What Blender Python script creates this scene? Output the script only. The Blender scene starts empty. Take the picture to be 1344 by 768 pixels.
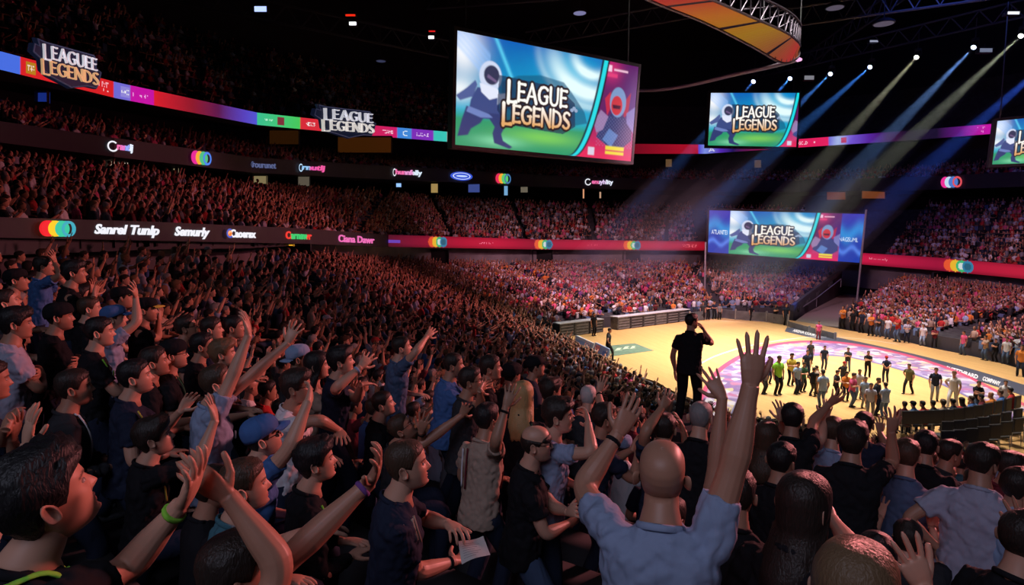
import bpy, bmesh, math, random
import numpy as np
from mathutils import Vector, Matrix
rng = np.random.default_rng(7)
random.seed(7)
SC = bpy.context.scene
COL = SC.collection
PI = math.pi

# ------------------------------------------------------------------ camera
FPX = 800.0
CAMZ = 7.5
PITCH = math.atan(74.0 / FPX)
cam_d = bpy.data.cameras.new('camera')
cam = bpy.data.objects.new('camera', cam_d)
COL.objects.link(cam)
cam.location = (0, 0, CAMZ)
cam.rotation_euler = (PI / 2 - PITCH, 0, 0)
cam_d.sensor_width = 36.0
cam_d.lens = 36.0 * FPX / 1344.0
cam_d.clip_start = 0.05
cam_d.clip_end = 400
SC.camera = cam
_cp, _sp = math.cos(PITCH), math.sin(PITCH)
CAMP = np.array([0, 0, CAMZ])

def ray(u, v):
    a, b = (u - 672.0) / FPX, -(v - 384.0) / FPX
    return np.array([a, _cp + b * _sp, -_sp + b * _cp])

def P(u, v, y):
    """world point seen at pixel (u, v), y metres ahead of the lens (horizontal)"""
    d = ray(u, v)
    return CAMP + d * (y / d[1])

def Pz(u, v, z):
    d = ray(u, v)
    return CAMP + d * ((z - CAMZ) / d[2])

def proj(p):
    p = np.asarray(p, float) - CAMP
    fw = p[..., 1] * _cp - p[..., 2] * _sp
    up = p[..., 1] * _sp + p[..., 2] * _cp
    fw = np.where(fw < 1e-3, 1e-3, fw)
    return 672 + FPX * p[..., 0] / fw, 384 - FPX * up / fw

def nrm(v):
    v = np.asarray(v, float)
    return v / (np.linalg.norm(v) + 1e-12)

def lin(r, g=None, b=None):
    if g is None:
        r, g, b = r
    f = lambda c: (c / 255 / 12.92) if c / 255 <= 0.04045 else ((c / 255 + 0.055) / 1.055) ** 2.4
    return (f(r), f(g), f(b))

# ------------------------------------------------------------------ materials
_mats = {}

def mat(name, color, rough=0.7, metal=0.0, emit=None, estr=1.0, bump=None, spec=0.3, attr=None, noise=None):
    if name in _mats:
        return _mats[name]
    m = bpy.data.materials.new(name)
    m.use_nodes = True
    nt = m.node_tree
    b = nt.nodes['Principled BSDF']
    b.inputs['Base Color'].default_value = (*color, 1)
    b.inputs['Roughness'].default_value = rough
    b.inputs['Metallic'].default_value = metal
    b.inputs['Specular IOR Level'].default_value = spec
    if emit:
        b.inputs['Emission Color'].default_value = (*emit, 1)
        b.inputs['Emission Strength'].default_value = estr
    if noise:
        # a little mottling of the base colour: scale, amount
        tc = nt.nodes.new('ShaderNodeTexCoord')
        nz = nt.nodes.new('ShaderNodeTexNoise')
        nz.inputs['Scale'].default_value = noise[0]
        nz.inputs['Detail'].default_value = 3
        mr = nt.nodes.new('ShaderNodeMapRange')
        mr.inputs['From Min'].default_value = 0.3
        mr.inputs['From Max'].default_value = 0.7
        mr.inputs['To Min'].default_value = 1 - noise[1]
        mr.inputs['To Max'].default_value = 1 + noise[1]
        mx = nt.nodes.new('ShaderNodeMix')
        mx.data_type = 'RGBA'
        mx.blend_type = 'MULTIPLY'
        mx.inputs['Factor'].default_value = 1
        mx.inputs[6].default_value = (*color, 1)
        nt.links.new(tc.outputs['Object'], nz.inputs['Vector'])
        nt.links.new(nz.outputs['Fac'], mr.inputs['Value'])
        nt.links.new(mr.outputs['Result'], mx.inputs[7])
        nt.links.new(mx.outputs[2], b.inputs['Base Color'])
    if attr:
        an = nt.nodes.new('ShaderNodeAttribute')
        an.attribute_name = attr
        mx = nt.nodes.new('ShaderNodeMix')
        mx.data_type = 'RGBA'
        mx.blend_type = 'MULTIPLY'
        mx.inputs['Factor'].default_value = 1
        mx.inputs[6].default_value = (*color, 1)
        nt.links.new(an.outputs['Color'], mx.inputs[7])
        nt.links.new(mx.outputs[2], b.inputs['Base Color'])
    if bump:
        tc = nt.nodes.new('ShaderNodeTexCoord')
        mp = nt.nodes.new('ShaderNodeMapping')
        mp.inputs['Scale'].default_value = bump[2] if len(bump) > 2 else (1, 1, 1)
        nz = nt.nodes.new('ShaderNodeTexNoise')
        nz.inputs['Scale'].default_value = bump[0]
        nz.inputs['Detail'].default_value = 2
        nz.inputs['Distortion'].default_value = 0.6
        bp = nt.nodes.new('ShaderNodeBump')
        bp.inputs['Strength'].default_value = bump[1]
        bp.inputs['Distance'].default_value = 0.03
        nt.links.new(tc.outputs['Object'], mp.inputs['Vector'])
        nt.links.new(mp.outputs['Vector'], nz.inputs['Vector'])
        nt.links.new(nz.outputs['Fac'], bp.inputs['Height'])
        nt.links.new(bp.outputs['Normal'], b.inputs['Normal'])
    _mats[name] = m
    return m

def led_mat(name, strength):
    """a lit LED panel: its picture lives in the colour attribute 'led' of the panel's pixel grid"""
    if name in _mats:
        return _mats[name]
    m = bpy.data.materials.new(name)
    m.use_nodes = True
    nt = m.node_tree
    b = nt.nodes['Principled BSDF']
    b.inputs['Base Color'].default_value = (0.01, 0.01, 0.012, 1)
    b.inputs['Roughness'].default_value = 0.5
    an = nt.nodes.new('ShaderNodeAttribute')
    an.attribute_name = 'led'
    nt.links.new(an.outputs['Color'], b.inputs['Emission Color'])
    b.inputs['Emission Strength'].default_value = strength
    _mats[name] = m
    return m

def emit_mat(name, color, strength=1.0):
    return mat(name, tuple(c * 0.1 for c in color), 0.5, emit=color, estr=strength)

# ------------------------------------------------------------------ mesh helpers
class MB:
    """collects vertices and faces with a material index"""
    def __init__(self):
        self.v, self.f, self.m, self.n = [], [], [], 0

    def add(self, v, f, mi=0):
        v = np.asarray(v, float).reshape(-1, 3)
        self.v.append(v)
        for q in f:
            self.f.append(tuple(int(i) + self.n for i in q))
            self.m.append(mi)
        self.n += len(v)
        return self

    def box(self, c, s, rz=0.0, mi=0, ax=None):
        hx, hy, hz = s[0] / 2, s[1] / 2, s[2] / 2
        v = np.array([(x, y, z) for x in (-hx, hx) for y in (-hy, hy) for z in (-hz, hz)])
        if ax is not None:
            v = v @ np.array(ax)
        elif rz:
            ca, sa = math.cos(rz), math.sin(rz)
            v = np.c_[v[:, 0] * ca - v[:, 1] * sa, v[:, 0] * sa + v[:, 1] * ca, v[:, 2]]
        return self.add(v + np.asarray(c), [(0, 1, 3, 2), (4, 6, 7, 5), (0, 4, 5, 1), (2, 3, 7, 6), (0, 2, 6, 4), (1, 5, 7, 3)], mi)

    def tube(self, pts, rad, n=8, mi=0, flat=None):
        v, f = tube(pts, rad, n, flat)
        return self.add(v, f, mi)

    def arr(self):
        return np.concatenate(self.v) if self.v else np.zeros((0, 3))

def tube(pts, rad, n=8, flat=None, up=(0.13, 0.21, 0.97)):
    """sweep rings along pts; rad per point, or (ra, rb) per point with ra along the frame's first axis"""
    pts = np.asarray(pts, float)
    m = len(pts)
    rad = np.asarray(rad, float)
    if rad.ndim == 0:
        rad = np.full(m, float(rad))
    if rad.ndim == 1:
        rad = np.c_[rad, rad]
    tan = np.gradient(pts, axis=0)
    tan /= np.linalg.norm(tan, axis=1)[:, None] + 1e-12
    a = np.asarray(flat if flat is not None else up, float)
    if abs(np.dot(nrm(a), tan[0])) > 0.95 and flat is None:
        a = np.array([1.0, 0.2, 0.1])
    ang = np.arange(n) * 2 * PI / n
    V = np.zeros((m, n, 3))
    for i in range(m):
        a = a - tan[i] * np.dot(a, tan[i])
        a = nrm(a)
        b = np.cross(tan[i], a)
        V[i] = pts[i] + np.outer(np.cos(ang), a) * rad[i, 0] + np.outer(np.sin(ang), b) * rad[i, 1]
    f = []
    for i in range(m - 1):
        for j in range(n):
            k = (j + 1) % n
            f.append((i * n + j, i * n + k, (i + 1) * n + k, (i + 1) * n + j))
    f.append(tuple(range(n - 1, -1, -1)))
    f.append(tuple((m - 1) * n + j for j in range(n)))
    return V.reshape(-1, 3), f

def mk(name, mb, mats, parent=None, smooth=False, org=(0, 0, 0), verts=None, faces=None):
    me = bpy.data.meshes.new(name)
    if mb is not None:
        verts = mb.arr()
        faces = mb.f
    verts = np.asarray(verts, float) - np.asarray(org, float)
    me.from_pydata(verts.tolist(), [], [tuple(q) for q in faces])
    if not isinstance(mats, (list, tuple)):
        mats = [mats]
    for m in mats:
        me.materials.append(m)
    if mb is not None and len(mats) > 1:
        me.polygons.foreach_set('material_index', np.array(mb.m, dtype=np.int32))
    if smooth:
        me.polygons.foreach_set('use_smooth', np.ones(len(me.polygons), dtype=bool))
    me.update()
    o = bpy.data.objects.new(name, me)
    COL.objects.link(o)
    if parent is not None:
        o.parent = parent
    else:
        o.location = org
    return o

def empty(name, loc=(0, 0, 0)):
    o = bpy.data.objects.new(name, None)
    COL.objects.link(o)
    o.location = loc
    return o

def tag(o, label=None, cat=None, group=None, kind=None):
    if label:
        o['label'] = label
    if cat:
        o['category'] = cat
    if group:
        o['group'] = group
    if kind:
        o['kind'] = kind
    return o

def color_attr(me, name, cols, domain='POINT'):
    a = me.color_attributes.new(name, 'FLOAT_COLOR', domain)
    c = np.ones((len(a.data), 4), dtype=np.float32)
    c[:, :3] = cols
    a.data.foreach_set('color', c.ravel())
    return a

def big_mesh(name, V, Q, mats, cols=None, attr='tint'):
    """fast path for large meshes of triangles or quads (Q: m x 3 or m x 4)"""
    me = bpy.data.meshes.new(name)
    k = Q.shape[1]
    me.vertices.add(len(V))
    me.vertices.foreach_set('co', np.ascontiguousarray(V, dtype=np.float32).ravel())
    me.loops.add(Q.size)
    me.loops.foreach_set('vertex_index', np.ascontiguousarray(Q, dtype=np.int32).ravel())
    me.polygons.add(len(Q))
    me.polygons.foreach_set('loop_start', np.arange(0, Q.size, k, dtype=np.int32))
    me.update(calc_edges=True)
    me.validate()
    for m in (mats if isinstance(mats, (list, tuple)) else [mats]):
        me.materials.append(m)
    if cols is not None:
        color_attr(me, attr, cols)
    o = bpy.data.objects.new(name, me)
    COL.objects.link(o)
    return o

# ------------------------------------------------------------------ 2-D painting for the LED panels
def poly_mask(X, Y, pts):
    inside = np.zeros(X.shape, bool)
    n = len(pts)
    for i in range(n):
        x1, y1 = pts[i]
        x2, y2 = pts[(i + 1) % n]
        if y1 == y2:
            continue
        c = ((y1 > Y) != (y2 > Y)) & (X < (x2 - x1) * (Y - y1) / (y2 - y1) + x1)
        inside ^= c
    return inside

def text_tris(txt, shear=0.0, bold=0.0):
    cu = bpy.data.curves.new('glyphs', 'FONT')
    cu.body = txt
    cu.shear = shear
    cu.offset = bold
    cu.resolution_u = 3
    ob = bpy.data.objects.new('glyphs', cu)
    COL.objects.link(ob)
    dg = bpy.context.evaluated_depsgraph_get()
    me = bpy.data.meshes.new_from_object(ob.evaluated_get(dg))
    me.calc_loop_triangles()
    v = np.array([x.co[:2] for x in me.vertices]).reshape(-1, 2)
    t = np.array([x.vertices[:] for x in me.loop_triangles]).reshape(-1, 3)
    bpy.data.objects.remove(ob)
    bpy.data.curves.remove(cu)
    bpy.data.meshes.remove(me)
    v = v - v.min(0)
    return v, t, v.max(0)

_tcache = {}

def text_mask(X, Y, txt, x, y, w, h, shear=0.0, bold=0.0):
    """mask of a line of text filling the box x..x+w, y..y+h (y grows upward)"""
    key = (txt, shear, bold)
    if key not in _tcache:
        _tcache[key] = text_tris(txt, shear, bold)
    v, t, s = _tcache[key]
    v = v / s * np.array([w, h]) + np.array([x, y])
    out = np.zeros(X.shape, bool)
    xs, ys = X[0], Y[:, 0]
    for a, b, c in v[t]:
        i0, i1 = np.searchsorted(xs, [min(a[0], b[0], c[0]), max(a[0], b[0], c[0])])
        ya, yb = sorted((ys[0], ys[-1]))
        yy = ys if ys[0] < ys[-1] else -ys
        lo, hi = min(a[1], b[1], c[1]), max(a[1], b[1], c[1])
        if ys[0] < ys[-1]:
            j0, j1 = np.searchsorted(yy, [lo, hi])
        else:
            j0, j1 = np.searchsorted(yy, [-hi, -lo])
        if i1 <= i0 or j1 <= j0:
            continue
        x_, y_ = X[j0:j1, i0:i1], Y[j0:j1, i0:i1]
        d1 = (x_ - b[0]) * (a[1] - b[1]) - (a[0] - b[0]) * (y_ - b[1])
        d2 = (x_ - c[0]) * (b[1] - c[1]) - (b[0] - c[0]) * (y_ - c[1])
        d3 = (x_ - a[0]) * (c[1] - a[1]) - (c[0] - a[0]) * (y_ - a[1])
        neg = (d1 < 0) | (d2 < 0) | (d3 < 0)
        pos = (d1 > 0) | (d2 > 0) | (d3 > 0)
        out[j0:j1, i0:i1] |= ~(neg & pos)
    return out

# flared capital letters of the big two-line logo: strokes of (x, y, half width)
LET = {
    'L': (0.62, [[(.10, 1, .09), (.10, .5, .075), (.10, 0, .09)], [(.05, .05, .055), (.4, .05, .05), (.60, .07, .08)]]),
    'E': (0.62, [[(.10, 1, .085), (.10, .5, .075), (.10, 0, .085)], [(.05, .95, .05), (.4, .95, .045), (.58, .94, .07)],
                 [(.1, .53, .045), (.35, .53, .045), (.5, .53, .065)], [(.05, .05, .05), (.4, .05, .045), (.60, .06, .075)]]),
    'A': (0.86, [[(.43, 1.02, .05), (.25, .5, .06), (.06, -.01, .075)], [(.43, 1.02, .07), (.62, .5, .085), (.80, -.01, .095)], [(.2, .33, .04), (.62, .33, .04)]]),
    'G': (0.86, [[(.78, .84, .07), (.62, .95, .05), (.45, .97, .055), (.25, .90, .07), (.12, .70, .08), (.09, .48, .085), (.14, .25, .08), (.28, .07, .065), (.48, .02, .055), (.65, .06, .055), (.74, .14, .07)],
                 [(.74, .14, .075), (.74, .46, .075)], [(.54, .45, .045), (.82, .45, .045)]]),
    'U': (0.82, [[(.11, 1, .085), (.11, .4, .075), (.16, .16, .07), (.28, .04, .06), (.42, .01, .055), (.57, .05, .055), (.67, .17, .06), (.71, .4, .06), (.71, 1, .075)]]),
    'N': (0.86, [[(.10, 0, .07), (.10, .5, .06), (.10, 1, .07)], [(.10, .98, .085), (.43, .5, .09), (.76, .02, .085)], [(.76, 0, .06), (.76, .5, .055), (.76, 1, .07)]]),
    'D': (0.84, [[(.10, 1, .085), (.10, .5, .075), (.10, 0, .085)], [(.06, .95, .05), (.35, .94, .05), (.58, .83, .065), (.71, .64, .08), (.73, .45, .085), (.68, .25, .08), (.54, .11, .065), (.33, .05, .05), (.06, .05, .05)]]),
    'S': (0.68, [[(.56, .86, .065), (.44, .95, .05), (.30, .96, .05), (.15, .88, .06), (.10, .74, .075), (.16, .60, .085), (.34, .49, .09), (.50, .37, .085), (.57, .24, .075), (.51, .10, .06), (.36, .02, .05), (.20, .04, .05), (.07, .14, .07)]]),
}

def logo_line(txt, gap=0.06):
    """strokes of a line in letter units and its width"""
    x, out = 0.0, []
    for i, ch in enumerate(txt):
        w, st = LET[ch]
        k = 1.18 if i == 0 else 1.0
        for s in st:
            out.append([(x + a * k, (b if i else b * k - .18), c * k) for a, b, c in s])
        x += w * k + gap
    return out, x - gap

def stroke_dist(X, Y, strokes, sx, sy, ox, oy):
    """signed distance in letter heights to the strokes drawn at ox, oy with letter scales sx, sy"""
    best = np.full(X.shape, 9.0)
    U, V = (X - ox) / sx, (Y - oy) / sy
    for s in strokes:
        for (x1, y1, w1), (x2, y2, w2) in zip(s[:-1], s[1:]):
            dx, dy = x2 - x1, y2 - y1
            t = np.clip(((U - x1) * dx + (V - y1) * dy) / (dx * dx + dy * dy + 1e-9), 0, 1)
            d = np.hypot(U - x1 - t * dx, V - y1 - t * dy) - (w1 + (w2 - w1) * t)
            best = np.minimum(best, d)
    return best

def stroke_mesh(mb, strokes, org, ux, uy, un, depth, mi=0):
    """extruded flared strokes standing on a plane: org + x*ux + y*uy, raised depth along un"""
    for s in strokes:
        p = np.array([(a, b) for a, b, c in s])
        w = np.array([c for a, b, c in s])
        t = np.gradient(p, axis=0)
        t /= np.linalg.norm(t, axis=1)[:, None]
        nn = np.c_[-t[:, 1], t[:, 0]]
        L, R = p + nn * w[:, None], p - nn * w[:, None]
        n = len(p)
        q = np.concatenate([L, R])
        base = org + q[:, :1] * ux + q[:, 1:] * uy
        q2 = np.concatenate([p + nn * w[:, None] * .72, p - nn * w[:, None] * .72])
        top = org + q2[:, :1] * ux + q2[:, 1:] * uy + un * depth
        f = []
        for i in range(n - 1):
            f += [(2 * n + i, 2 * n + i + 1, 3 * n + i + 1, 3 * n + i), (i, i + 1, 2 * n + i + 1, 2 * n + i), (n + i + 1, n + i, 3 * n + i, 3 * n + i + 1)]
        f += [(0, 2 * n, 3 * n, n), (n - 1, 2 * n - 1, 4 * n - 1, 3 * n - 1)]
        mb.add(np.concatenate([base, top]), f, mi)
# ================================================================== the bowl
CC = np.array([15.0, 35.0])
NROW = 30

def periodic(points, sig=3.0):
    """points: (x, y, value) around the bowl -> function of angle; value None means the radius"""
    a = np.array([math.atan2(p[1] - CC[1], p[0] - CC[0]) for p in points])
    r = np.array([math.hypot(p[0] - CC[0], p[1] - CC[1]) if len(p) < 3 else p[2] for p in points])
    o = np.argsort(a)
    a, r = a[o], r[o]
    A = np.concatenate([a - 2 * PI, a, a + 2 * PI])
    R = np.tile(r, 3)
    g = np.linspace(-PI, PI, 721)[:-1]
    y = np.interp(g, A, R)
    k = np.exp(-0.5 * (np.arange(-20, 21) / (sig * 2)) ** 2)
    k /= k.sum()
    y = np.convolve(np.tile(y, 3), k, 'same')[720:1440]
    G, Y = np.concatenate([g, [PI]]), np.concatenate([y, y[:1]])
    return lambda t: np.interp((np.asarray(t) + PI) % (2 * PI) - PI, G, Y)

INNER = [(3.0, 46.5), (4.4, 40.5), (5.6, 35.3), (7.0, 30.5), (8.4, 26.3), (10.9, 22.6), (16.3, 18.8), (24, 18.6), (28.6, 23.5), (29.2, 33), (28.6, 41), (27, 49), (24, 56.5), (19, 56.0), (12, 52.2), (6, 49.0)]
OUTER = [(-11.9, 14.2), (-11.2, 18.5), (-10.4, 25), (-10.2, 30), (-10.2, 40), (-9.8, 47), (-6.4, 62), (2.6, 73), (12.3, 77), (25, 79), (35, 79), (43, 76), (46, 66), (47, 56), (48, 40), (47, 25), (40, 10), (25, -2), (10, -6), (-1.8, -3.6), (-7.5, 1.5), (-10.6, 8)]
ZTOP = [(-11.9, 14.2, 6.1), (-11.2, 18.5, 6.05), (-10.4, 25, 5.85), (-10.2, 30, 5.65), (-10.2, 40, 5.1), (-9.8, 47, 4.8), (-6.4, 62, 3.9), (2.6, 73, 3.45), (12.3, 77, 3.3), (25, 79, 3.2), (35, 79, 2.8), (43, 76, 2.1), (46, 66, 1.8), (47, 56, 1.7), (48, 40, 2.2), (47, 25, 3.2), (40, 10, 5), (25, -2, 6.3), (10, -6, 6.7), (-1.8, -3.6, 6.65), (-7.5, 1.5, 6.2), (-10.6, 8, 6.1)]
ZBASE = [(3, 47, .2), (4.4, 40.5, -.6), (7, 30.5, -.85), (10.9, 22.6, -.85), (24, 18.6, -.85), (28.6, 23.5, -.3), (29.2, 33, .4), (27, 49, .45), (19, 56, .45), (6, 49, .4)]
RI, RO, ZT, ZB = periodic(INNER, 1.2), periodic(OUTER, 2), periodic(ZTOP, 2), periodic(ZBASE, 2)

def pol(x, y):
    return np.arctan2(y - CC[1], x - CC[0]), np.hypot(x - CC[0], y - CC[1])

def row_of(x, y):
    t, r = pol(x, y)
    ri, ro = RI(t), RO(t)
    return (r - ri) / (ro - ri) * NROW

def floor_z(x, y, step=True):
    t, r = pol(x, y)
    k = row_of(x, y)
    kk = np.clip(np.floor(k) if step else k, 0, NROW)
    z = ZB(t) + (ZT(t) - ZB(t)) * kk / NROW
    return np.where(k < 0, 0.0, z)

def on_bowl(t, k):
    """point on the rake: angle t, (fractional) row k"""
    ri, ro = RI(t), RO(t)
    r = ri + (ro - ri) * k / NROW
    return CC[0] + r * np.cos(t), CC[1] + r * np.sin(t), ZB(t) + (ZT(t) - ZB(t)) * np.floor(k) / NROW

M_CONC = mat('stand_concrete', (0.035, 0.036, 0.042), 0.85, noise=(1.5, 0.3))
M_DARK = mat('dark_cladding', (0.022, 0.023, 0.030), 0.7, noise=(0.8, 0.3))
M_BLACK = mat('black_steel', (0.012, 0.012, 0.015), 0.5)
M_FASCIA = mat('fascia_grey', (0.05, 0.05, 0.06), 0.6)
M_STEEL = mat('grey_steel', (0.35, 0.36, 0.4), 0.4, 0.6)

# the gangway through the far right corner: a slanting wedge of the rake is left out
GANG_L = (np.array([25.4, 54.5]), np.array([43.0, 79.0]))     # left wall
GANG_R = (np.array([27.6, 50.5]), np.array([47.5, 73.5]))     # right wall
def side_of(x, y, g):
    a, b = g
    return (b[0] - a[0]) * (y - a[1]) - (b[1] - a[1]) * (x - a[0])
def in_tunnel(x, y, m=0.0):
    L = 30.0
    return (side_of(x, y, GANG_L) < m * L) & (side_of(x, y, GANG_R) > -m * L) & (x > 24) & (y > 47) & (x + y > 76)

# aisles: fixed angles with a half width
AISLES = [(math.atan2(y - CC[1], x - CC[0]), h) for x, y, h in [(-4.6, 25, .75), (-3.4, 56, .6), (4.2, 58, .7), (11.6, 64.5, .55), (20.3, 66, .6), (31.6, 42, 1.5), (36.5, 31.5, .6), (2, 8.5, .4), (30, 10, .5)]]
def in_aisle(t, r, half=0.55):
    for a, h in AISLES:
        d = abs((t - a + PI) % (2 * PI) - PI) * r
        if d < h:
            return True
    return False

def build_bowl():
    T = np.linspace(-PI, PI, 361)[:-1]
    prof = []
    for k in range(NROW):
        prof += [(k, k), (k + .55, k), (k + .56, (k, .42)), (k + .97, (k, .42))]
    prof.append((NROW, NROW))
    prof.append((NROW + 1.6, NROW))
    n = len(T)
    V = []
    for kr, kz in prof:
        base, add = (kz if isinstance(kz, tuple) else (kz, 0.0))
        ri, ro = RI(T), RO(T)
        r = ri + (ro - ri) * kr / NROW
        z = ZB(T) + (ZT(T) - ZB(T)) * base / NROW + add
        V.append(np.c_[CC[0] + r * np.cos(T), CC[1] + r * np.sin(T), z])
    V = np.concatenate(V)
    F = []
    for i in range(len(prof) - 1):
        for j in range(n):
            k = (j + 1) % n
            c_ = (V[i * n + j] + V[(i + 1) * n + k]) / 2
            if in_tunnel(c_[0], c_[1]):
                continue
            F.append((i * n + j, i * n + k, (i + 1) * n + k, (i + 1) * n + j))
    o = big_mesh('floor_stand', V, np.array(F), M_CONC)
    tag(o, kind='structure')
    # front kerb wall of the stands
    mb = MB()
    for j in range(n):
        t0, t1 = T[j], T[j] + 2 * PI / n
        if in_tunnel(CC[0] + (RI(t0) + .5) * math.cos(t0), CC[1] + (RI(t0) + .5) * math.sin(t0)):
            continue
        q = []
        for t in (t0, t1):
            for dr, z in ((0, -1), (0, max(ZB(t) + .42, .12)), (-.12, max(ZB(t) + .42, .12)), (-.12, -1)):
                r = RI(t) + dr
                q.append((CC[0] + r * math.cos(t), CC[1] + r * math.sin(t), z))
        mb.add(q, [(1, 5, 6, 2), (2, 6, 7, 3), (0, 4, 5, 1)])
    tag(mk('trim_1', mb, M_FASCIA), kind='structure')
    # side walls of the gangway
    for i, (a, b) in enumerate((GANG_R, GANG_L)):
        mb = MB()
        q = np.array([a + (b - a) * u for u in np.linspace(0, 1, 31)])
        z = floor_z(q[:, 0], q[:, 1], False)
        nn = nrm(np.r_[-(b - a)[1], (b - a)[0]]) * (.3 if i else -.3)
        p0, p1 = np.c_[q, np.full(31, -.5)], np.c_[q, np.maximum(z, 0) + .85]
        o0, o1 = p0 + np.r_[nn, 0], p1 + np.r_[nn, 0]
        V2 = np.concatenate([p0, p1, o0, o1])
        f = []
        for a_ in range(30):
            f += [(a_, a_ + 1, 32 + a_, 31 + a_), (62 + a_ + 1, 62 + a_, 93 + a_, 94 + a_), (31 + a_, 32 + a_, 94 + a_, 93 + a_)]
        f += [(0, 31, 93, 62)]
        mb.add(V2, f)
        tag(mk('wall_gangway_%s' % ('right', 'left')[i], mb, mat('gangway_wall', (.06, .062, .085), .7)), kind='structure')
    g = [GANG_L[0] + [-1, -2], GANG_R[0] + [1, -2], GANG_R[1] + [0, 2], GANG_L[1] + [0, 2]]
    tag(mk('floor_gangway', MB().add([(p[0], p[1], .0) for p in g] + [(p[0], p[1], -.2) for p in g], [(0, 1, 2, 3), (7, 6, 5, 4)]), mat('gangway_floor', (.30, .27, .24), .7)), kind='structure')
    e_ = [GANG_L[1], GANG_R[1]]
    tag(mk('wall_gangway_back', MB().add([(e_[0][0], e_[0][1], -.2), (e_[1][0], e_[1][1], -.2), (e_[1][0], e_[1][1], 5), (e_[0][0], e_[0][1], 5)], [(0, 1, 2, 3)]), M_DARK), kind='structure')
    # floor slab under everything
    t = T[::3]
    ring = [(CC[0] + (RI(a) + 34) * math.cos(a), CC[1] + (RI(a) + 34) * math.sin(a), -1.0) for a in t]
    mb = MB().add(ring, [tuple(range(len(ring)))])
    tag(mk('ground', mb, mat('arena_floor', (.10, .10, .115), .6)), kind='structure')
build_bowl()

# ------------------------------------------------------------------ upper rings: curves through (pixel u, depth) with pixel heights
UU = [-420, -150, 0, 150, 336, 480, 590, 700, 830, 925, 1050, 1130, 1230, 1344, 1480, 1800]
D1 = [8.5, 11.2, 14.2, 17.8, 25, 41, 61, 73.5, 77.5, 79, 79, 76, 66, 56, 48, 38]
def curve(us, vals):
    return lambda u: np.interp(u, us, vals)
W1D = curve(UU, D1)
W1B = curve([-420, 0, 200, 400, 505, 700, 925, 1130, 1230, 1344, 1800], [308, 312, 316, 320, 324, 327.5, 329, 347, 355, 366, 412])
W1T = curve([-420, 0, 200, 400, 505, 700, 925, 1130, 1230, 1344, 1800], [276, 285, 291, 300, 308, 314, 317, 332, 338, 348, 384])
T2B = curve([-420, 0, 150, 336, 480, 700, 925, 1050, 1130, 1230, 1344, 1800], [196, 224, 242, 261, 265, 272, 276, 278, 278, 274, 269, 250])   # rear of tier two
F2B = curve([-420, 0, 150, 336, 480, 590, 700, 830, 925, 1050, 1230, 1344, 1800], [122, 187, 206, 227, 234, 239, 245, 249, 251, 252, 249, 245, 232])
F2T = curve([-420, 0, 150, 336, 480, 590, 700, 830, 925, 1050, 1230, 1344, 1800], [88, 159, 181, 207, 216, 222, 229, 234, 236, 237, 231, 225, 205])
R3B = curve([-420, 0, 150, 336, 480, 590, 700, 830, 925, 1060, 1200, 1300, 1800], [12, 92, 129, 164, 178, 186.5, 194, 202, 202, 193, 184, 176, 140])
R3T = curve([-420, 0, 150, 336, 480, 590, 700, 830, 925, 1060, 1200, 1300, 1800], [-20, 68, 108, 148, 164, 173.5, 181, 189, 190, 182, 171, 163, 120])

def ring_pts(us, vf, dadd):
    return np.array([P(u, vf(u), W1D(u) + dadd(u) if callable(dadd) else W1D(u) + dadd) for u in us])

US = np.concatenate([np.linspace(-420, 1480, 191), np.linspace(1500, 1800, 12)])

def strip(name, A, B, m, parent=None, kind='structure', thick=None):
    n = len(A)
    V = np.concatenate([A, B])
    f = [(i, i + 1, n + i + 1, n + i) for i in range(n - 1)]
    mb = MB().add(V, f)
    o = mk(name, mb, m, parent)
    if kind:
        tag(o, kind=kind)
    return o

def profile(name, rings, m, kind='structure'):
    n = len(rings[0])
    V = np.concatenate(rings)
    f = []
    for r in range(len(rings) - 1):
        f += [(r * n + i, r * n + i + 1, (r + 1) * n + i + 1, (r + 1) * n + i) for i in range(n - 1)]
    o = mk(name, MB().add(V, f), m)
    tag(o, kind=kind)
    return o

def outward(pts, d, dz=0.0):
    q = pts.copy()
    v = q[:, :2] - CC
    v /= np.linalg.norm(v, axis=1)[:, None]
    q[:, :2] += v * d
    q[:, 2] += dz
    return q

# first fascia above the lower stand, with the wall below it
w1b, w1t = ring_pts(US, W1B, 0), ring_pts(US, W1T, 0)
w1low = w1b.copy(); w1low[:, 2] -= 3.0
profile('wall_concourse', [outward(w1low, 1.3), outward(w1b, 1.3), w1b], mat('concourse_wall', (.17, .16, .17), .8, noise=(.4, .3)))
profile('trim_2', [w1b, w1t, outward(w1t, .35), outward(w1t, .35, -.9)], M_FASCIA)
# second tier rake
t2b = ring_pts(US, T2B, 15)
t2f = outward(w1t, .5, -.85)
def rake(name, A, B, rows):
    rings = []
    for k in range(rows):
        a, b = k / rows, (k + 1) / rows
        p, q = A + (B - A) * a, A + (B - A) * b
        rings.append(p)
        q2 = q.copy(); q2[:, 2] = p[:, 2]
        rings.append(q2)
    rings.append(B)
    return profile(name, rings, M_CONC)
rake('floor_tier_middle', t2f, t2b, 16)
# dark concourse behind, up to the second fascia
f2b, f2t = ring_pts(US, F2B, 13), ring_pts(US, F2T, 13)
up = outward(t2b, 4.0)
ceil_ = outward(f2b, 10.0); ceil_[:, 2] = np.maximum(ceil_[:, 2], up[:, 2] + .6)
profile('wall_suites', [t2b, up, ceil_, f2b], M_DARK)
profile('trim_3', [f2b, f2t, outward(f2t, .35), outward(f2t, .35, -.9)], M_FASCIA)
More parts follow.
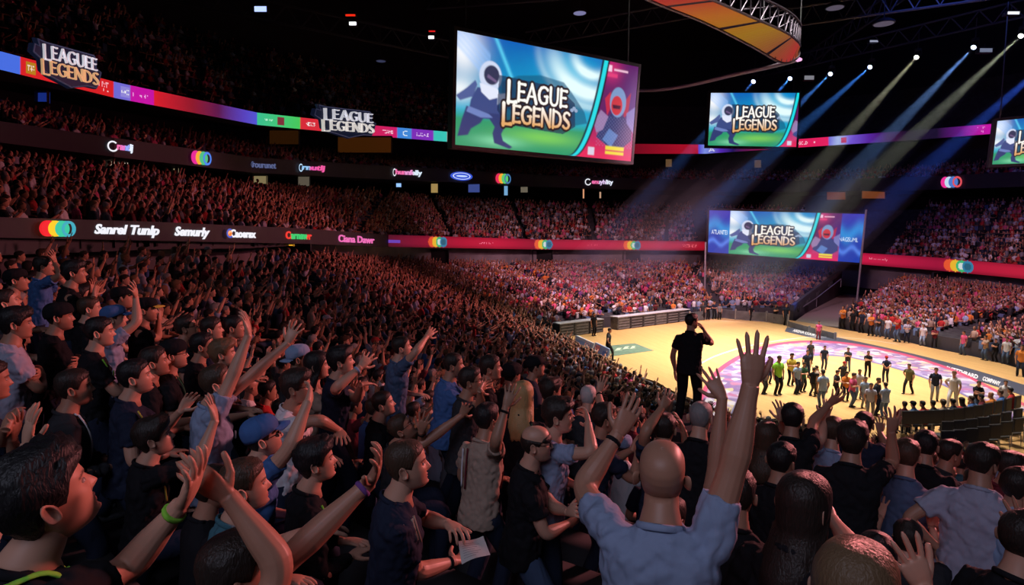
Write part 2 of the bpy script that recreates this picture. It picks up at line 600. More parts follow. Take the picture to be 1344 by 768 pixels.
# third tier and the ribbon board above it
r3b, r3t = ring_pts(US, R3B, 18), ring_pts(US, R3T, 18)
t3f = outward(f2t, .5, -.8)
t3b = outward(t3f, 9.0, 2.2)
rake('floor_tier_upper', t3f, t3b, 9)
w3u = outward(t3b, 1.5); w3m = w3u.copy(); w3m[:, 2] = np.maximum(r3b[:, 2] + .4, t3b[:, 2] + 1.5)
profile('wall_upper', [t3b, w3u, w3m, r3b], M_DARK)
t4f = outward(r3t, .5, -.8)
t4b = outward(t4f, 14, 9.5)
rake('floor_tier_top', t4f, t4b, 14)
w4 = t4b.copy(); w4[:, 2] = 44
profile('wall_top', [t4b, w4], mat('top_wall', (.012, .012, .018), .9))
# roof
mb = MB()
rr = w4[::6]
mb.add(rr + np.array([0, 0, -4]), [tuple(range(len(rr)))])
tag(mk('ceiling', mb, mat('roof_black', (.012, .012, .016), .9)), kind='structure')
# ================================================================== the court
def wood_mat():
    m = bpy.data.materials.new('court_wood')
    m.use_nodes = True
    nt = m.node_tree
    b = nt.nodes['Principled BSDF']
    tc = nt.nodes.new('ShaderNodeTexCoord')
    mp = nt.nodes.new('ShaderNodeMapping')
    mp.inputs['Rotation'].default_value = (0, 0, math.radians(77))
    br = nt.nodes.new('ShaderNodeTexBrick')
    br.inputs['Color1'].default_value = (.62, .37, .155, 1)
    br.inputs['Color2'].default_value = (.55, .32, .125, 1)
    br.inputs['Mortar'].default_value = (.42, .26, .09, 1)
    br.inputs['Scale'].default_value = 1.0
    br.inputs['Mortar Size'].default_value = .006
    br.inputs['Brick Width'].default_value = 2.4
    br.inputs['Row Height'].default_value = .12
    nt.links.new(tc.outputs['Object'], mp.inputs['Vector'])
    nt.links.new(mp.outputs['Vector'], br.inputs['Vector'])
    nt.links.new(br.outputs['Color'], b.inputs['Base Color'])
    b.inputs['Roughness'].default_value = .38
    b.inputs['Specular IOR Level'].default_value = .3
    return m

def ground_poly(name, px, z, m, thick=.012):
    pts = [Pz(u, v, z) for u, v in px]
    return slab(name, pts, z, m, thick)

def slab(name, pts, z, m, thick=.012):
    n = len(pts)
    v = [(p[0], p[1], z) for p in pts] + [(p[0], p[1], z - thick) for p in pts]
    f = [tuple(range(n))] + [(i, (i + 1) % n, n + (i + 1) % n, n + i) for i in range(n)]
    mb = MB().add(v, f)
    o = mk(name, mb, m)
    bm = bmesh.new(); bm.from_mesh(o.data)
    bmesh.ops.recalc_face_normals(bm, faces=bm.faces)
    bm.to_mesh(o.data); bm.free()
    return o

T_ = np.linspace(-PI, PI, 121)[:-1]
slab('floor', [(CC[0] + (RI(t) - .6) * math.cos(t), CC[1] + (RI(t) - .6) * math.sin(t)) for t in T_], .02, wood_mat(), 1.0)
bpy.data.objects['floor']['kind'] = 'structure'

def spl(pts, n=10):
    """smooth open curve through pixel points (Catmull-Rom)"""
    p = [np.array(q, float) for q in pts]
    p = [2 * p[0] - p[1]] + p + [2 * p[-1] - p[-2]]
    out = []
    for i in range(1, len(p) - 2):
        for k in range(n):
            t = k / n
            out.append(.5 * (2 * p[i] + (p[i + 1] - p[i - 1]) * t + (2 * p[i - 1] - 5 * p[i] + 4 * p[i + 1] - p[i + 2]) * t * t + (3 * p[i] - p[i - 1] - 3 * p[i + 1] + p[i + 2]) * t ** 3))
    out.append(p[-2])
    return out

# the curved printed band round the middle of the floor
BO = spl([(905, 560), (918, 520), (938, 488), (970, 466), (1005, 453), (1055, 447), (1110, 449.5), (1165, 459), (1215, 472), (1262, 489), (1305, 510), (1350, 532)])
BI = spl([(955, 566), (968, 532), (985, 508), (1010, 490), (1030, 477), (1060, 468), (1105, 468), (1150, 477), (1195, 490), (1240, 507), (1280, 527), (1330, 556)])
def band_mat():
    m = bpy.data.materials.new('printed_band')
    m.use_nodes = True
    nt = m.node_tree
    b = nt.nodes['Principled BSDF']
    tc = nt.nodes.new('ShaderNodeTexCoord')
    vo = nt.nodes.new('ShaderNodeTexVoronoi'); vo.inputs['Scale'].default_value = 2.2
    cr = nt.nodes.new('ShaderNodeValToRGB')
    cr.color_ramp.interpolation = 'CONSTANT'
    e = cr.color_ramp.elements
    e[0].position, e[0].color = 0, (.10, .035, .19, 1)
    e[1].position, e[1].color = .3, (.26, .19, .36, 1)
    for p, c in ((.48, (.42, .33, .17, 1)), (.6, (.44, .40, .48, 1)), (.78, (.16, .07, .27, 1)), (.9, (.28, .06, .18, 1))):
        n = e.new(p); n.color = c
    nz = nt.nodes.new('ShaderNodeTexNoise'); nz.inputs['Scale'].default_value = 2.6; nz.inputs['Detail'].default_value = 3
    mx = nt.nodes.new('ShaderNodeMix'); mx.data_type = 'RGBA'; mx.inputs['Factor'].default_value = .12
    nt.links.new(tc.outputs['Object'], vo.inputs['Vector'])
    nt.links.new(tc.outputs['Object'], nz.inputs['Vector'])
    sp = nt.nodes.new('ShaderNodeSeparateColor')
    nt.links.new(vo.outputs['Color'], sp.inputs['Color'])
    nt.links.new(sp.outputs['Red'], cr.inputs['Fac'])
    nt.links.new(cr.outputs['Color'], mx.inputs[6])
    nt.links.new(nz.outputs['Color'], mx.inputs[7])
    nt.links.new(mx.outputs[2], b.inputs['Base Color'])
    b.inputs['Roughness'].default_value = .5
    return m

def band(name, A, B, z, m, parent=None, kind=None):
    a = [Pz(u, v, z) for u, v in A]
    b = [Pz(u, v, z) for u, v in B]
    n = len(a)
    V = np.concatenate([a, b, np.array(a) - [0, 0, .01], np.array(b) - [0, 0, .01]])
    f = [(i, i + 1, n + i + 1, n + i) for i in range(n - 1)]
    f += [(i + 1, i, 2 * n + i, 2 * n + i + 1) for i in range(n - 1)]
    f += [(n + i, n + i + 1, 3 * n + i + 1, 3 * n + i) for i in range(n - 1)]
    o = mk(name, MB().add(V, f), m, parent)
    return o

def lerp_curve(A, B, t):
    return [np.array(a) * (1 - t) + np.array(b) * t for a, b in zip(A, B)]

ring_floor = band('printed_floor_ring', lerp_curve(BO, BI, .12), lerp_curve(BO, BI, .92), .034, band_mat())
tag(ring_floor, 'curved purple and white printed band around the middle of the court', 'floor graphic')
band('border', BO, lerp_curve(BO, BI, .12), .036, mat('ring_red', (.42, .05, .12), .5), ring_floor)
band('border', lerp_curve(BO, BI, .92), BI, .036, mat('ring_blue', (.12, .11, .25), .5), ring_floor)

# dark strip with lettering along the far sideline
SA = [(1033, 429), (1100, 443), (1180, 460), (1260, 480), (1344, 505), (1400, 524)]
SB = [(1030, 435), (1098, 451), (1180, 470.5), (1258, 492), (1342, 519), (1400, 540)]
st = band('sideline_strip', spl(SA, 4), spl(SB, 4), .03, mat('strip_navy', (.05, .055, .085), .5))
tag(st, 'long dark strip with white lettering along the right sideline', 'floor strip')
def ground_text(txt, p0, p1, p2, z, m, parent):
    """lettering laid on the floor: baseline p0->p1 (pixels), cap height towards p2"""
    a, b, c = (Pz(*q, z) for q in (p0, p1, p2))
    v, t, s = text_tris(txt, 0, .02)
    V = a + np.outer(v[:, 0] / s[0], b - a) + np.outer(v[:, 1] / s[1], c - a)
    return mk('lettering', MB().add(V, t), m, parent)
M_WHITE = mat('white_paint', (.8, .8, .82), .5)
ground_text('BUZZTHRARD', (1241, 485), (1283, 497.5), (1243, 480.5), .033, M_WHITE, st)
ground_text('COMPANY', (1289, 499), (1312, 506.5), (1291, 494), .033, M_WHITE, st)
ground_text('ARENA COURT', (1040, 435), (1072, 442), (1042, 432), .033, M_WHITE, st)

# painted lines
def line_on_floor(name, pts, w, m, z=.031):
    p = np.array([Pz(u, v, z)[:2] for u, v in pts])
    t = np.gradient(p, axis=0); t /= np.linalg.norm(t, axis=1)[:, None]
    nn = np.c_[-t[:, 1], t[:, 0]] * w / 2
    n = len(p)
    V = np.concatenate([np.c_[p + nn, np.full(n, z)], np.c_[p - nn, np.full(n, z)]])
    o = mk(name, MB().add(V, [(i, i + 1, n + i + 1, n + i) for i in range(n - 1)]), m)
    tag(o, kind='structure')
    return o
line_on_floor('floor_line', spl([(1205, 549), (1240, 541), (1275, 533), (1300, 527)], 4), .08, M_WHITE)
line_on_floor('floor_line', spl([(1160, 560), (1200, 551)], 4), .08, M_WHITE)
line_on_floor('floor_line', spl([(918, 478), (940, 467), (975, 456), (1010, 449), (1060, 443), (1120, 444), (1180, 452)], 6), .10, M_WHITE)
line_on_floor('floor_line', spl([(1270, 500), (1300, 511), (1330, 523)], 4), .30, mat('line_blue', (.10, .13, .3), .5))
g = ground_poly('floor_emblem', [(1183, 542), (1197, 538), (1206, 545), (1190, 549)], .031, mat('emblem_blue', (.12, .2, .4), .5))
tag(g, 'small blue printed patch on the court beside the white line', 'floor graphic')
# green sponsor mat
gm = ground_poly('green_floor_mat', [(792, 454.5), (833, 450.5), (858, 460), (804, 467.5)], .034, mat('mat_green', (.10, .16, .12), .6, noise=(3, .3)))
tag(gm, 'dark green printed mat on the court behind the lone dark figure', 'floor mat')
for i, (u, v, w) in enumerate([(812, 459, 9), (822, 457, 8), (831, 456.5, 7)]):
    m_ = slab('emblem', [Pz(u - w * .6, v + 2.2, 0), Pz(u - w * .2, v - 1.4, 0), Pz(u + w * .5, v - 1.8, 0), Pz(u + w * .15, v + .4, 0), Pz(u + w * .6, v + 1.2, 0), Pz(u, v + 1.4, 0)], .038, mat('mat_pale', (.5, .55, .42), .6), .004)
    m_.parent = gm
# ================================================================== LED screens
def mixc(img, mask, col, a=1.0):
    m = mask.astype(float)[..., None] * a if mask.ndim == 2 else mask * a
    return img * (1 - m) + np.array(col) * m

def soft(d, w):
    return np.clip(.5 - d / w, 0, 1)

def paint_art(X, Y, asp):
    """game-event picture: sky, meadow, lunging hooded fighter, two-line logo, crimson panel with a second fighter"""
    img = np.zeros(X.shape + (3,))
    t = np.clip((Y - .3) / .7, 0, 1)[..., None]
    img[:] = np.array(lin(14, 92, 178)) * t + np.array(lin(28, 172, 205)) * (1 - t)
    k = np.clip((.34 - Y) / .10, 0, 1)
    img = mixc(img, k[..., None], lin(40, 150, 105))
    k = np.exp(-((X - .45) / .2) ** 2 - ((Y - .15) / .07) ** 2)
    img = mixc(img, k[..., None], lin(135, 215, 85), .75)
    k = np.exp(-((X - .22) / .12) ** 2 - ((Y - .07) / .05) ** 2)
    img = mixc(img, k[..., None], lin(150, 240, 190), .6)
    # swirl of white light upper right, in a cyan halo
    g = np.exp(-((X - .60) / .17) ** 2 - ((Y - .80) / .22) ** 2)
    img = mixc(img, g[..., None], lin(20, 185, 225), .85)
    a_ = np.arctan2((Y - 1.02) * .62, X - .72)
    for r, w, s_ in ((.12, .030, .95), (.235, .050, .95), (.32, .020, .45)):
        d = np.abs(np.hypot((X - .72), (Y - 1.02) * .62) - r)
        g = np.exp(-(d / w) ** 2) * np.clip(1.15 - np.abs(a_ + 1.9) / 1.25, 0, 1)
        img = mixc(img, np.clip(g * 1.3, 0, 1)[..., None], lin(232, 255, 255), s_)
    # white glow and streaks upper left
    g = np.exp(-((X - .03) / .085) ** 2 - ((Y - .86) / .24) ** 2)
    img = mixc(img, g[..., None], (1, 1, 1), .95)
    g = np.exp(-((X - .02) / .07) ** 2 - ((Y - .50) / .10) ** 2)
    img = mixc(img, g[..., None], (1, 1, 1), .8)
    for k in range(5):
        g = np.exp(-(((X - .02 - .03 * k) * .75 + (Y - .86) * .42) / .012) ** 2) * (X < .16)
        img = mixc(img, g[..., None], lin(150, 195, 255), .5)
    g = np.exp(-(((X - .215) * .95 + (Y - .88) * .24) / .010) ** 2) * (Y > .55)
    img = mixc(img, g[..., None], lin(100, 220, 250), .7)
    # dark rock behind the logo
    img = mixc(img, poly_mask(X, Y, [(.22, .62), (.30, .70), (.42, .74), (.55, .71), (.60, .62), (.68, .45), (.70, .34), (.58, .28), (.4, .30), (.22, .4)]), lin(18, 92, 128), .75)
    # lunging hooded fighter, left
    body, leg, pale = lin(60, 75, 130), lin(48, 60, 112), lin(205, 215, 240)
    img = mixc(img, poly_mask(X, Y, [(.10, .54), (.205, .52), (.215, .36), (.23, .27), (.12, .26), (.06, .30), (.07, .42)]), body)
    img = mixc(img, poly_mask(X, Y, [(.05, .36), (.15, .32), (.12, .22), (.075, .16), (.06, .10), (.01, .08), (.02, .16), (.03, .24)]), leg)
    img = mixc(img, poly_mask(X, Y, [(.14, .32), (.22, .32), (.25, .24), (.225, .14), (.235, .08), (.285, .03), (.27, .01), (.19, .05), (.18, .14), (.19, .20)]), leg)
    img = mixc(img, poly_mask(X, Y, [(.06, .36), (.16, .31), (.18, .28), (.12, .27), (.05, .31)]), lin(110, 130, 190))
    img = mixc(img, poly_mask(X, Y, [(.10, .56), (.08, .45), (.02, .40), (.0, .44), (.05, .52), (.09, .60)]), lin(80, 95, 150))
    img = mixc(img, poly_mask(X, Y, [(.20, .50), (.24, .52), (.24, .47), (.20, .40)]), pale)
    h = ((X - .163) / .055) ** 2 + ((Y - .655) / .135) ** 2
    img = mixc(img, h < 1, pale)
    img = mixc(img, poly_mask(X, Y, [(.11, .58), (.20, .55), (.215, .48), (.16, .44), (.12, .50)]), lin(225, 230, 248))
    h = ((X - .168) / .038) ** 2 + ((Y - .665) / .088) ** 2
    img = mixc(img, h < 1, lin(52, 54, 84))
    img = mixc(img, poly_mask(X, Y, [(.145, .64), (.19, .60), (.195, .62), (.15, .67)]), lin(112, 92, 132))
    # curved divider
    cx = .60 + .185 * np.sqrt(np.clip(Y, 0, 1)) * (1.08 - .1 * Y)
    w = .024
    right = X > cx + w
    img = mixc(img, (X > cx - .012) & ~right, lin(12, 40, 60))
    img = mixc(img, (X > cx) & (X < cx + w), lin(30, 215, 225))
    img = mixc(img, (X > cx + w) & (X < cx + w + .012), lin(14, 16, 34))
    R = X > cx + w + .010
    p = np.zeros_like(img)
    p[:] = np.array(lin(95, 28, 95))
    p = mixc(p, np.clip(1.1 - Y * 2.4, 0, 1)[..., None], lin(225, 40, 90))
    p = mixc(p, np.exp(-((X - .83) / .06) ** 2 - ((Y - .92) / .12) ** 2)[..., None], lin(200, 40, 110))
    p = mixc(p, np.exp(-((X - .98) / .07) ** 2 - ((Y - .55) / .35) ** 2)[..., None], lin(70, 45, 125), .8)
    for pts, c in (([(.80, .62), (.835, .70), (.845, .55), (.82, .45)], (190, 40, 70)), ([(.92, .60), (.965, .72), (.955, .50), (.93, .45)], (170, 40, 70)),
                   ([(.76, .22), (.80, .40), (.85, .48), (.93, .46), (.985, .36), (.99, .22), (.94, .14), (.85, .12)], (44, 52, 105)),
                   ([(.74, .36), (.78, .50), (.83, .44), (.80, .30), (.76, .26)], (150, 120, 165)),
                   ([(.80, .20), (.84, .32), (.90, .26), (.86, .13)], (90, 125, 185)), ([(.945, .50), (1.0, .58), (1.0, .30), (.95, .40)], (120, 120, 180))):
        p = mixc(p, poly_mask(X, Y, pts), lin(c))
    h = ((X - .885) / .052) ** 2 + ((Y - .60) / .155) ** 2
    p = mixc(p, h < 1, lin(120, 150, 195))
    h = ((X - .878) / .036) ** 2 + ((Y - .565) / .10) ** 2
    p = mixc(p, h < 1, lin(200, 50, 62))
    p = mixc(p, poly_mask(X, Y, [(.85, .57), (.905, .57), (.90, .53), (.855, .53)]), lin(70, 20, 50))
    sp = (np.sin(X * 310) * np.sin(Y * 170) > .55) & (Y < .45) & (Y > .13) & (X > .76)
    p = mixc(p, sp, lin(160, 175, 220), .35)
    p = mixc(p, (X > .808) & (X < .832) & (Y > .90) & (Y < .965), lin(245, 200, 225))
    p = mixc(p, (X > .845) & (X < .935) & (Y > .915) & (Y < .935), lin(240, 190, 215))
    p = mixc(p, (X > .80) & (X < .87) & (Y > .845) & (Y < .885), lin(220, 60, 120))
    p = mixc(p, (X > .825) & (X < .945) & (((Y > .055) & (Y < .085)) | ((Y > .10) & (Y < .14))), lin(235, 215, 60))
    p = mixc(p, (X > .715) & (X < .755) & (Y > .03) & (Y < .11), lin(215, 205, 225))
    img = np.where(R[..., None], p, img)
    return np.clip(img, 0, 1.0)

def paint_logo(img, X, Y, x0, x1, ya, yb, k=1.0):
    """two-line lettering in boxes: first line on ya..ya+h, second on yb..yb+h"""
    h = (ya - yb) * .92
    l1, w1 = logo_line('LEAGUE')
    l2, w2 = logo_line('LEGENDS')
    sx2 = (x1 - x0) / w2
    sx1 = (x1 - x0) * .87 / w1
    hh = h * .86
    e = .05
    d = np.minimum(stroke_dist(X, Y, l1, sx1, hh, x0 + (x1 - x0) * .06, ya), stroke_dist(X, Y, l2, sx2, hh, x0, yb))
    # dark shield behind the letters
    cx = (x0 + x1) / 2
    sh = poly_mask(X, Y, [(x0 - .02, ya + hh * 1.25), (x1 - .08, ya + hh * 1.1), (x1 + .02, ya + hh * .3), (x1 + .03, yb + hh * .2), (x1 - .04, yb - h * .28), (cx, yb - h * .22), (x0 + .02, yb - h * .12), (x0 - .025, yb + h * .5)])
    img = mixc(img, sh, lin(26, 46, 82), .8)
    img = mixc(img, soft(d - .15, .05)[..., None], lin(40, 26, 30))
    t = np.clip((Y - yb) / (ya + hh - yb), 0, 1)[..., None]
    face = np.array(lin(255, 252, 245)) * np.clip(t * 2, 0, 1) + np.array(lin(226, 168, 106)) * (1 - np.clip(t * 2, 0, 1))
    a = soft(d - .018, .05)[..., None]
    img = img * (1 - a) + face * a
    # small ornament at the end of the first line
    for q in range(3):
        img = mixc(img, np.hypot((X - x1 - .005 - .012 * q) / .010, (Y - yb - hh * (1.15 + .12 * (q % 2))) / .018) < 1, lin(150, 170, 200))
    return img

def led_grid(name, corner, W, H, paint, m, parent=None):
    """a pixel grid stretched between four corners (BL, BR, TL, TR)"""
    bl, br, tl, tr = (np.asarray(c, float) for c in corner)
    u, v = np.meshgrid(np.linspace(0, 1, W + 1), np.linspace(0, 1, H + 1))
    V = (bl * ((1 - u) * (1 - v))[..., None] + br * (u * (1 - v))[..., None] + tl * ((1 - u) * v)[..., None] + tr * (u * v)[..., None]).reshape(-1, 3)
    i, j = np.meshgrid(np.arange(W), np.arange(H))
    a = j * (W + 1) + i
    Q = np.stack([a, a + 1, a + W + 2, a + W + 1], -1).reshape(-1, 4)
    X, Y = np.meshgrid((np.arange(W) + .5) / W, (np.arange(H) + .5) / H)
    # two-times oversampling
    img = 0
    for dx in (-.25, .25):
        for dy in (-.25, .25):
            img = img + paint(X + dx / W, Y + dy / H)
    img = (img / 4).reshape(-1, 3)
    o = big_mesh(name, V, Q, m)
    color_attr(o.data, 'led', np.repeat(img, 4, axis=0), 'CORNER')
    if parent is not None:
        o.parent = parent
    return o

M_LED = led_mat('led_screen', 1.05)
def soft_art(X, Y, asp=2, r=.004):
    out = 0
    for q in range(7):
        a, k = q * 2.4, r * math.sqrt(q / 6)
        out = out + paint_art(X + k * math.cos(a), Y + 2 * k * math.sin(a), asp)
    return out / 7

def screen(name, px, depths, W, H, paint, label, border=.22, thick=.6, cables=True, ztop=26):
    bl, br, tl, tr = [P(u, v, d) for (u, v), d in zip(px, depths)]
    root = empty(name, (bl + br) / 2)
    org = np.array(root.location)
    tag(root, label, 'screen', 'LED screens showing the game event picture')
    n = nrm(np.cross(br - bl, tl - bl))          # towards the seats
    if np.dot(n, CAMP - bl) < 0:
        n = -n
    ux, uy = nrm(br - bl), nrm(tl - bl)
    led_grid('display', [c - org for c in (bl, br, tl, tr)], W, H, paint, M_LED, root)
    mb = MB()
    o = [bl - ux * border - uy * border, br + ux * border - uy * border, tr + ux * border + uy * border, tl - ux * border + uy * border]
    i_ = [bl, br, tr, tl]
    f0 = [c + n * .05 for c in o]; b0 = [c - n * thick for c in o]; in0 = [c + n * .05 for c in i_]; in1 = [c - n * .02 for c in i_]
    v = np.array(f0 + b0 + in0 + in1) - org
    f = []
    for a in range(4):
        b = (a + 1) % 4
        f += [(a, b, 8 + b, 8 + a), (4 + a, 4 + b, b, a), (8 + a, 8 + b, 12 + b, 12 + a)]
    f.append((7, 6, 5, 4))
    mb.add(v, f)
    mk('housing', mb, M_BLACK, root)
    if cables:
        for t in (.05, .95):
            p = tl + (tr - tl) * t - n * .3
            c = MB().tube([p - org, p - org + np.array([0, 0, ztop - p[2]])], .05, 6)
            mk('hanging_cable', c, M_BLACK, root)
    return root

def p_big(X, Y):
    return paint_logo(soft_art(X, Y, 2), X, Y, .225, .60, .47, .26)
screen('hanging_screen', [(597, 190), (828, 212), (600, 40), (838, 88)], (38, 46, 38, 46), 330, 190, p_big, 'largest hanging screen, tilted, with its crimson fighter panel on the right')
def p_mid(X, Y):
    return paint_logo(soft_art(X * .80, Y, 1.6), X, Y, .27, .77, .55, .31)
screen('hanging_screen', [(929, 191), (1045, 193), (933, 122), (1049, 122)], (70, 70, 70, 70), 190, 116, p_mid, 'mid-sized hanging screen under the row of beam lights')
def p_low(X, Y):
    a = soft_art((X - .14) / .72, Y, 2)
    side = np.zeros_like(a); side[:] = np.array(lin(28, 60, 165))
    g = np.exp(-((Y - .62 - .1 * np.sin(X * 40)) / .16) ** 2)
    side = mixc(side, g[..., None], lin(45, 150, 220), .8)
    g = np.exp(-((Y - .25 - .06 * np.sin(X * 55)) / .06) ** 2)
    side = mixc(side, g[..., None], lin(90, 140, 240), .7)
    side = mixc(side, np.clip(Y * 1.6 - 1.0, 0, 1)[..., None], lin(80, 50, 175), .8)
    side = mixc(side, text_mask(X, Y, 'ATLANTEI', .02, .44, .105, .10), lin(235, 245, 255))
    side = mixc(side, text_mask(X, Y, 'NAGSUML', .855, .42, .12, .09), lin(225, 240, 255))
    a = np.where(((X < .14) | (X > .86))[..., None], side, a)
    return paint_logo(a, X, Y, .29, .575, .50, .28)
screen('hanging_screen', [(929, 331), (1128, 345), (931, 276), (1135, 281)], (69, 67, 69, 67), 260, 84, p_low, 'wide low screen with blue end panels above the seats beside the gangway', cables=False)
def p_edge(X, Y):
    return paint_logo(soft_art(X * .80, Y, 1.6), X, Y, .27, .77, .50, .24)
screen('hanging_screen', [(1302, 216), (1409, 212), (1309, 159), (1416, 148)], (50, 48, 50, 48), 150, 84, p_edge, 'hanging screen cut off by the right edge of the photo')

# ------------------------------------------------------------------ ribbon boards
def ribbon(name, us, bf, tf, dadd, rows, paint, label, strength, m=None, fwd=.12, cat='LED ribbon board'):
    A, B = ring_pts(us, bf, dadd), ring_pts(us, tf, dadd)
    A, B = outward(A, -fwd), outward(B, -fwd)
    n = len(us)
    V, img = [], []
    v = np.linspace(0, 1, rows + 1)
    V = (A[:, None] * (1 - v)[None, :, None] + B[:, None] * v[None, :, None])
    org = A[n // 2].copy()
    i, j = np.meshgrid(np.arange(n - 1), np.arange(rows), indexing='ij')
    a = i * (rows + 1) + j
    Q = np.stack([a, a + rows + 1, a + rows + 2, a + 1], -1).reshape(-1, 4)
    uc = (us[:-1] + us[1:]) / 2
    Y, U = np.meshgrid((np.arange(rows) + .5) / rows, uc)
    img = paint(U.T, Y.T).transpose(1, 0, 2).reshape(-1, 3)
    root = empty(name, org)
    tag(root, label, cat)
    o = big_mesh('lit_face', (V.reshape(-1, 3) - org), Q, led_mat('ribbon_%s' % strength, strength))
    color_attr(o.data, 'led', np.repeat(np.clip(img, 0, 1), 4, axis=0), 'CORNER')
    o.parent = root
    # shallow housing behind
    k = slice(None, None, 6)
    a, b = A[k] - org, B[k] - org
    a2, b2 = outward(A[k], fwd * .8) - org, outward(B[k], fwd * .8) - org
    m_ = len(a)
    f = []
    VV = np.concatenate([a, b, a2, b2])
    for q in range(m_ - 1):
        f += [(q, q + 1, 2 * m_ + q + 1, 2 * m_ + q), (m_ + q + 1, m_ + q, 3 * m_ + q, 3 * m_ + q + 1), (2 * m_ + q, 2 * m_ + q + 1, 3 * m_ + q + 1, 3 * m_ + q)]
    mk('housing', MB().add(VV, f), M_BLACK, root)
    return root

def seg_paint(segs, texts):
    us_ = [s[0] for s in segs]
    def paint(U, Y):
        img = np.zeros(U.shape + (3,))
        for c in range(3):
            img[..., c] = np.interp(U, us_, [lin(s[1])[c] for s in segs])
        for (t, x, y, w, h, col) in texts:
            if t == '#':
                img = mixc(img, (U > x) & (U < x + w) & (Y > y) & (Y < y + h), lin(col))
            else:
                img = mixc(img, text_mask(U, Y, t, x, y, w, h), lin(col))
        return img
    return paint

B_, R_, M_, PU, GR, DK = (75, 115, 235), (225, 35, 40), (205, 20, 170), (95, 60, 190), (70, 200, 110), (30, 16, 40)
left_segs = [(-420, DK), (-60, B_), (23, B_), (24, R_), (146, R_), (147, (110, 110, 220)), (168, (125, 110, 220)), (169, M_), (199, M_), (200, (225, 30, 45)), (250, (150, 25, 45)), (285, (95, 25, 80)), (320, (90, 70, 200)), (335, (85, 90, 220)), (336, (60, 200, 150)), (392, (75, 210, 95)), (393, (225, 45, 60)), (420, (225, 45, 60)), (490, (215, 35, 90)), (520, (215, 30, 110)), (521, (65, 135, 225)), (539, (70, 145, 225)), (540, (130, 50, 190)), (568, (135, 50, 195)), (569, (60, 200, 190)), (586, (60, 205, 190)), (587, (200, 30, 60)), (700, (150, 20, 50))]
txt = [('#', 31, .2, 13, .6, (190, 130, 30)), ('TNG', 33, .3, 9, .35, (250, 220, 200)), ('LIVE', 127, .5, 13, .3, (255, 180, 190)), ('THE SHOW', 127, .25, 13, .15, (255, 200, 200)),
       ('#', 156, .15, 12, .7, (150, 140, 225)), ('GAO', 157, .3, 10, .4, (255, 255, 255)), ('ULTEGRY', 172, .3, 20, .3, (255, 190, 245)),
       ('#', 362, .15, 9, .7, (130, 50, 60)), ('ARENA', 345, .4, 12, .2, (190, 255, 220)), ('NEWS', 400, .35, 12, .3, (255, 230, 230)), ('TEAMS', 501, .35, 14, .3, (255, 200, 220)), ('C', 528, .25, 6, .5, (230, 245, 255)), ('GUADALE', 545, .35, 17, .28, (240, 210, 255))]
ribbon('ribbon_board', np.concatenate([np.linspace(-420, -30, 60), np.linspace(-28, 600, 630)]), R3B, R3T, 18, 12, seg_paint(left_segs, txt), 'long multicoloured ribbon board running along the top left tier', .9)
right_segs = [(800, (90, 8, 20)), (835, (120, 10, 30)), (900, (170, 15, 40)), (912, (180, 20, 50)), (916, (180, 20, 50)), (917, (90, 70, 220)), (925, (130, 150, 235)), (945, (90, 45, 190)), (962, (35, 20, 90)), (1040, (200, 20, 70)), (1046, (235, 30, 90)), (1087, (235, 35, 100)), (1088, (120, 110, 225)), (1100, (170, 190, 240)), (1115, (120, 90, 220)), (1140, (90, 40, 165)), (1165, (70, 20, 70)), (1190, (30, 18, 45)), (1230, (28, 18, 48)), (1260, (100, 25, 130)), (1290, (200, 25, 170)), (1310, (200, 25, 170)), (1360, (120, 20, 120)), (1700, DK)]
txt = [('GOLD', 1048, .3, 12, .4, (255, 190, 210)), ('TEAM UP', 1064, .35, 12, .3, (255, 200, 220)), ('#', 1104, .15, 7, .7, (190, 50, 110)), ('ORIGIN', 1283, .55, 11, .25, (250, 190, 250)), ('DRAFT', 1283, .2, 11, .25, (250, 190, 250)), ('A', 930, .2, 8, .5, (230, 230, 255))]
ribbon('ribbon_board', np.concatenate([np.linspace(800, 1320, 521), np.linspace(1330, 1700, 60)]), R3B, R3T, 18, 10, seg_paint(right_segs, txt), 'magenta ribbon board on the top tier behind the mid-sized screen', .9)

def disc_logo(U, Y, img, x, w, cols, asp):
    """overlapping round discs in a row: the coloured sponsor mark"""
    n = len(cols)
    r = w / (n + 1) * .95
    for q, c in enumerate(cols):
        cx = x + r + (w - 2 * r) * q / (n - 1)
        d = np.hypot((U - cx) / r, (Y - .5) / .46)
        img = mixc(img, d < 1, lin(c))
        if q >= n - 2:
            img = mixc(img, d < .62, lin((40, 90, 110) if q == n - 1 else (235, 235, 240)), .8)
    return img

CIR = [(240, 90, 50), (245, 190, 50), (60, 190, 120), (50, 130, 170)]
def red_paint(logos, texts, us_, cols):
    base = seg_paint(list(zip(us_, cols)), texts)
    def f(U, Y):
        img = base(U, Y)
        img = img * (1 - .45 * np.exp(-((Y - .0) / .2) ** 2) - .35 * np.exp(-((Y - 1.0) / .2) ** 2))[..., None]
        for x, w in logos:
            img = disc_logo(U, Y, img, x, w, CIR, 1)
        return img
    return f
us_f = np.concatenate([np.linspace(508, 925, 500)])
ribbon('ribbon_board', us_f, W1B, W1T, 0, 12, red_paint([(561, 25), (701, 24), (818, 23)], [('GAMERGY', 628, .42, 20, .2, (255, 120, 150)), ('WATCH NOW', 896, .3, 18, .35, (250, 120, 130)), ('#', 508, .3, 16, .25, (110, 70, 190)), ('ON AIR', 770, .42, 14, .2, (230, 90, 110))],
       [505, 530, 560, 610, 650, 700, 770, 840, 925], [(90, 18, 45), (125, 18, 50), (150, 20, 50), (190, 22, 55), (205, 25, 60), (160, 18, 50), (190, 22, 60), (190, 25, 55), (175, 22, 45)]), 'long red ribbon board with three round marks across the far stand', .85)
us_r = np.concatenate([np.linspace(1131, 1360, 300), np.linspace(1365, 1700, 60)])
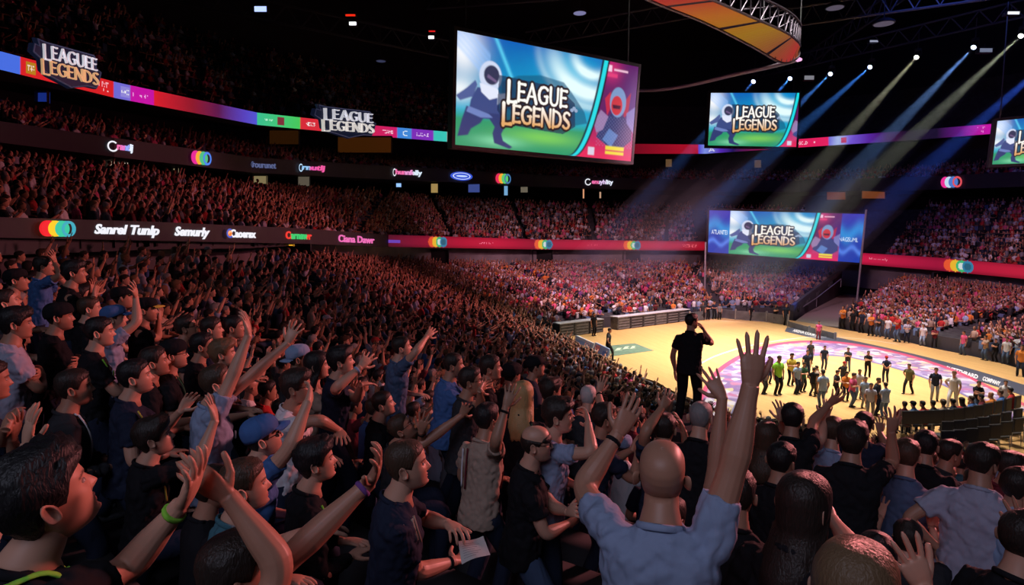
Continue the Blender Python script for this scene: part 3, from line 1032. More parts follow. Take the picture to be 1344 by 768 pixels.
ribbon('ribbon_board', us_r, W1B, W1T, 0, 12, red_paint([(1239, 39)], [('Multistarly', 1141, .4, 24, .25, (255, 150, 175))], [1131, 1160, 1230, 1280, 1344, 1700], [(215, 30, 75), (200, 28, 70), (165, 22, 60), (190, 25, 60), (200, 30, 60), (120, 20, 40)]), 'red ribbon board with one round mark along the right stand', .85)

# ------------------------------------------------------------------ lit sponsor signs on the dark fascias
SIGN_N = [0]
def fascia_frame(u, bf, tf, dadd, w, proud=.10):
    """origin at lower left, unit vectors along / up / out for a sign w pixels wide centred on u"""
    a, b = [outward(P(x, bf(x), W1D(x) + dadd)[None], -proud)[0] for x in (u - w / 2, u + w / 2)]
    c, d = [outward(P(x, tf(x), W1D(x) + dadd)[None], -proud)[0] for x in (u - w / 2, u + w / 2)]
    return a, b, c, d

def sign(txt, u, w, bf, tf, dadd, cols, label, frac=(.2, .8), shear=.0, bold=.02, disc=None, strength=1.0, ring=False):
    """raised lit letters; cols: list of colours cycled over the letters"""
    a, b, c, d = fascia_frame(u, bf, tf, dadd, w)
    root = empty('lit_sign', a)
    org = a.copy()
    tag(root, label, 'sign', 'lit sponsor signs on the fascias')
    out = nrm(np.r_[CC, 0] - np.r_[a[:2], 0])
    lo, hi = frac
    wid = np.linalg.norm(b - a)
    x0 = 0.0
    if disc:
        # ring-shaped emblem in front of the word
        hgt = np.linalg.norm(c - a) * (hi - lo) * 1.15
        r = hgt / 2
        ux, uy = nrm(b - a), nrm(c - a)
        cen = a + uy * np.linalg.norm(c - a) * (lo + hi) / 2 + ux * r
        t = np.linspace(0, 2 * PI, 33)
        for q, (r0, r1, a0, a1, cc) in enumerate(disc):
            tt = np.linspace(a0, a1, 25) * PI
            V = np.concatenate([[cen + (ux * math.cos(x) + uy * math.sin(x)) * r * r0 for x in tt], [cen + (ux * math.cos(x) + uy * math.sin(x)) * r * r1 for x in tt]]) + out * (.05 + .004 * q) - org
            mk('emblem', MB().add(V, [(i, i + 1, 26 + i, 25 + i) for i in range(24)]), emit_mat('sign_%d_%d_%d' % cc, lin(cc), strength), root)
        x0 = 2 * r * 1.12 / wid
    if txt:
        v, t, s = text_tris(txt, shear, bold)
        X, Y = v[:, 0] / s[0], v[:, 1] / s[1]
        # thickness: front and back sheets
        uu = x0 + X * (1 - x0)
        yy = lo + Y * (hi - lo)
        pu = u - w / 2 + w * uu
        dep = W1D(pu) + dadd
        W = np.array([outward((P(p_, bf(p_), dd) * (1 - y_) + P(p_, tf(p_), dd) * y_)[None], -.02)[0] for p_, dd, y_ in zip(pu, dep, yy)]) - org
        k = len(cols)
        cx = X[t].mean(1)
        mats = [emit_mat('sign_%d_%d_%d' % q, lin(q), strength) for q in cols]
        mb = MB()
        mb.add(np.concatenate([W + out * .0012 * dep.mean(), W]), [])
        for tri, x in zip(t, cx):
            mb.f.append(tuple(int(q) for q in tri)); mb.m.append(min(k - 1, int(x * k)))
        # edges that belong to one triangle only get a side wall
        cnt = {}
        for tri in t:
            for q in range(3):
                e = (tri[q], tri[(q + 1) % 3])
                cnt[e] = 1
        n = len(v)
        for (p, q) in list(cnt):
            if (q, p) not in cnt:
                mb.f.append((int(p), int(q), int(q) + n, int(p) + n)); mb.m.append(min(k - 1, int(X[p] * k)))
        mk('lettering', mb, mats, root)
    return root

WH = (240, 242, 250)
sign('Sanrel Tunlp', 165, 85, W1B, W1T, 0, [WH], 'white slanted lettering on the left fascia, largest of the lit words', (.14, .80), .25, .03)
sign('Semurly', 251, 46, W1B, W1T, 0, [WH], 'white slanted lettering second along the left fascia, beside the largest lit word', (.14, .80), .25, .03)
sign('Caoerax', 313, 43, W1B, W1T, 0, [WH], 'white word with round orange and blue emblem on left fascia', (.28, .76), 0, .03, disc=[(.0, .62, 0, 2, (245, 130, 50)), (.62, 1.0, .35, 1.75, (60, 95, 200)), (.2, .5, .2, 1.1, (250, 200, 150))])
sign('Carnawr', 391, 34, W1B, W1T, 0, [(240, 60, 50), (60, 200, 110), (60, 200, 110), (60, 200, 110), (240, 60, 50)], 'red and green lit sign in the left fascia above the dark doorway', (.28, .78), 0, .03)
sign('Ciana Dawr', 467, 47, W1B, W1T, 0, [(235, 110, 180)], 'pink lit lettering at the end of the left fascia', (.22, .75), 0, .02)
ring_w = lambda c: [(.72, 1.0, .25, 1.9, c)]
sign('rantlj', 155, 37, F2B, F2T, 13, [(240, 110, 170), (230, 120, 200), (150, 170, 250), (230, 240, 255)], 'white and pink lit word leftmost on the upper grey fascia', (.28, .78), .1, .03, disc=ring_w(WH))
sign('rourunet', 344, 35, F2B, F2T, 13, [(95, 105, 150)], 'dim grey-blue lit word on the upper grey fascia', (.34, .68), 0, .0, disc=ring_w((95, 105, 150)), strength=.8)
sign('rnutlj', 408, 36, F2B, F2T, 13, [(150, 200, 245), (235, 90, 170), (240, 90, 160)], 'blue and pink lit word beneath the smaller raised logo', (.26, .74), .1, .03, disc=ring_w((190, 225, 255)))
sign('hunnfelly', 534, 39, F2B, F2T, 13, [(240, 110, 170), (235, 150, 210), (220, 235, 250)], 'white and pink lit word left of the blue oval on the upper fascia', (.28, .78), .0, .03, disc=ring_w(WH))
sign('enuyhlity', 786, 37, F2B, F2T, 13, [(240, 110, 170), (225, 200, 240), (235, 240, 255)], 'white lit word on the upper fascia beneath the largest screen', (.28, .78), .0, .03, disc=ring_w(WH))
def oval_sign(u, w, bf, tf, dadd, label, paint_cols, kind):
    a, b, c, d = fascia_frame(u, bf, tf, dadd, w, .14)
    root = empty('lit_sign', a); org = a.copy()
    tag(root, label, 'sign', 'lit sponsor signs on the fascias')
    def pt(x, y, z=0.0):
        q = a * (1 - x) * (1 - y) + b * x * (1 - y) + c * (1 - x) * y + d * x * y
        return q + nrm(np.r_[CC, 0] - np.r_[q[:2], 0]) * z - org
    def disc(cx, cy, rx, ry, z, col, hole=0.0, part='emblem'):
        t = np.linspace(0, 2 * PI, 29)[:-1]
        n = 28
        V = [pt(cx + rx * math.cos(x), cy + ry * math.sin(x), z) for x in t] + [pt(cx + rx * hole * math.cos(x), cy + ry * hole * math.sin(x), z) for x in t] + [pt(cx + rx * math.cos(x), cy + ry * math.sin(x), 0) for x in t]
        f = [(i, (i + 1) % n, n + (i + 1) % n, n + i) for i in range(n)] + [((i + 1) % n, i, 2 * n + i, 2 * n + (i + 1) % n) for i in range(n)]
        if not hole:
            f = [tuple(range(n))] + f[n:]
        mk(part, MB().add(V, f), emit_mat('sign_%d_%d_%d' % col, lin(col), 1.0), root)
    if kind == 'oval':
        disc(.5, .5, .5, .34, .05, paint_cols[0])
        disc(.5, .5, .40, .26, .06, paint_cols[1])
        disc(.5, .5, .36, .22, .07, paint_cols[0])
        disc(.5, .5, .26, .07, .08, paint_cols[2])
    else:
        n = len(paint_cols)
        for q, cc in enumerate(paint_cols):
            disc(.22 + .56 * q / (n - 1), .5, .22, .40, .05 + .012 * q, cc, hole=.66 if (q == n - 1) else 0)
    return root
oval_sign(605, 29, F2B, F2T, 13, 'blue and white lit oval on the upper fascia', [(60, 90, 215), (225, 235, 255), (200, 220, 255)], 'oval')
oval_sign(260, 25, F2B, F2T, 13, 'magenta to blue lit row of discs on the upper fascia at left', [(230, 40, 150), (245, 170, 50), (70, 190, 130), (70, 130, 235)], 'discs')
oval_sign(660, 20, F2B, F2T, 13, 'small row of coloured lit discs beside the blue oval', [(235, 45, 90), (245, 170, 50), (90, 200, 110), (70, 120, 170)], 'discs')
oval_sign(1249, 28, F2B, F2T, 13, 'small row of pink and blue lit discs on the right upper fascia', [(235, 50, 150), (190, 220, 240), (80, 120, 200), (225, 80, 90)], 'discs')
oval_sign(64, 44, W1B, W1T, 0, 'red, yellow and green lit discs, largest sign of overlapping discs on left fascia', [(238, 35, 45), (250, 205, 40), (50, 200, 160), (60, 170, 190)], 'discs')

# ------------------------------------------------------------------ two free-standing raised logos in front of the top ribbon
def raised_logo(lines, bl, br, tl, label, warm):
    bl, br, tl = (np.asarray(p) for p in (bl, br, tl))
    root = empty('raised_logo', bl); org = bl
    tag(root, label, 'sign', 'raised two-line logos on the top ribbon')
    W, H = np.linalg.norm(br - bl), np.linalg.norm(tl - bl)
    ux, uy = (br - bl) / W, (tl - bl) / H
    un = nrm(np.cross(ux, uy))
    if np.dot(un, CAMP - bl) < 0:
        un = -un
    # shield plate with swept corners
    sh = [(-.13, .62), (-.10, .88), (-.02, .84), (-.05, 1.06), (.08, 1.02), (.95, 1.04), (1.0, .90), (.98, .62), (1.08, .52), (1.03, .16), (.98, -.06), (.80, -.06), (.55, -.20), (.50, -.24), (.45, -.20), (.12, -.02), (.02, .12), (.0, .45)]
    q = np.array([ux * x * W + uy * y * H for x, y in sh])
    n = len(sh)
    cen = q.mean(0)
    q2 = cen + (q - cen) * .95
    V = np.concatenate([q - un * .15, q + un * .02, q2 + un * .12])
    f = [tuple(range(2 * n, 3 * n))] + [(i, (i + 1) % n, n + (i + 1) % n, n + i) for i in range(n)] + [(n + i, n + (i + 1) % n, 2 * n + (i + 1) % n, 2 * n + i) for i in range(n)] + [tuple(range(n - 1, -1, -1))]
    mk('shield', MB().add(V, f), mat('logo_navy', lin(28, 34, 62), .4, .3, emit=lin(22, 28, 52), estr=.5), root)
    edge = MB()
    ring = np.concatenate([q2, q2[:1]]) + un * .13
    edge.tube(ring, .035, 6)
    mk('rim', edge, mat('logo_rim', lin(90, 92, 120), .4, .6, emit=lin(70, 70, 100), estr=.4), root)
    for li, txt_ in enumerate(lines):
        st, w = logo_line(txt_)
        y0 = .52 if li == 0 else .06
        hh = .40
        k = (.93 if li == 0 else 1.0) * W / w
        mb = MB()
        stroke_mesh(mb, st, ux * ((.04 if li == 0 else 0.0) * W) + uy * y0 * H + un * .12, ux * k, uy * hh * H, un, .004 * bl[1])
        c = (lin(235, 235, 245), lin(235, 190, 140) if warm else lin(245, 240, 235))[li]
        mk('lettering', mb, mat('logo_face_%d_%d' % (li, warm), c, .35, .2, emit=c, estr=.55), root)
    return root
d = 40
raised_logo(['LEAGUEE', 'LEGENDS'], P(51, 97, 27), P(127, 115, 29.5), P(49, 53, 27), 'larger raised two-line logo with seven-letter top word at far left', True)
raised_logo(['LEAGUE', 'LEGENDS'], P(420, 172, 47), P(489, 177, 53), P(419, 139, 47), 'smaller raised two-line logo in front of the top ribbon near the largest screen', False)
# ================================================================== overhead truss ring with lit underside
def bary_curve(px, n=12):
    q = spl([p[:2] for p in px], n)
    dd = np.interp(np.linspace(0, 1, len(q)), np.linspace(0, 1, len(px)), [p[2] for p in px])
    return np.array([P(u, v, y) for (u, v), y in zip(q, dd)])

def truss_ring():
    # outer and inner lower chords of the ring, from the picture's top edge round the corner and away
    lo_out = bary_curve([(800, -22, 27), (865, 6, 29), (925, 30, 31), (985, 60, 33), (1025, 82, 35), (1044, 78, 37), (1049, 68, 39), (1040, 56, 42)])
    lo_in = bary_curve([(870, -26, 28), (930, -2, 30), (985, 22, 32), (1030, 42, 34), (1046, 54, 36), (1050, 60, 38), (1048, 60, 40), (1036, 52, 43)])
    up = np.array([0, 0, 1.15])
    root = empty('truss_ring', lo_out[0]); org = lo_out[0].copy()
    tag(root, 'curved overhead lighting truss with orange and yellow lit underside', 'truss')
    a, b = lo_out - org, lo_in - org
    n = len(a)
    mb = MB()
    V = np.concatenate([a, b, a + [0, 0, .08], b + [0, 0, .08]])
    f = [(i, i + 1, n + i + 1, n + i) for i in range(n - 1)] + [(2 * n + i + 1, 2 * n + i, 3 * n + i, 3 * n + i + 1) for i in range(n - 1)]
    f += [(i + 1, i, 2 * n + i, 2 * n + i + 1) for i in range(n - 1)] + [(n + i, n + i + 1, 3 * n + i + 1, 3 * n + i) for i in range(n - 1)]
    # lit panels: colour runs along the ring
    img = np.zeros((n - 1, 3))
    stops = np.linspace(0, 1, 9)
    cl = [lin(*c) for c in ((190, 60, 60), (205, 55, 50), (215, 120, 40), (195, 140, 45), (175, 95, 60), (215, 60, 60), (215, 110, 50), (190, 110, 80), (150, 80, 80))]
    for c in range(3):
        img[:, c] = np.interp(np.linspace(0, 1, n - 1), stops, [q[c] for q in cl])
    for q in range(n - 1):
        if q % 14 == 13:
            img[q] = (.02, .01, .02)
    o = mk('lit_panel', MB().add(V, f), led_mat('truss_led', .55), root)
    cc = np.tile(np.repeat(img, 4, axis=0), (4, 1)).reshape(-1, 3)
    color_attr(o.data, 'led', cc[:len(o.data.loops)], 'CORNER')
    tb = MB()
    for ch in (a, b, a + up, b + up):
        tb.tube(ch, .07, 6)
    mk('chord', tb, mat('truss_metal', (.12, .10, .14), .45, .5), root)
    wb = MB()
    for ch in (a, b):
        for i in range(0, n - 3, 3):
            wb.tube([ch[i], ch[i + 3] + up], .035, 5)
            wb.tube([ch[i + 3] + up, ch[i + 3]], .035, 5)
    for i in range(0, n - 3, 6):
        wb.tube([a[i] + up, b[i + 3] + up], .035, 5)
    mk('lattice', wb, mat('truss_metal', (.12, .10, .14), .45, .5), root)
    for i in (6, 40, 70):
        mk('hanging_cable', MB().tube([a[i] + up, a[i] + [0, 0, 9]], .04, 5), M_STEEL, root)
truss_ring()
far_arc = bary_curve([(1048, 78, 46), (1010, 88, 50), (960, 99, 54), (905, 112, 58), (865, 118, 61), (838, 119, 64)])
o = mk('curved_track', MB().tube(far_arc, np.c_[np.full(len(far_arc), .16), np.full(len(far_arc), .30)], 8, flat=(0, 0, 1)), mat('track_metal', (.30, .27, .36), .45, .4))
tag(o, 'thin curved overhead track sweeping from the truss corner toward the largest screen', 'track')

# roof steelwork, dark
M_ROOF = mat('roof_steel', (.04, .04, .055), .5, .4)
def roof_truss(name, p, q, h=1.6, label=None):
    p, q = np.asarray(p), np.asarray(q)
    root = empty(name, p)
    tag(root, label, 'roof truss')
    L = q - p
    mb = MB()
    for dz in (0, h):
        mb.tube([[0, 0, dz], L + [0, 0, dz]], .12, 6)
    mk('chord', mb, M_ROOF, root)
    wb = MB()
    k = 22
    for i in range(k):
        a, b = L * i / k, L * (i + 1) / k
        wb.tube([a + [0, 0, h * (i % 2)], b + [0, 0, h * ((i + 1) % 2)]], .06, 5)
    mk('lattice', wb, M_ROOF, root)
for i, (a, b, lb) in enumerate([
    (P(190, -5, 50), P(592, 76, 62), 'long dark roof truss slanting down toward the largest screen'),
    (P(560, 12, 66), P(1000, -20, 58), 'dark roof truss crossing above the largest screen'),
    (P(690, 62, 70), P(990, 8, 60), 'dark roof truss behind the right end of the largest screen'),
    (P(1000, 100, 80), P(1344, 22, 60), 'dark roof truss above the beam lights'),
    (P(1000, 40, 60), P(1344, -8, 48), 'dark roof truss above the round ceiling lamps'),
    (P(1060, 85, 84), P(1200, -10, 60), 'dark roof truss slanting behind the corner of the curved truss')]):
    roof_truss('roof_truss', a, b, 1.6, lb)

def roof_lamp(u, v, y, r, label, col, s):
    p = P(u, v, y)
    root = empty('ceiling_lamp', p)
    tag(root, label, 'ceiling lamp', 'lamps under the roof')
    mb = MB()
    t = np.linspace(0, 2 * PI, 25)[:-1]
    rings = [(r * .55, .35), (r * .95, .12), (r, 0), (r * .9, -.02)]
    V = np.concatenate([[(k * math.cos(x), k * math.sin(x), z) for x in t] for k, z in rings])
    f = [(a * 24 + i, a * 24 + (i + 1) % 24, (a + 1) * 24 + (i + 1) % 24, (a + 1) * 24 + i) for a in range(3) for i in range(24)] + [tuple(range(23, -1, -1))]
    mk('hood', MB().add(V, f), M_ROOF, root)
    mk('diffuser', MB().add([(r * .88 * math.cos(x), r * .88 * math.sin(x), -.03) for x in t], [tuple(range(24))]), emit_mat('lamp_%s' % label[:12], col, s), root)
    mk('stem', MB().tube([(0, 0, .3), (0, 0, 3)], .04, 6), M_ROOF, root)
roof_lamp(761, 17, 55, .62, 'round pale ceiling lamp above the right end of the largest screen', lin(150, 150, 200), .6)
roof_lamp(1096, 10, 52, .75, 'round dim ceiling lamp at the top edge right of the truss corner', lin(120, 110, 130), .45)
roof_lamp(1160, 31, 52, .85, 'larger round dim ceiling lamp nearest the row of beam lights', lin(120, 110, 130), .45)
roof_lamp(500, 80, 60, .5, 'small dim ceiling lamp left of the largest screen', lin(70, 75, 110), .5)

def flood(u, v, y, w, h, col, s, label):
    w, h = w * .75, h * .7
    p = P(u, v, y)
    root = empty('floodlight', p)
    tag(root, label, 'floodlight', 'floodlights hung under the roof')
    mb = MB().box((0, .25, 0), (w * 1.15, .5, h * 1.3)).box((0, .05, h * .62), (w * 1.25, .3, .08))
    mk('housing', mb, M_BLACK, root)
    mk('lens', MB().box((0, -.03, 0), (w, .04, h)), emit_mat('flood_%d_%d' % (u, v), col, s), root)
    mk('bracket', MB().tube([(-w * .6, .2, 0), (-w * .6, .2, h), (w * .6, .2, h), (w * .6, .2, 0)], .04, 5).tube([(0, .2, h), (0, .2, h + .3)], .05, 5), M_ROOF, root)
flood(342, 12, 48, 1.2, .55, lin(170, 190, 255), 1.5, 'white-blue floodlight at top edge of the dark roof, leftmost')
flood(463, 31, 55, .8, .4, lin(250, 250, 255), 1.8, 'small white floodlight beneath a red glowing one')
flood(460, 20, 55, 1.1, .25, lin(240, 40, 20), 1.2, 'red glowing light strip above the small white floodlight')
flood(566, 49, 60, .7, .4, lin(250, 250, 255), 1.8, 'white floodlight just left of the largest screen')
flood(567, 41, 60, .8, .2, lin(220, 30, 30), 1.0, 'red light strip above the white floodlight beside the largest screen')
flood(1330, 17, 50, 1.2, .3, lin(240, 245, 255), 1.3, 'white strip light at the top right corner')
flood(1062, 102, 80, 1.6, .7, lin(170, 170, 180), .5, 'dim pale floodlight just right of the mid-sized screen top')
flood(1147, 54, 70, 1.2, .3, lin(170, 175, 200), .7, 'thin pale light strip under the second dim round lamp')
flood(1294, 66, 62, 1.6, .5, lin(150, 160, 190), .5, 'dim cluster light beside the second beam light from the right')
flood(323, 80, 62, 1.2, .25, lin(80, 130, 190), .7, 'dim blue light strip in the dark upper left stand')

# moving-head beam lights
BEAMS = [  # lamp pixel, depth, aim pixel, aim depth, colour, power, half angle
    (989, 107, 78, 955, 145, 74, (90, 150, 255), 1.0), (1037, 103, 78, 985, 160, 72, (80, 150, 255), 1.0), (1090, 97, 77, 1020, 165, 70, (95, 160, 255), 1.1),
    (1142, 88, 76, 1035, 182, 68, (80, 150, 255), 1.2), (1203, 75, 74, 1060, 235, 64, (250, 245, 205), 1.2), (1278, 62, 70, 1120, 225, 62, (140, 185, 255), 1.4), (1340, 47, 66, 1165, 210, 60, (245, 248, 215), 1.25),
    (1400, 60, 64, 1240, 200, 60, (60, 105, 240), 1.8)]
BEAM_OBJ = []
for i, (u, v, y, au, av, ay, c, pw) in enumerate(BEAMS):
    p, q = P(u, v, y), P(au, av, ay)
    d = nrm(q - p)
    root = empty('beam_light', p)
    names = ['leftmost beam light, right above the mid-sized screen', 'second beam light from the left, above the mid-sized screen', 'third beam light from the left, blue, just right of the mid-sized screen', 'fourth beam light from the left with a blue beam', 'fifth beam light with a pale yellow beam', 'sixth beam light with a long white-blue beam', 'rightmost beam light in the frame with pale yellow beam', 'beam light beyond the right edge of the frame']
    tag(root, names[i], 'beam light', 'row of beam lights under the roof')
    r = .28
    mb = MB().tube([d * -.75, d * -.6, d * -.15, d * 0.0], [.16, .26, r, r * 1.05], 14)
    mk('head', mb, M_BLACK, root, smooth=True)
    t = np.linspace(0, 2 * PI, 21)[:-1]
    a1 = nrm(np.cross(d, (0, 0, 1))); a2 = np.cross(d, a1)
    mk('lens', MB().add([d * .03 + (a1 * math.cos(x) + a2 * math.sin(x)) * r * .92 for x in t], [tuple(range(20))]), emit_mat('beam_lens_%d_%d_%d' % c, tuple(.5 + .5 * z for z in lin(*c)), 6.0), root)
    mk('yoke', MB().tube([a1 * .4 + d * -.3, a1 * .4 + np.array([0, 0, .55]) + d * -.3, -a1 * .4 + np.array([0, 0, .55]) + d * -.3, -a1 * .4 + d * -.3], .05, 6).box(d * -.3 + np.array([0, 0, .7]), (.5, .5, .25)).tube([d * -.3 + np.array([0, 0, .8]), d * -.3 + np.array([0, 0, 3])], .05, 6), M_ROOF, root)
    BEAM_OBJ.append((p, d, lin(*c), pw))

# ================================================================== things at the court
def table_unit(p, ux, w, label, tone):
    """a draped scorers' table: dark front panel in a frame, pale top"""
    root = empty('scorers_table', p)
    tag(root, label, 'table', "scorers' tables along the far end of the court")
    uy = np.array([-ux[1], ux[0], 0]); ax = np.array([ux, uy, [0, 0, 1]])
    mb = MB()
    mb.box(uy * .02 + [0, 0, .5], (w * .94, .05, .92), ax=ax).box(-ux * w * .46 + uy * .4 + [0, 0, .5], (.06, .75, .98), ax=ax).box(ux * w * .46 + uy * .4 + [0, 0, .5], (.06, .75, .98), ax=ax)
    mk('front_panel', mb, mat('table_dark_%d' % tone, ((.05, .055, .065), (.085, .09, .10), (.035, .035, .045))[tone], .5, noise=(2.5, .5)), root)
    mk('table_top', MB().box(uy * .38 + [0, 0, 1.03], (w * .99, .86, .06), ax=ax), mat('table_top', (.42, .44, .5), .4), root)
    m2 = MB()
    for z in (.12, .34, .56, .78):
        m2.box(-uy * .02 + [0, 0, z], (w * .8, .03, .05), ax=ax)
    mk('rib_panel', m2, mat('table_rib', (.20, .21, .24), .5), root)
A0, A1 = Pz(734, 444, 0)[:2], Pz(905, 421.5, 0)[:2]
ordn = ['second', 'third', 'fourth', 'fifth', 'sixth', 'seventh', 'eighth', 'ninth', 'tenth', 'eleventh']
ux = np.r_[nrm(np.r_[A1 - A0, 0])]
NT = 10
for i in range(NT):
    t = (i + .5) / NT
    if i == 3:
        continue
    p = np.r_[A0 + (A1 - A0) * t, .02]
    lb = ("scorers' table nearest the left sideline corner" if i == 0 else "%s scorers' table from the left sideline corner" % ordn[(i if i < 3 else i - 1) - 1]) + ' at the far end'
    table_unit(p, ux, np.linalg.norm(A1 - A0) / NT, lb, i % 3)

def ad_board(p0, p1, h, label, cols, txt):
    p0, p1 = np.asarray(p0), np.asarray(p1)
    root = empty('advertising_board', p0); w = np.linalg.norm(p1 - p0); ux = (p1 - p0) / w
    tag(root, label, 'advertising board')
    uy = np.array([-ux[1], ux[0], 0])
    uy = uy if np.dot(uy, CC - p0[:2] if False else np.r_[CC - p0[:2], 0]) > 0 else -uy
    lean = nrm(uy * .25 + np.array([0, 0, 1]))
    def pt(x, y, z=0.0):
        return ux * x * w + lean * y * h - uy * z
    mb = MB().add([pt(0, 0), pt(1, 0), pt(1, 1), pt(0, 1), pt(0, 0, -.08), pt(1, 0, -.08), pt(1, 1, -.08), pt(0, 1, -.08)], [(0, 1, 2, 3), (7, 6, 5, 4), (0, 4, 5, 1), (1, 5, 6, 2), (2, 6, 7, 3), (3, 7, 4, 0)])
    mk('panel', mb, mat('board_' + label[:9], cols[0], .5), root)
    for q, (x0, y0, x1, y1, c) in enumerate(cols[1]):
        mk('print', MB().add([pt(x0, y0, .01), pt(x1, y0 + .05, .01), pt(x1 - .04, y1, .01), pt(x0 + .05, y1 - .06, .01)], [(0, 1, 2, 3)]), mat('print_%.2f_%.2f_%.2f' % c, c, .5), root)
    for x in (.1, .9):
        mk('leg', MB().tube([pt(x, .9, -.06), ux * x * w + uy * .55], .03, 6), M_STEEL, root)
b0, b1, b2 = Pz(751, 458, 0), Pz(774, 470, 0), Pz(794, 480, 0)
ad_board(b0, b1, .95, 'pale blue and violet advertising board by the left sideline', ((.55, .62, .75), [(.05, .55, .95, .85, (.30, .45, .75)), (.1, .2, .9, .45, (.45, .30, .60)), (.05, .05, .4, .2, (.8, .8, .85))]), '')
ad_board(b1 + [.1, 0, 0], b2, 1.0, 'blue, red and yellow advertising board nearest the lone dark figure', ((.30, .42, .72), [(.05, .6, .45, .95, (.75, .2, .3)), (.3, .1, .7, .5, (.75, .65, .15)), (.6, .3, .95, .8, (.12, .22, .6)), (.72, .4, .86, .62, (.8, .85, .9))]), '')

# pink fronted table / banner in the far corner
p0, p1 = Pz(966, 415.5, 0), Pz(998, 414.5, 0)
p0, p1 = P(966, 414, 60), P(998, 413, 60)
root = empty('banner_table', p0); tag(root, 'table with bright pink banner front in the far corner', 'table')
L = p1 - p0; W_ = np.linalg.norm(L)
ux_ = nrm([L[0], L[1], 0]); uy_ = np.array([-ux_[1], ux_[0], 0]); axm = np.array([ux_, uy_, [0, 0, 1]])
mk('banner', MB().box(ux_ * W_ / 2 + [0, 0, .42], (W_, .06, .62), ax=axm), mat('banner_pink', (.62, .08, .18), .6), root)
mk('table_top', MB().box(ux_ * W_ / 2 + uy_ * .4 + [0, 0, .76], (W_ * 1.02, .8, .05), ax=axm), M_STEEL, root)
for x in (.03, .97):
    mk('leg', MB().box(ux_ * W_ * x + uy_ * .7 + [0, 0, .37], (.06, .06, .74), ax=axm), M_STEEL, root)
v, t, s = text_tris('Fanzone', .2, .02)
mk('lettering', MB().add(np.outer(v[:, 0] / s[0] * .7 + .15, ux_ * W_) - uy_ * .04 + np.outer(v[:, 1] / s[1] * .22 + .32, [0, 0, 1]), t), M_WHITE, root)

# low barrier across the far corner and the gangway mouth
def barrier(px, label, h=.95):
    pts = np.array([Pz(u, v, 0) for u, v in px])
    root = empty('court_barrier', pts[0]); org = pts[0].copy()
    tag(root, label, 'barrier')
    mb = MB()
    for a, b in zip(pts[:-1], pts[1:]):
        c = (a + b) / 2 - org; L = b - a; w = np.linalg.norm(L)
        ax_ = np.array([L / w, np.cross([0, 0, 1], L / w), [0, 0, 1]])
        mb.box(c + [0, 0, h * .5], (w, .07, h * .86), ax=ax_)
    mk('panel', mb, mat('barrier_grey', (.10, .105, .125), .5, noise=(1.2, .35)), root)
    for p in pts:
        mk('post', MB().box(p - org + [0, 0, h * .55], (.12, .12, h * 1.1)), M_STEEL, root)
barrier([(905, 423), (945, 417.5), (965, 420), (1006, 423), (1034, 428)], 'grey panel barrier between the court and the far corner seats', .9)
barrier([(1034, 429), (1062, 437), (1096, 446)], 'low dark barrier at the mouth of the gangway', .5)
# tall slim masts beside the low screen
for u0, v0, u1, v1, y, lb in [(925, 395, 926, 318, 62, 'slim steel mast left of the low wide screen'), (1124, 392, 1137, 275, 60, 'tall slim steel mast at the right end of the low wide screen')]:
    a, b = P(u0, v0, y), P(u1, v1, y)
    a2 = np.r_[a[:2], 0.0]
    root = empty('mast', a2); tag(root, lb, 'mast', 'slim masts')
    mk('pole', MB().tube([(0, 0, 0), b - a2], .09, 8), M_STEEL, root)
    mk('base_plate', MB().box((0, 0, .03), (.5, .5, .06)), M_BLACK, root)
# gangway hand rail
rl = [P(1046, 408, 57), P(1072, 391, 60), P(1104, 366, 66)]
o = mk('hand_rail', MB().tube([rl[0] - [0, 0, .9], rl[0]], .04, 6).tube(rl, .05, 6).tube([rl[1] - [0, 0, .9], rl[1]], .04, 6).tube([rl[2] - [0, 0, .9], rl[2]], .04, 6), M_STEEL)
tag(o, 'sloping pale hand rail beside the gangway under the low screen', 'hand rail')

# rows of dark folding chairs at the near right corner of the floor
def chair_parts(root):
    m = mat('chair_dark', (.055, .058, .07), .5)
    mk('seat', MB().box((0, .02, .45), (.44, .42, .06)).box((0, .02, .42), (.40, .38, .03)), m, root)
    mk('backrest', MB().box((0, -.21, .78), (.44, .05, .50)).box((0, -.215, .80), (.36, .065, .40)), m, root)
    for sx in (-.2, .2):
        for sy in (-.18, .2):
            mk('leg', MB().tube([(sx, sy, .44), (sx * 1.05, sy * 1.15, 0)], .014, 6), M_STEEL, root)
        mk('back_post', MB().tube([(sx, -.19, .42), (sx, -.215, .92)], .014, 6), M_STEEL, root)

def copy_tree(o, parent=None):
    c = o.copy(); COL.objects.link(c)
    if parent is not None:
        c.parent = parent
    for ch in [x for x in o.children]:
        copy_tree(ch, c)
    return c

proto = None
CHN = ['first', 'second', 'third', 'fourth', 'fifth', 'sixth', 'seventh', 'eighth', 'ninth', 'tenth']
for r in range(2):
    for i in range(9):
        t = i / 8
        u, v = 1236 + 120 * t, (588 + 14 * r) - 31 * t + 6 * math.sin(t * 3)
        p = Pz(u, v, .02 if r < 0 else 0.02)
        if proto is None:
            proto = empty('folding_chair', p); chair_parts(proto); c = proto
        else:
            c = copy_tree(proto)
        c.location = p
        f_ = nrm(np.r_[CC - p[:2], 0])
        c.rotation_euler = (0, 0, math.atan2(f_[1], f_[0]) - PI / 2)
        tag(c, 'dark empty folding chair, %s from the left in the %s row behind the courtside guests' % (CHN[i], ['front', 'back'][r]), 'chair', 'dark folding chairs at the near right corner')

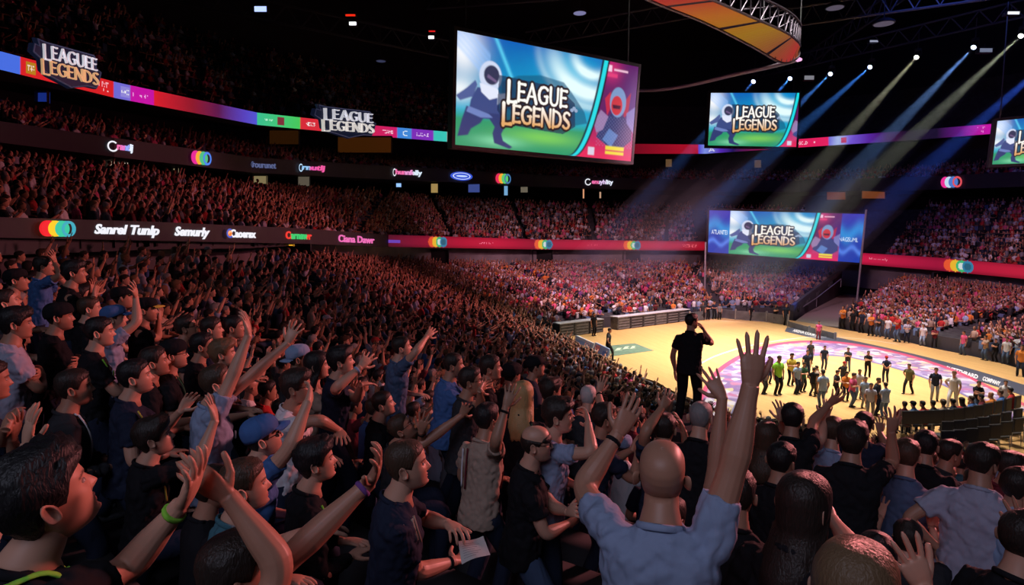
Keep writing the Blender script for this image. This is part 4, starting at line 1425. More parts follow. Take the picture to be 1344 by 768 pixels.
# lit doorways and suites seen under the upper tiers, and the dark ways out below the far ribbon
NW = [0]
def lit_opening(u, v, w, h, bf_d, col, s, kind='window', dark=False):
    d = float(W1D(u)) + bf_d
    NW[0] += 1
    a, b = P(u - w / 2, v + h / 2, d), P(u + w / 2, v + h / 2, d)
    c, e = P(u - w / 2, v - h / 2, d), P(u + w / 2, v - h / 2, d)
    ux_, uy_ = nrm(b - a), nrm(c - a)
    un = nrm(np.cross(ux_, uy_)); un = un if np.dot(un, CAMP - a) > 0 else -un
    q = [a, b, e, c]
    mb = MB()
    mb.add([p - un * .25 for p in q], [(0, 1, 2, 3)])
    m = mat('opening_%d' % NW[0], tuple(x * .3 for x in col), .7, emit=None if dark else col, estr=s)
    o = mk('%s_%d' % (kind, NW[0]), mb, m, org=a)
    fr = MB()
    t = np.linalg.norm(c - a) * .05
    for p0, p1 in ((0, 1), (1, 2), (2, 3), (3, 0)):
        fr.tube([q[p0] - un * .12, q[p1] - un * .12], [(t, .16), (t, .16)], 4)
    mk('frame', fr, M_DARK, o, org=a)
    tag(o, kind='structure')
for u, v, w, h, dd, c, s in [(142, 212, 9, 17, 15, (200, 175, 150), .30), (158, 214, 12, 3, 15, (210, 190, 170), .5), (340, 236, 18, 12, 14.5, (150, 135, 95), .22), (398, 238, 16, 14, 14.5, (120, 110, 95), .16), (228, 226, 7, 12, 14.5, (190, 170, 130), .2),
                             (372, 180, 40, 20, 19.5, (120, 70, 25), .03), (478, 190, 72, 22, 19.5, (130, 72, 22), .05), (570, 247, 10, 13, 14.5, (180, 150, 90), .25), (622, 246, 16, 14, 14.5, (60, 75, 140), .3), (664, 250, 6, 14, 14.5, (110, 160, 200), .35), (688, 248, 10, 10, 14.5, (150, 140, 120), .14),
                             (766, 254, 3, 14, 14.5, (210, 150, 110), .4), (788, 256, 3, 9, 14.5, (200, 160, 130), .3), (1098, 256, 26, 13, 14.5, (150, 75, 30), .12), (1147, 255, 32, 12, 14.5, (160, 85, 40), .14), (878, 214, 9, 11, 19.5, (120, 90, 60), .2), (995, 215, 10, 11, 19.5, (110, 85, 60), .18),
                             (53, 127, 16, 15, 17.5, (40, 70, 190), .12), (523, 243, 7, 6, 13.2, (130, 170, 220), .5), (26, 222, 8, 12, 15, (150, 70, 30), .2)]:
    lit_opening(u, v, w, h, dd, lin(*c), s * 3)
for u, v, w, h in [(575, 338, 27, 20), (712, 337, 26, 18), (829, 338, 22, 18), (1245, 368, 40, 20), (390, 330, 34, 18)]:
    lit_opening(u, v, w, h, .9, (.012, .012, .016), 0, 'door', True)
lit_opening(396, 325, 11, 9, .8, lin(90, 190, 240), .8)
lit_opening(378, 322, 12, 3, .8, lin(240, 170, 40), 1.0)
# ================================================================== people
UPV = np.array([0.0, 0, 1])
HZ = np.array([-.122, -.116, -.10, -.08, -.05, -.02, .0, .03, .06, .085, .10, .11, .116, .118])
HF = np.array([.040, .072, .088, .086, .088, .089, .088, .093, .090, .078, .062, .042, .018, -.01])
HB = np.array([.005, -.012, -.032, -.05, -.070, -.086, -.093, -.098, -.096, -.084, -.070, -.052, -.03, -.01])
HW = np.array([.020, .036, .049, .058, .0665, .072, .0745, .0765, .0745, .064, .052, .037, .018, .0005])

def head_pt(ph, z, detail=True):
    """skin surface of the head: ph = 0 faces +y, z up; origin between the ears"""
    w, f, b = np.interp(z, HZ, HW), np.interp(z, HZ, HF), np.interp(z, HZ, HB)
    c, s = np.cos(ph), np.sin(ph)
    x = w * np.sign(s) * np.abs(s) ** .92
    y0 = np.clip(-.005, b, f)
    y = np.where(c > 0, y0 + (f - y0) * np.abs(c) ** .80, y0 + (y0 - b) * -np.abs(c) ** .9)
    if detail:
        fr = np.where(c > 0, 1.0, 0)
        ax = np.abs(x)
        y = y - fr * .011 * np.exp(-((ax - .031) / .015) ** 2 - ((z - .002) / .012) ** 2)
        y = y + fr * .005 * np.exp(-((ax - .030) / .022) ** 2 - ((z - .022) / .008) ** 2)
        y = y + fr * .004 * np.exp(-((ax - .045) / .018) ** 2 - ((z + .032) / .02) ** 2)
        y = y + fr * .0055 * np.exp(-(x / .019) ** 2) * (np.exp(-((z + .0615) / .0045) ** 2) + np.exp(-((z + .0745) / .0055) ** 2))
        y = y - fr * .0012 * np.exp(-(x / .024) ** 2 - ((z + .068) / .003) ** 2)
        n = np.interp(z, [-.047, -.043, -.034, -.03, -.01, .008, .016], [0, .012, .0245, .025, .014, .004, 0])
        sg = np.interp(z, [-.045, -.035, .01], [.0135, .0125, .0075])
        y = y + fr * n * np.exp(-(x / sg) ** 2)
        y = y + fr * .007 * np.exp(-(x / .018) ** 2 - ((z + .103) / .012) ** 2)
    return np.stack([x, y, z], -1)

def grid_faces(m, n, wrap=True):
    f = []
    for i in range(m - 1):
        for j in range(n if wrap else n - 1):
            k = (j + 1) % n
            f.append((i * n + j, i * n + k, (i + 1) * n + k, (i + 1) * n + j))
    return f

def head_mesh(mb, T, nph, hi):
    """T maps head-local points to the world; material 0 skin, 1 eye, 2 iris"""
    if hi:
        zs = np.concatenate([[-.122, -.119, -.115, -.110], np.linspace(-.105, .035, 40), [.042, .05, .06, .07, .08, .088, .095, .101, .106, .110, .113, .1155, .1172, .118]])
        # denser in front
        u = np.linspace(-1, 1, nph + 1)[:-1]
        ph = PI * (u - .28 * np.sin(PI * u) / PI * 1.0 + 0.0)
        ph = PI * np.sign(u) * np.abs(u) ** 1.35
    else:
        zs = np.array([-.122, -.115, -.1, -.08, -.06, -.04, -.015, .01, .035, .06, .085, .1, .112, .118])
        u = np.linspace(-1, 1, nph + 1)[:-1]
        ph = PI * np.sign(u) * np.abs(u) ** 1.2
    G = head_pt(ph[None, :] + 0 * zs[:, None], zs[:, None] + 0 * ph[None, :])
    m, n = G.shape[:2]
    f = grid_faces(m, n) + [tuple(range(n - 1, -1, -1)), tuple((m - 1) * n + j for j in range(n))]
    mb.add(T(G.reshape(-1, 3)), f, 0)
    # ears
    for s in (-1, 1):
        if hi:
            a = np.linspace(0, 2 * PI, 17)[:-1]
            rings = []
            for k, (sc, dx) in enumerate([(.55, .0), (.85, .004), (1.0, .012), (.98, .018), (.80, .018), (.62, .011), (.30, .009)]):
                ey = np.cos(a) * .0175 * sc - .006 * np.sin(a)
                ez = np.sin(a) * .031 * sc - (.006 * sc * (np.sin(a) < 0) * np.abs(np.cos(a)))
                rings.append(np.c_[s * (.0715 + dx - .42 * np.minimum(ey - .004, 0)), ey - .016 - dx * .5, ez - .008])
            V = np.concatenate(rings)
            f = grid_faces(7, 16) + [tuple(6 * 16 + j for j in range(16))]
            mb.add(T(V), f if s > 0 else [q[::-1] for q in f], 0)
        else:
            V = np.array([(s * .070, .0, .02), (s * .070, .0, -.035), (s * .072, -.03, .018), (s * .072, -.028, -.02), (s * .088, -.012, .022), (s * .080, -.008, -.036), (s * .091, -.028, .01)])
            mb.add(T(V), [(0, 1, 5, 4), (4, 5, 3, 6), (4, 6, 2), (0, 4, 2), (1, 3, 5)], 0)
    if hi:
        for s in (-1, 1):
            c = np.array([s * .031, .0715, .001])
            a, b = np.linspace(0, 2 * PI, 13)[:-1], np.linspace(.06, PI - .06, 8)
            S = np.stack([np.sin(b)[:, None] * np.cos(a), np.cos(b)[:, None] + 0 * a, np.sin(b)[:, None] * np.sin(a)], -1)
            # pole along the gaze (+y)
            V = c + S.reshape(-1, 3) * [.0125, .0115, .0085]
            f = grid_faces(8, 12)
            mb.add(T(V), f, 1)
            V = c + np.array([[0, .0122, 0]] + [[.0052 * math.cos(x), .0108, .0052 * math.sin(x)] for x in a])
            mb.add(T(V), [(0, i + 1, (i + 1) % 12 + 1) for i in range(12)], 2)

def hair_mesh(mb, T, style, seed, n=30, m=11, mi=0):
    """a cap of hair grown out from the scalp"""
    r = np.random.default_rng(seed)
    th = {'buzz': .0055, 'short': .014, 'thick': .026, 'long': .020, 'fringe': .010, 'bun': .016}[style]
    ph = np.linspace(-PI, PI, n + 1)[:-1]
    a = np.abs(ph)
    deg = np.degrees(a)
    if style == 'fringe':
        top = np.interp(deg, [0, 60, 85, 110, 180], [.0, .02, .035, .045, .055])
    hl = np.interp(deg, [0, 25, 48, 62, 74, 84, 92, 104, 118, 140, 180], [.068, .066, .058, .050, .028, -.016, .012, .014, -.030, -.060, -.068])
    if style == 'thick':
        hl = np.interp(deg, [0, 25, 48, 62, 74, 84, 92, 104, 118, 140, 180], [.052, .050, .046, .038, .016, -.024, -.004, -.004, -.040, -.072, -.078])
    if style in ('long', 'bun'):
        hl = np.interp(deg, [0, 25, 48, 62, 74, 90, 104, 118, 140, 180], [.066, .062, .050, .030, -.01, -.05, -.07, -.085, -.09, -.09])
    V = []
    t = np.linspace(0, 1, m)
    nz = r.normal(0, 1, (m, n))
    nz = (nz + np.roll(nz, 1, 1) + np.roll(nz, -1, 1)) / 3
    for i, q in enumerate(t):
        if style == 'fringe':
            z = top + (hl - top) * q
        else:
            # even steps of arc from the crown
            z = .118 - (.118 - hl) * (q ** 1.6 * .72 + .28 * q ** .9)
        p = head_pt(ph, z, False)
        if style in ('long', 'thick', 'bun'):
            p = head_pt(ph, np.maximum(z, .0 if style == 'long' else -.035), False)
            p[:, 2] = z
        d = p - np.array([0, -.008, .0])
        d[:, 2] = np.maximum(d[:, 2], -.01)
        d /= np.linalg.norm(d, axis=1)[:, None]
        k = th * (1 - q ** 7) * (1 + .28 * min(1, q * 3) * nz[i] * (style not in ('buzz',)))
        if style == 'long':
            k = th * (1 - .35 * q ** 7) * np.ones(n)
        if style == 'fringe':
            k = th * np.sin(PI * np.clip(q * .9 + .1, 0, 1)) * np.ones(n)
        if style == 'thick':
            k = k * (1 + .5 * np.clip(np.cos(ph), 0, 1) * (q > .3) * (q < .95))
        V.append(p + d * (k + .0015)[:, None])
    rows = m
    if style == 'long':
        last = V[-1] * np.array([1.04, 1.05, 1])
        for q in range(1, 9):
            p = last.copy()
            w = np.clip((deg - 72) / 25, 0, 1)
            p[:, 2] -= w * .032 * q * (1 + .05 * nz[q % m])
            p[:, 1] -= w * (.019 * min(q, 5) - .003 * q)
            p[:, 0] *= 1 + w * .05 * min(q, 4)
            p += (r.normal(0, .003, p.shape)) * w[:, None]
            V.append(p)
        # return inside so the curtain has a thickness
        V.append(V[-1] * [.85, .85, 1])
        rows = len(V)
    elif style != 'fringe':
        V.append(head_pt(ph, hl - .002, False) * [.97, .97, 1])
        rows += 1
    else:
        V.append(head_pt(ph, hl - .002, False) * [.97, .97, 1]); rows += 1
    f = grid_faces(rows, n)
    if style != 'fringe':
        f.append(tuple(range(n - 1, -1, -1)))
    V = np.concatenate(V)
    mb.add(T(V), [q[::-1] for q in f], mi)
    if style == 'bun':
        a, b = np.meshgrid(np.linspace(0, 2 * PI, 13)[:-1], np.linspace(.1, PI - .1, 8))
        S = np.stack([np.sin(b) * np.cos(a), np.sin(b) * np.sin(a), np.cos(b)], -1).reshape(-1, 3) * [.036, .034, .034] + [0, -.115, .03]
        mb.add(T(S), grid_faces(8, 12), mi)

def cap_mesh(T, back=False, beanie=False):
    crown, visor = MB(), MB()
    n, m = 28, 9
    ph = np.linspace(-PI, PI, n + 1)[:-1]
    lo = np.interp(np.abs(np.degrees(ph)), [0, 70, 110, 180], [.048, .032, .012, .0])
    if beanie:
        lo = lo - .012
    V = []
    for q in np.linspace(0, 1, m):
        z = .118 - (.118 - lo) * (q ** 1.5 * .7 + .3 * q)
        p = head_pt(ph, z, False)
        d = p - np.array([0, -.008, .0]); d[:, 2] = np.maximum(d[:, 2], 0)
        d /= np.linalg.norm(d, axis=1)[:, None]
        V.append(p + d * (.014 + .010 * math.sin(PI * q) + (.004 if beanie and q > .75 else 0)))
    V.append(head_pt(ph, lo, False) * [.98, .98, 1])
    crown.add(T(np.concatenate(V)), [q[::-1] for q in grid_faces(m + 1, n)] + [tuple(range(n))])
    if not beanie:
        s = -1 if back else 1
        a = np.linspace(-1.05, 1.05, 13)
        inner = np.stack([.082 * np.sin(a), s * (.012 + .088 * np.cos(a)), np.full(13, .047 if not back else .008)], -1)
        outr = np.stack([.080 * np.sin(a), s * (.030 + .142 * np.cos(a)), .036 - .018 * np.sin(a) ** 2 - (.035 if back else 0)], -1)
        mid = (inner + outr) / 2 + [0, 0, .005]
        V = np.concatenate([inner, mid, outr, inner - [0, 0, .005], mid - [0, 0, .005], outr - [0, 0, .005]])
        f = []
        for i in range(12):
            for r0, r1 in ((0, 1), (1, 2)):
                f.append((r0 * 13 + i, r0 * 13 + i + 1, r1 * 13 + i + 1, r1 * 13 + i))
                f.append(((r0 + 3) * 13 + i + 1, (r0 + 3) * 13 + i, (r1 + 3) * 13 + i, (r1 + 3) * 13 + i + 1))
            f.append((26 + i, 26 + i + 1, 65 + i + 1, 65 + i))
        visor.add(T(V), f)
    return crown, visor

def face_tint(loc, stub, dark):
    """multiplier for the skin colour from head-local position: brows, lips, stubble, sockets of the nostrils"""
    x, y, z = loc[:, 0], loc[:, 1], loc[:, 2]
    fr = (y > .035) & (np.abs(x) < .075) & (z > -.13) & (z < .12) & (y < .14)
    ax = np.abs(x)
    c = np.ones((len(loc), 3))
    brow = np.exp(-((z - (.0215 + .004 * np.clip((ax - .015) / .03, 0, 1) - .010 * np.clip((ax - .045) / .015, 0, 1))) / .0042) ** 4) * ((ax > .012) & (ax < .056)) * fr
    c *= 1 - (brow * .82)[:, None]
    lid = np.exp(-((ax - .031) / .014) ** 4 - ((z - .0085) / .0028) ** 2) * fr * .75
    c *= 1 - lid[:, None]
    lips = np.exp(-(x / .024) ** 4 - ((z + .068) / .0105) ** 4) * fr
    c *= 1 - lips[:, None] * np.array([.12, .45, .38])
    gap = np.exp(-(x / .023) ** 4 - ((z + .068) / .0016) ** 2) * fr
    c *= 1 - gap[:, None] * .6
    nos = np.exp(-((ax - .008) / .004) ** 2 - ((z + .046) / .004) ** 2) * fr
    c *= 1 - nos[:, None] * .6
    if stub:
        m = np.clip(np.exp(-(((z + .095) / .045) ** 4)) * (y > -.02) * (z < -.035) * (1 - lips), 0, 1)
        m = np.where((z > -.056) & (ax < .03), m * .6, m)
        m = np.where((z > -.13), m, 0)
        c *= 1 - (m * stub)[:, None] * np.array([.62, .58, .52])
    return c

def frames(fw, up=UPV):
    fw = nrm(fw)
    rt = nrm(np.cross(fw, up))
    u = np.cross(rt, fw)
    return rt, fw, u

def sect_loft(mb, secs, o, rt, fw, up, n=20, mi=0, bend=None):
    """secs: (height, half width, half depth, forward offset)"""
    a = np.linspace(0, 2 * PI, n + 1)[:-1]
    V = []
    for h, w, d, off in secs:
        c, s = np.cos(a), np.sin(a)
        x = w * np.sign(c) * np.abs(c) ** .85
        y = d * np.sign(s) * np.abs(s) ** .95 + off
        V.append(o + np.outer(x, rt) + np.outer(y, fw) + up * h)
    m = len(secs)
    mb.add(np.concatenate(V), grid_faces(m, n) + [tuple(range(n - 1, -1, -1)), tuple((m - 1) * n + j for j in range(n))], mi)

def bez(p, q, r, n):
    t = np.linspace(0, 1, n)[:, None]
    return (1 - t) ** 2 * p + 2 * t * (1 - t) * q + t * t * r

def limb_path(S, E, W, n=16, soft=.22):
    a = S + (E - S) * (1 - soft); b = E + (W - E) * soft
    k = max(2, n // 3)
    return np.concatenate([S + (a - S) * np.linspace(0, 1, k + 1)[:-1, None], bez(a, E, b, k + 1)[:-1], b + (W - b) * np.linspace(0, 1, k + 1)[:, None]])

def arm_mesh(mb, S, E, W, sc, n=10, seg=15, fat=1.0):
    p = limb_path(S, E, W, seg)
    L = np.r_[0, np.cumsum(np.linalg.norm(np.diff(p, axis=0), axis=1))]; L /= L[-1]
    r = np.interp(L, [0, .12, .30, .50, .60, .72, .90, 1.0], [.040, .045, .048, .042, .046, .042, .029, .027]) * sc * fat
    mb.tube(p, r, n)

def hand_mesh(mb, W, F, N, right, sc=1.0, spread=.18, curl=.25, n=8, thumb=.9, seg=5, fine=True):
    """W wrist, F finger direction, N palm normal; right: which hand"""
    F = nrm(F); N = nrm(N - F * np.dot(N, F))
    T = np.cross(N, F) * (1 if right else -1)          # thumb side
    sc = sc * 1.0
    L = .098 * sc
    ts = np.array([-.16, 0, .25, .55, .82, 1.0, 1.06])
    hw = np.array([.026, .027, .034, .040, .043, .041, .034]) * sc
    hd = np.array([.024, .021, .019, .0175, .0145, .012, .008]) * sc
    a = np.linspace(0, 2 * PI, 15)[:-1]
    V = []
    for t, w, d in zip(ts, hw, hd):
        c = W + F * L * t + T * .003 * sc * t - N * .004 * math.sin(PI * np.clip(t, 0, 1)) * sc
        V.append(c + np.outer(np.sign(np.cos(a)) * np.abs(np.cos(a)) ** .8 * w, T) + np.outer(np.sin(a) * d, N))
    mb.add(np.concatenate(V), grid_faces(len(ts), 14) + [tuple(range(13, -1, -1)), tuple((len(ts) - 1) * 14 + j for j in range(14))])
    if not fine:
        pass
    offs = [.031, .0105, -.0105, -.030]
    lens = [.074, .083, .077, .060]
    rad = [.0093, .0096, .0090, .0080]
    for i in range(4):
        ang = spread * (1.2, .35, -.45, -1.35)[i]
        d = nrm(F * math.cos(ang) + T * math.sin(ang))
        base = W + F * L * (.90 - .05 * abs(i - 1.2)) + T * offs[i] * sc
        k = curl * (1 + .16 * i)
        pts = [base, base + d * .018 * sc]
        cur = pts[-1]
        dd = d
        for j, fr in enumerate((.42, .32, .26)):
            ca, sa = math.cos(k * (.8, 1.0, .7)[j]), math.sin(k * (.8, 1.0, .7)[j])
            nn = nrm(N - dd * np.dot(N, dd))
            dd = nrm(dd * ca + nn * sa)
            for h in range(2):
                cur = cur + dd * lens[i] * sc * fr / 2
                pts.append(cur)
        R = np.interp(np.linspace(0, 1, len(pts)), [0, .3, .6, .85, .97, 1], [1.0, 1.0, .95, .86, .72, .45]) * rad[i] * sc
        mb.tube(pts, R, n, flat=N)
        # rounded tip
        mb.tube([pts[-1], pts[-1] + dd * .003 * sc, pts[-1] + dd * .0045 * sc], [R[-1], R[-1] * .75, R[-1] * .3], n, flat=N)
    d = nrm(F * .55 + T * (.95 * thumb) + N * .38)
    base = W + F * L * .20 + T * .018 * sc + N * .004 * sc
    p1 = base + d * .046 * sc
    d2 = nrm(d * .75 + F * .6)
    p2 = p1 + d2 * .034 * sc
    d3 = nrm(d2 * .85 + F * .35 + N * .1)
    p3 = p2 + d3 * .027 * sc
    mb.tube([base, base + d * .02 * sc, p1, p1 + d2 * .016 * sc, p2, p2 + d3 * .014 * sc, p3, p3 + d3 * .004 * sc], np.array([.017, .0165, .0125, .011, .0108, .0105, .0085, .004]) * sc, n, flat=N)

def elbow(S, W, L1, L2, pole):
    v = W - S; D = np.linalg.norm(v)
    D2 = min(D, (L1 + L2) * .999)
    u = v / (D + 1e-9)
    a = (L1 * L1 - L2 * L2 + D2 * D2) / (2 * D2)
    h = math.sqrt(max(L1 * L1 - a * a, 1e-6))
    p = pole - u * np.dot(pole, u)
    return S + u * a + nrm(p) * h

def solve_px(S, wpx, epx, L1, L2, y0, yr=.55):
    """wrist (and elbow) positions that land on the given pixels; y0 guess of the depth"""
    best = None
    for y in np.linspace(max(.25, y0 - yr), y0 + yr, 45):
        W = P(wpx[0], wpx[1], y)
        D = np.linalg.norm(W - S)
        pen = 0.0
        if D > (L1 + L2) * .995:
            pen += (D - (L1 + L2) * .995) * 2500
        if D < .12:
            continue
        if epx is None:
            c = pen + abs(D / (L1 + L2) - .86) * 60 + abs(y - y0) * 12
            if best is None or c < best[0]:
                best = (c, W, None)
            continue
        v = nrm(W - S)
        b1 = nrm(np.cross(v, (0.3, .5, .81))); b2 = np.cross(v, b1)
        for k in range(24):
            E = elbow(S, W, L1, L2, b1 * math.cos(k * PI / 12) + b2 * math.sin(k * PI / 12))
            eu, ev = proj(E)
            c = pen + math.hypot(eu - epx[0], ev - epx[1]) + abs(y - y0) * 6
            if best is None or c < best[0]:
                best = (c, W, E)
    return best[1], best[2]

def finger_dir(W, fpx, toward=0.0, L=.185):
    """direction from the wrist to a fingertip pixel; toward > 0 leans to the camera when there is slack"""
    y0 = W[1]
    best = None
    for y in np.linspace(y0 - L, y0 + L, 41):
        Q = P(fpx[0], fpx[1], y)
        D = np.linalg.norm(Q - W)
        c = abs(D - L) * 30 + (y - y0) * toward
        if best is None or c < best[0]:
            best = (c, Q)
    return nrm(best[1] - W)

# ------------------------------------------------------------------ cloth and skin colours
SKIN = {'fair': (.56, .30, .21), 'tan': (.42, .205, .135), 'olive': (.38, .20, .13), 'brown': (.23, .115, .07), 'dark': (.11, .055, .036)}
HAIRC = {'black': (.010, .009, .010), 'dark': (.022, .015, .012), 'brown': (.055, .032, .020), 'light': (.16, .095, .05), 'blond': (.42, .28, .12), 'grey': (.22, .21, .21), 'white': (.5, .48, .47)}
CLOTH = {'black': (.010, .010, .013), 'navy': (.016, .022, .045), 'charcoal': (.032, .034, .040), 'grey': (.17, .175, .20), 'bluegrey': (.26, .32, .47), 'lavender': (.36, .36, .47), 'blue': (.06, .14, .36), 'lightblue': (.26, .36, .55),
         'white': (.62, .62, .66), 'red': (.40, .03, .03), 'maroon': (.13, .02, .03), 'beige': (.38, .28, .22), 'green': (.04, .11, .06), 'teal': (.05, .14, .18), 'orange': (.62, .20, .04), 'pink': (.62, .10, .22), 'yellow': (.6, .48, .08), 'denim': (.07, .11, .20), 'olive': (.10, .10, .05), 'purple': (.15, .06, .24), 'lime': (.25, .62, .06)}

def skin_mat(k):
    return mat('skin_' + k, SKIN[k], .45, spec=.4, attr='tint')
def hair_mat(k):
    return mat('hair_' + k, HAIRC[k], .5, spec=.35, bump=(110, .3, (1, 1, .2)))
def cloth_mat(k):
    return mat('cloth_' + k, CLOTH[k], .85, spec=.15, bump=(9, .9, (1, 1, .5)))
M_EYE = mat('eye_white', (.42, .39, .37), .3)
M_IRIS = mat('eye_iris', (.015, .009, .007), .2)

TORSO = [(-.13, .178, .134, .0), (-.10, .180, .136, .0), (0, .176, .130, .004), (.10, .164, .118, .006), (.20, .168, .118, .010), (.30, .180, .124, .012), (.37, .186, .124, .008), (.410, .182, .116, .0), (.445, .164, .104, -.008), (.475, .132, .090, -.014), (.500, .102, .078, -.016), (.520, .078, .068, -.014), (.532, .064, .062, -.012)]

class Pose:
    pass

def solve_pose(sp, floor_fn=None):
    """joint positions from a spec dict: head position + facing, arms"""
    J = Pose()
    s = sp.get('scale', 1.0)
    H = np.asarray(sp['head'], float)
    yaw, pit, roll = math.radians(sp.get('yaw', 90)), math.radians(sp.get('pitch', 0)), math.radians(sp.get('roll', 0))
    byaw = math.radians(sp.get('body', sp.get('yaw', 90)))
    hf = np.array([math.cos(yaw) * math.cos(pit), math.sin(yaw) * math.cos(pit), math.sin(pit)])
    rt, hf, hu = frames(hf)
    if roll:
        rt, hu = rt * math.cos(roll) - hu * math.sin(roll), hu * math.cos(roll) + rt * math.sin(roll)
    J.hr, J.hf, J.hu, J.H = rt, hf, hu, H
    J.T = lambda q: H + (q[:, :1] * rt + q[:, 1:2] * hf + q[:, 2:3] * hu) * s
    bf = np.array([math.cos(byaw), math.sin(byaw), 0.0])
    br = np.array([math.sin(byaw), -math.cos(byaw), 0.0])
    lean = math.radians(sp.get('lean', 6))
    bu = UPV * math.cos(lean) + bf * math.sin(lean)
    bfw = bf * math.cos(lean) - UPV * math.sin(lean)
    J.bf, J.br, J.bu, J.bfw = bf, br, bu, bfw
    J.neck_top = H - hu * .06 * s - hf * .022 * s
    J.neck = H - UPV * .156 * s - bf * .045 * s + (hf * [1, 1, 0] - bf) * -.01
    J.hip = J.neck - bu * .525 * s
    g = sp.get('girth', 1.0)
    J.g = g
    J.L1, J.L2 = .300 * s, .262 * s
    arms = sp.get('arms', {})
    J.arm = {}
    for side in ('L', 'R'):
        sg = 1 if side == 'R' else -1
        S = J.neck - bu * .100 * s + br * sg * (.160 + .06 * (g - 1)) * s
        a = arms.get(side, sp.get('arm_default', 'lap'))
        d = None
        if isinstance(a, dict):
            # pixel-driven arm
            if a['w'][1] < proj(S)[1] - 10 / max(H[1], .5) * 8:
                S = S + UPV * .035 * s - br * sg * .012
            W, E = solve_px(S, a['w'], a.get('e'), J.L1, J.L2, H[1] + a.get('dy', 0.0), a.get('yr', .55))
            D = np.linalg.norm(W - S)
            if E is None:
                E = elbow(S, W, J.L1, J.L2, a.get('pole', br * sg * .6 - UPV * .6))
            F = finger_dir(W, a['f'], a.get('toward', 0.0)) if 'f' in a else nrm(W - E)
            N = {'a': np.array([0, 1.0, 0]), 't': np.array([0, -1.0, 0]), 'l': np.array([-1.0, 0, 0]), 'r': np.array([1.0, 0, 0]), 'u': UPV, 'd': -UPV, 'f': bf, 'i': -br * sg}[a.get('n', 'f')]
            J.arm[side] = (S, E, W, F, N, a.get('spread', .2), a.get('curl', .22))
            continue
        pole = br * sg * .5 - UPV * .7 - bf * .25
        F, N, spr, cu = None, -br * sg, .12, .35
        R_ = J.L1 + J.L2
        if a == 'lap':
            W = J.hip + bf * .26 * s + br * sg * .10 * s + UPV * .12 * s; N = -UPV; F = nrm(bf * .8 - br * sg * .6)
        elif a == 'down':
            W = S - UPV * R_ * .95 + br * sg * .06 * s + bf * .05 * s; F = nrm(-UPV + bf * .1)
        elif a == 'cross':
            W = J.neck - bu * (.26 + .02 * sg) * s + bf * (.19 + .02 * sg) * s - br * sg * .06 * s; F = nrm(-br * sg + UPV * .15); N = -bf; pole = br * sg - UPV * .5
        elif a == 'clap':
            W = J.neck - bu * .14 * s + bf * .33 * s + br * sg * .045 * s; F = nrm(UPV * .8 + bf * .55); N = -br * sg; spr = .1; pole = br * sg * .8 - UPV
        elif a == 'clasp':
            W = J.hip + bf * .30 * s + br * sg * .05 * s + UPV * .20 * s; F = nrm(-br * sg * .7 + bf * .5); N = -UPV - bf * .4; cu = .7
        elif a == 'hips':
            W = J.hip + br * sg * .19 * s + UPV * .06 * s; F = nrm(-UPV * .3 + bf * .6 - br * sg * .5); N = -br * sg; pole = br * sg - bf * .6
        elif a == 'face':
            W = H + bf * .11 * s + br * sg * .05 * s - UPV * .10 * s; F = nrm(UPV - br * sg * .25); N = -bf - br * sg * .5; cu = .5
        elif a == 'phone':
            W = H + bf * .22 * s + br * sg * .12 * s - UPV * .08 * s; F = nrm(UPV * .9 - br * sg * .25); N = -bf - br * sg * .3; cu = .7
        elif a == 'up':
            W = S + nrm(UPV * 1.0 + bf * .42 + br * sg * .22) * R_ * .96; S = S + UPV * .03 * s
            W = W + UPV * .03 * s; F = nrm(UPV + bf * .15); N = bf; spr = .28; cu = .12; pole = br * sg * .8 - bf * .3
        elif a == 'upout':
            S = S + UPV * .03 * s; W = S + nrm(UPV * .8 + bf * .25 + br * sg * .6) * R_ * .93; F = nrm(UPV + br * sg * .2); N = bf; spr = .28; cu = .1; pole = br * sg - UPV * .2
        elif a == 'fwd':
            W = S + nrm(bf + UPV * .42) * R_ * .93; F = nrm(bf * .7 + UPV * .7); N = nrm(bf * .7 - UPV * .5); spr = .26; cu = .15
        elif a == 'headside':
            W = H + br * sg * .16 * s + UPV * .02 * s; F = nrm(UPV * .5 - br * sg * .6 - bf * .3); N = -br * sg; pole = br * sg + UPV * .1
        elif a == 'behind':
            W = J.hip - bf * .16 * s + br * sg * .02 * s + UPV * .08 * s; F = nrm(-br * sg); N = -bf; pole = br * sg - bf
        else:
            W = np.asarray(a, float)
        D = np.linalg.norm(W - S)
        if D > R_ * .99:
            W = S + (W - S) / D * R_ * .99
        E = elbow(S, W, J.L1, J.L2, pole)
        if F is None:
            F = nrm(W - E)
        J.arm[side] = (S, E, W, F, N, spr, cu)
    # legs
    st = sp.get('stance', 'sit')
    fz = sp.get('floor')
    if fz is None:
        fz = J.hip[2] - (.50 if st == 'sit' else .90) * s
    J.floor = fz
    J.leg = {}
    for side in ('L', 'R'):
        sg = 1 if side == 'R' else -1
        hp = J.hip + br * sg * .092 * s - bu * .02 * s
        if st == 'sit':
            knee = hp + bf * .44 * s + br * sg * .06 * s + UPV * .03 * s
            knee[2] = max(knee[2], fz + .35)
            ank = knee - bf * .06 * s; ank[2] = fz + .08
        else:
            step = sp.get('step', .04)
            ank = hp + br * sg * .035 * s + bf * sg * step; ank[2] = fz + .08
            L = np.linalg.norm(hp - ank)
            knee = elbow(hp, ank, max(.44 * s, L * .505), max(.42 * s, L * .50), bf)
        J.leg[side] = (hp, knee, ank)
    return J

def sleeve_path(S, E, frac, br, sg):
    return [S - br * sg * .05, S, S + (E - S) * frac * .35, S + (E - S) * frac * .7, S + (E - S) * frac]

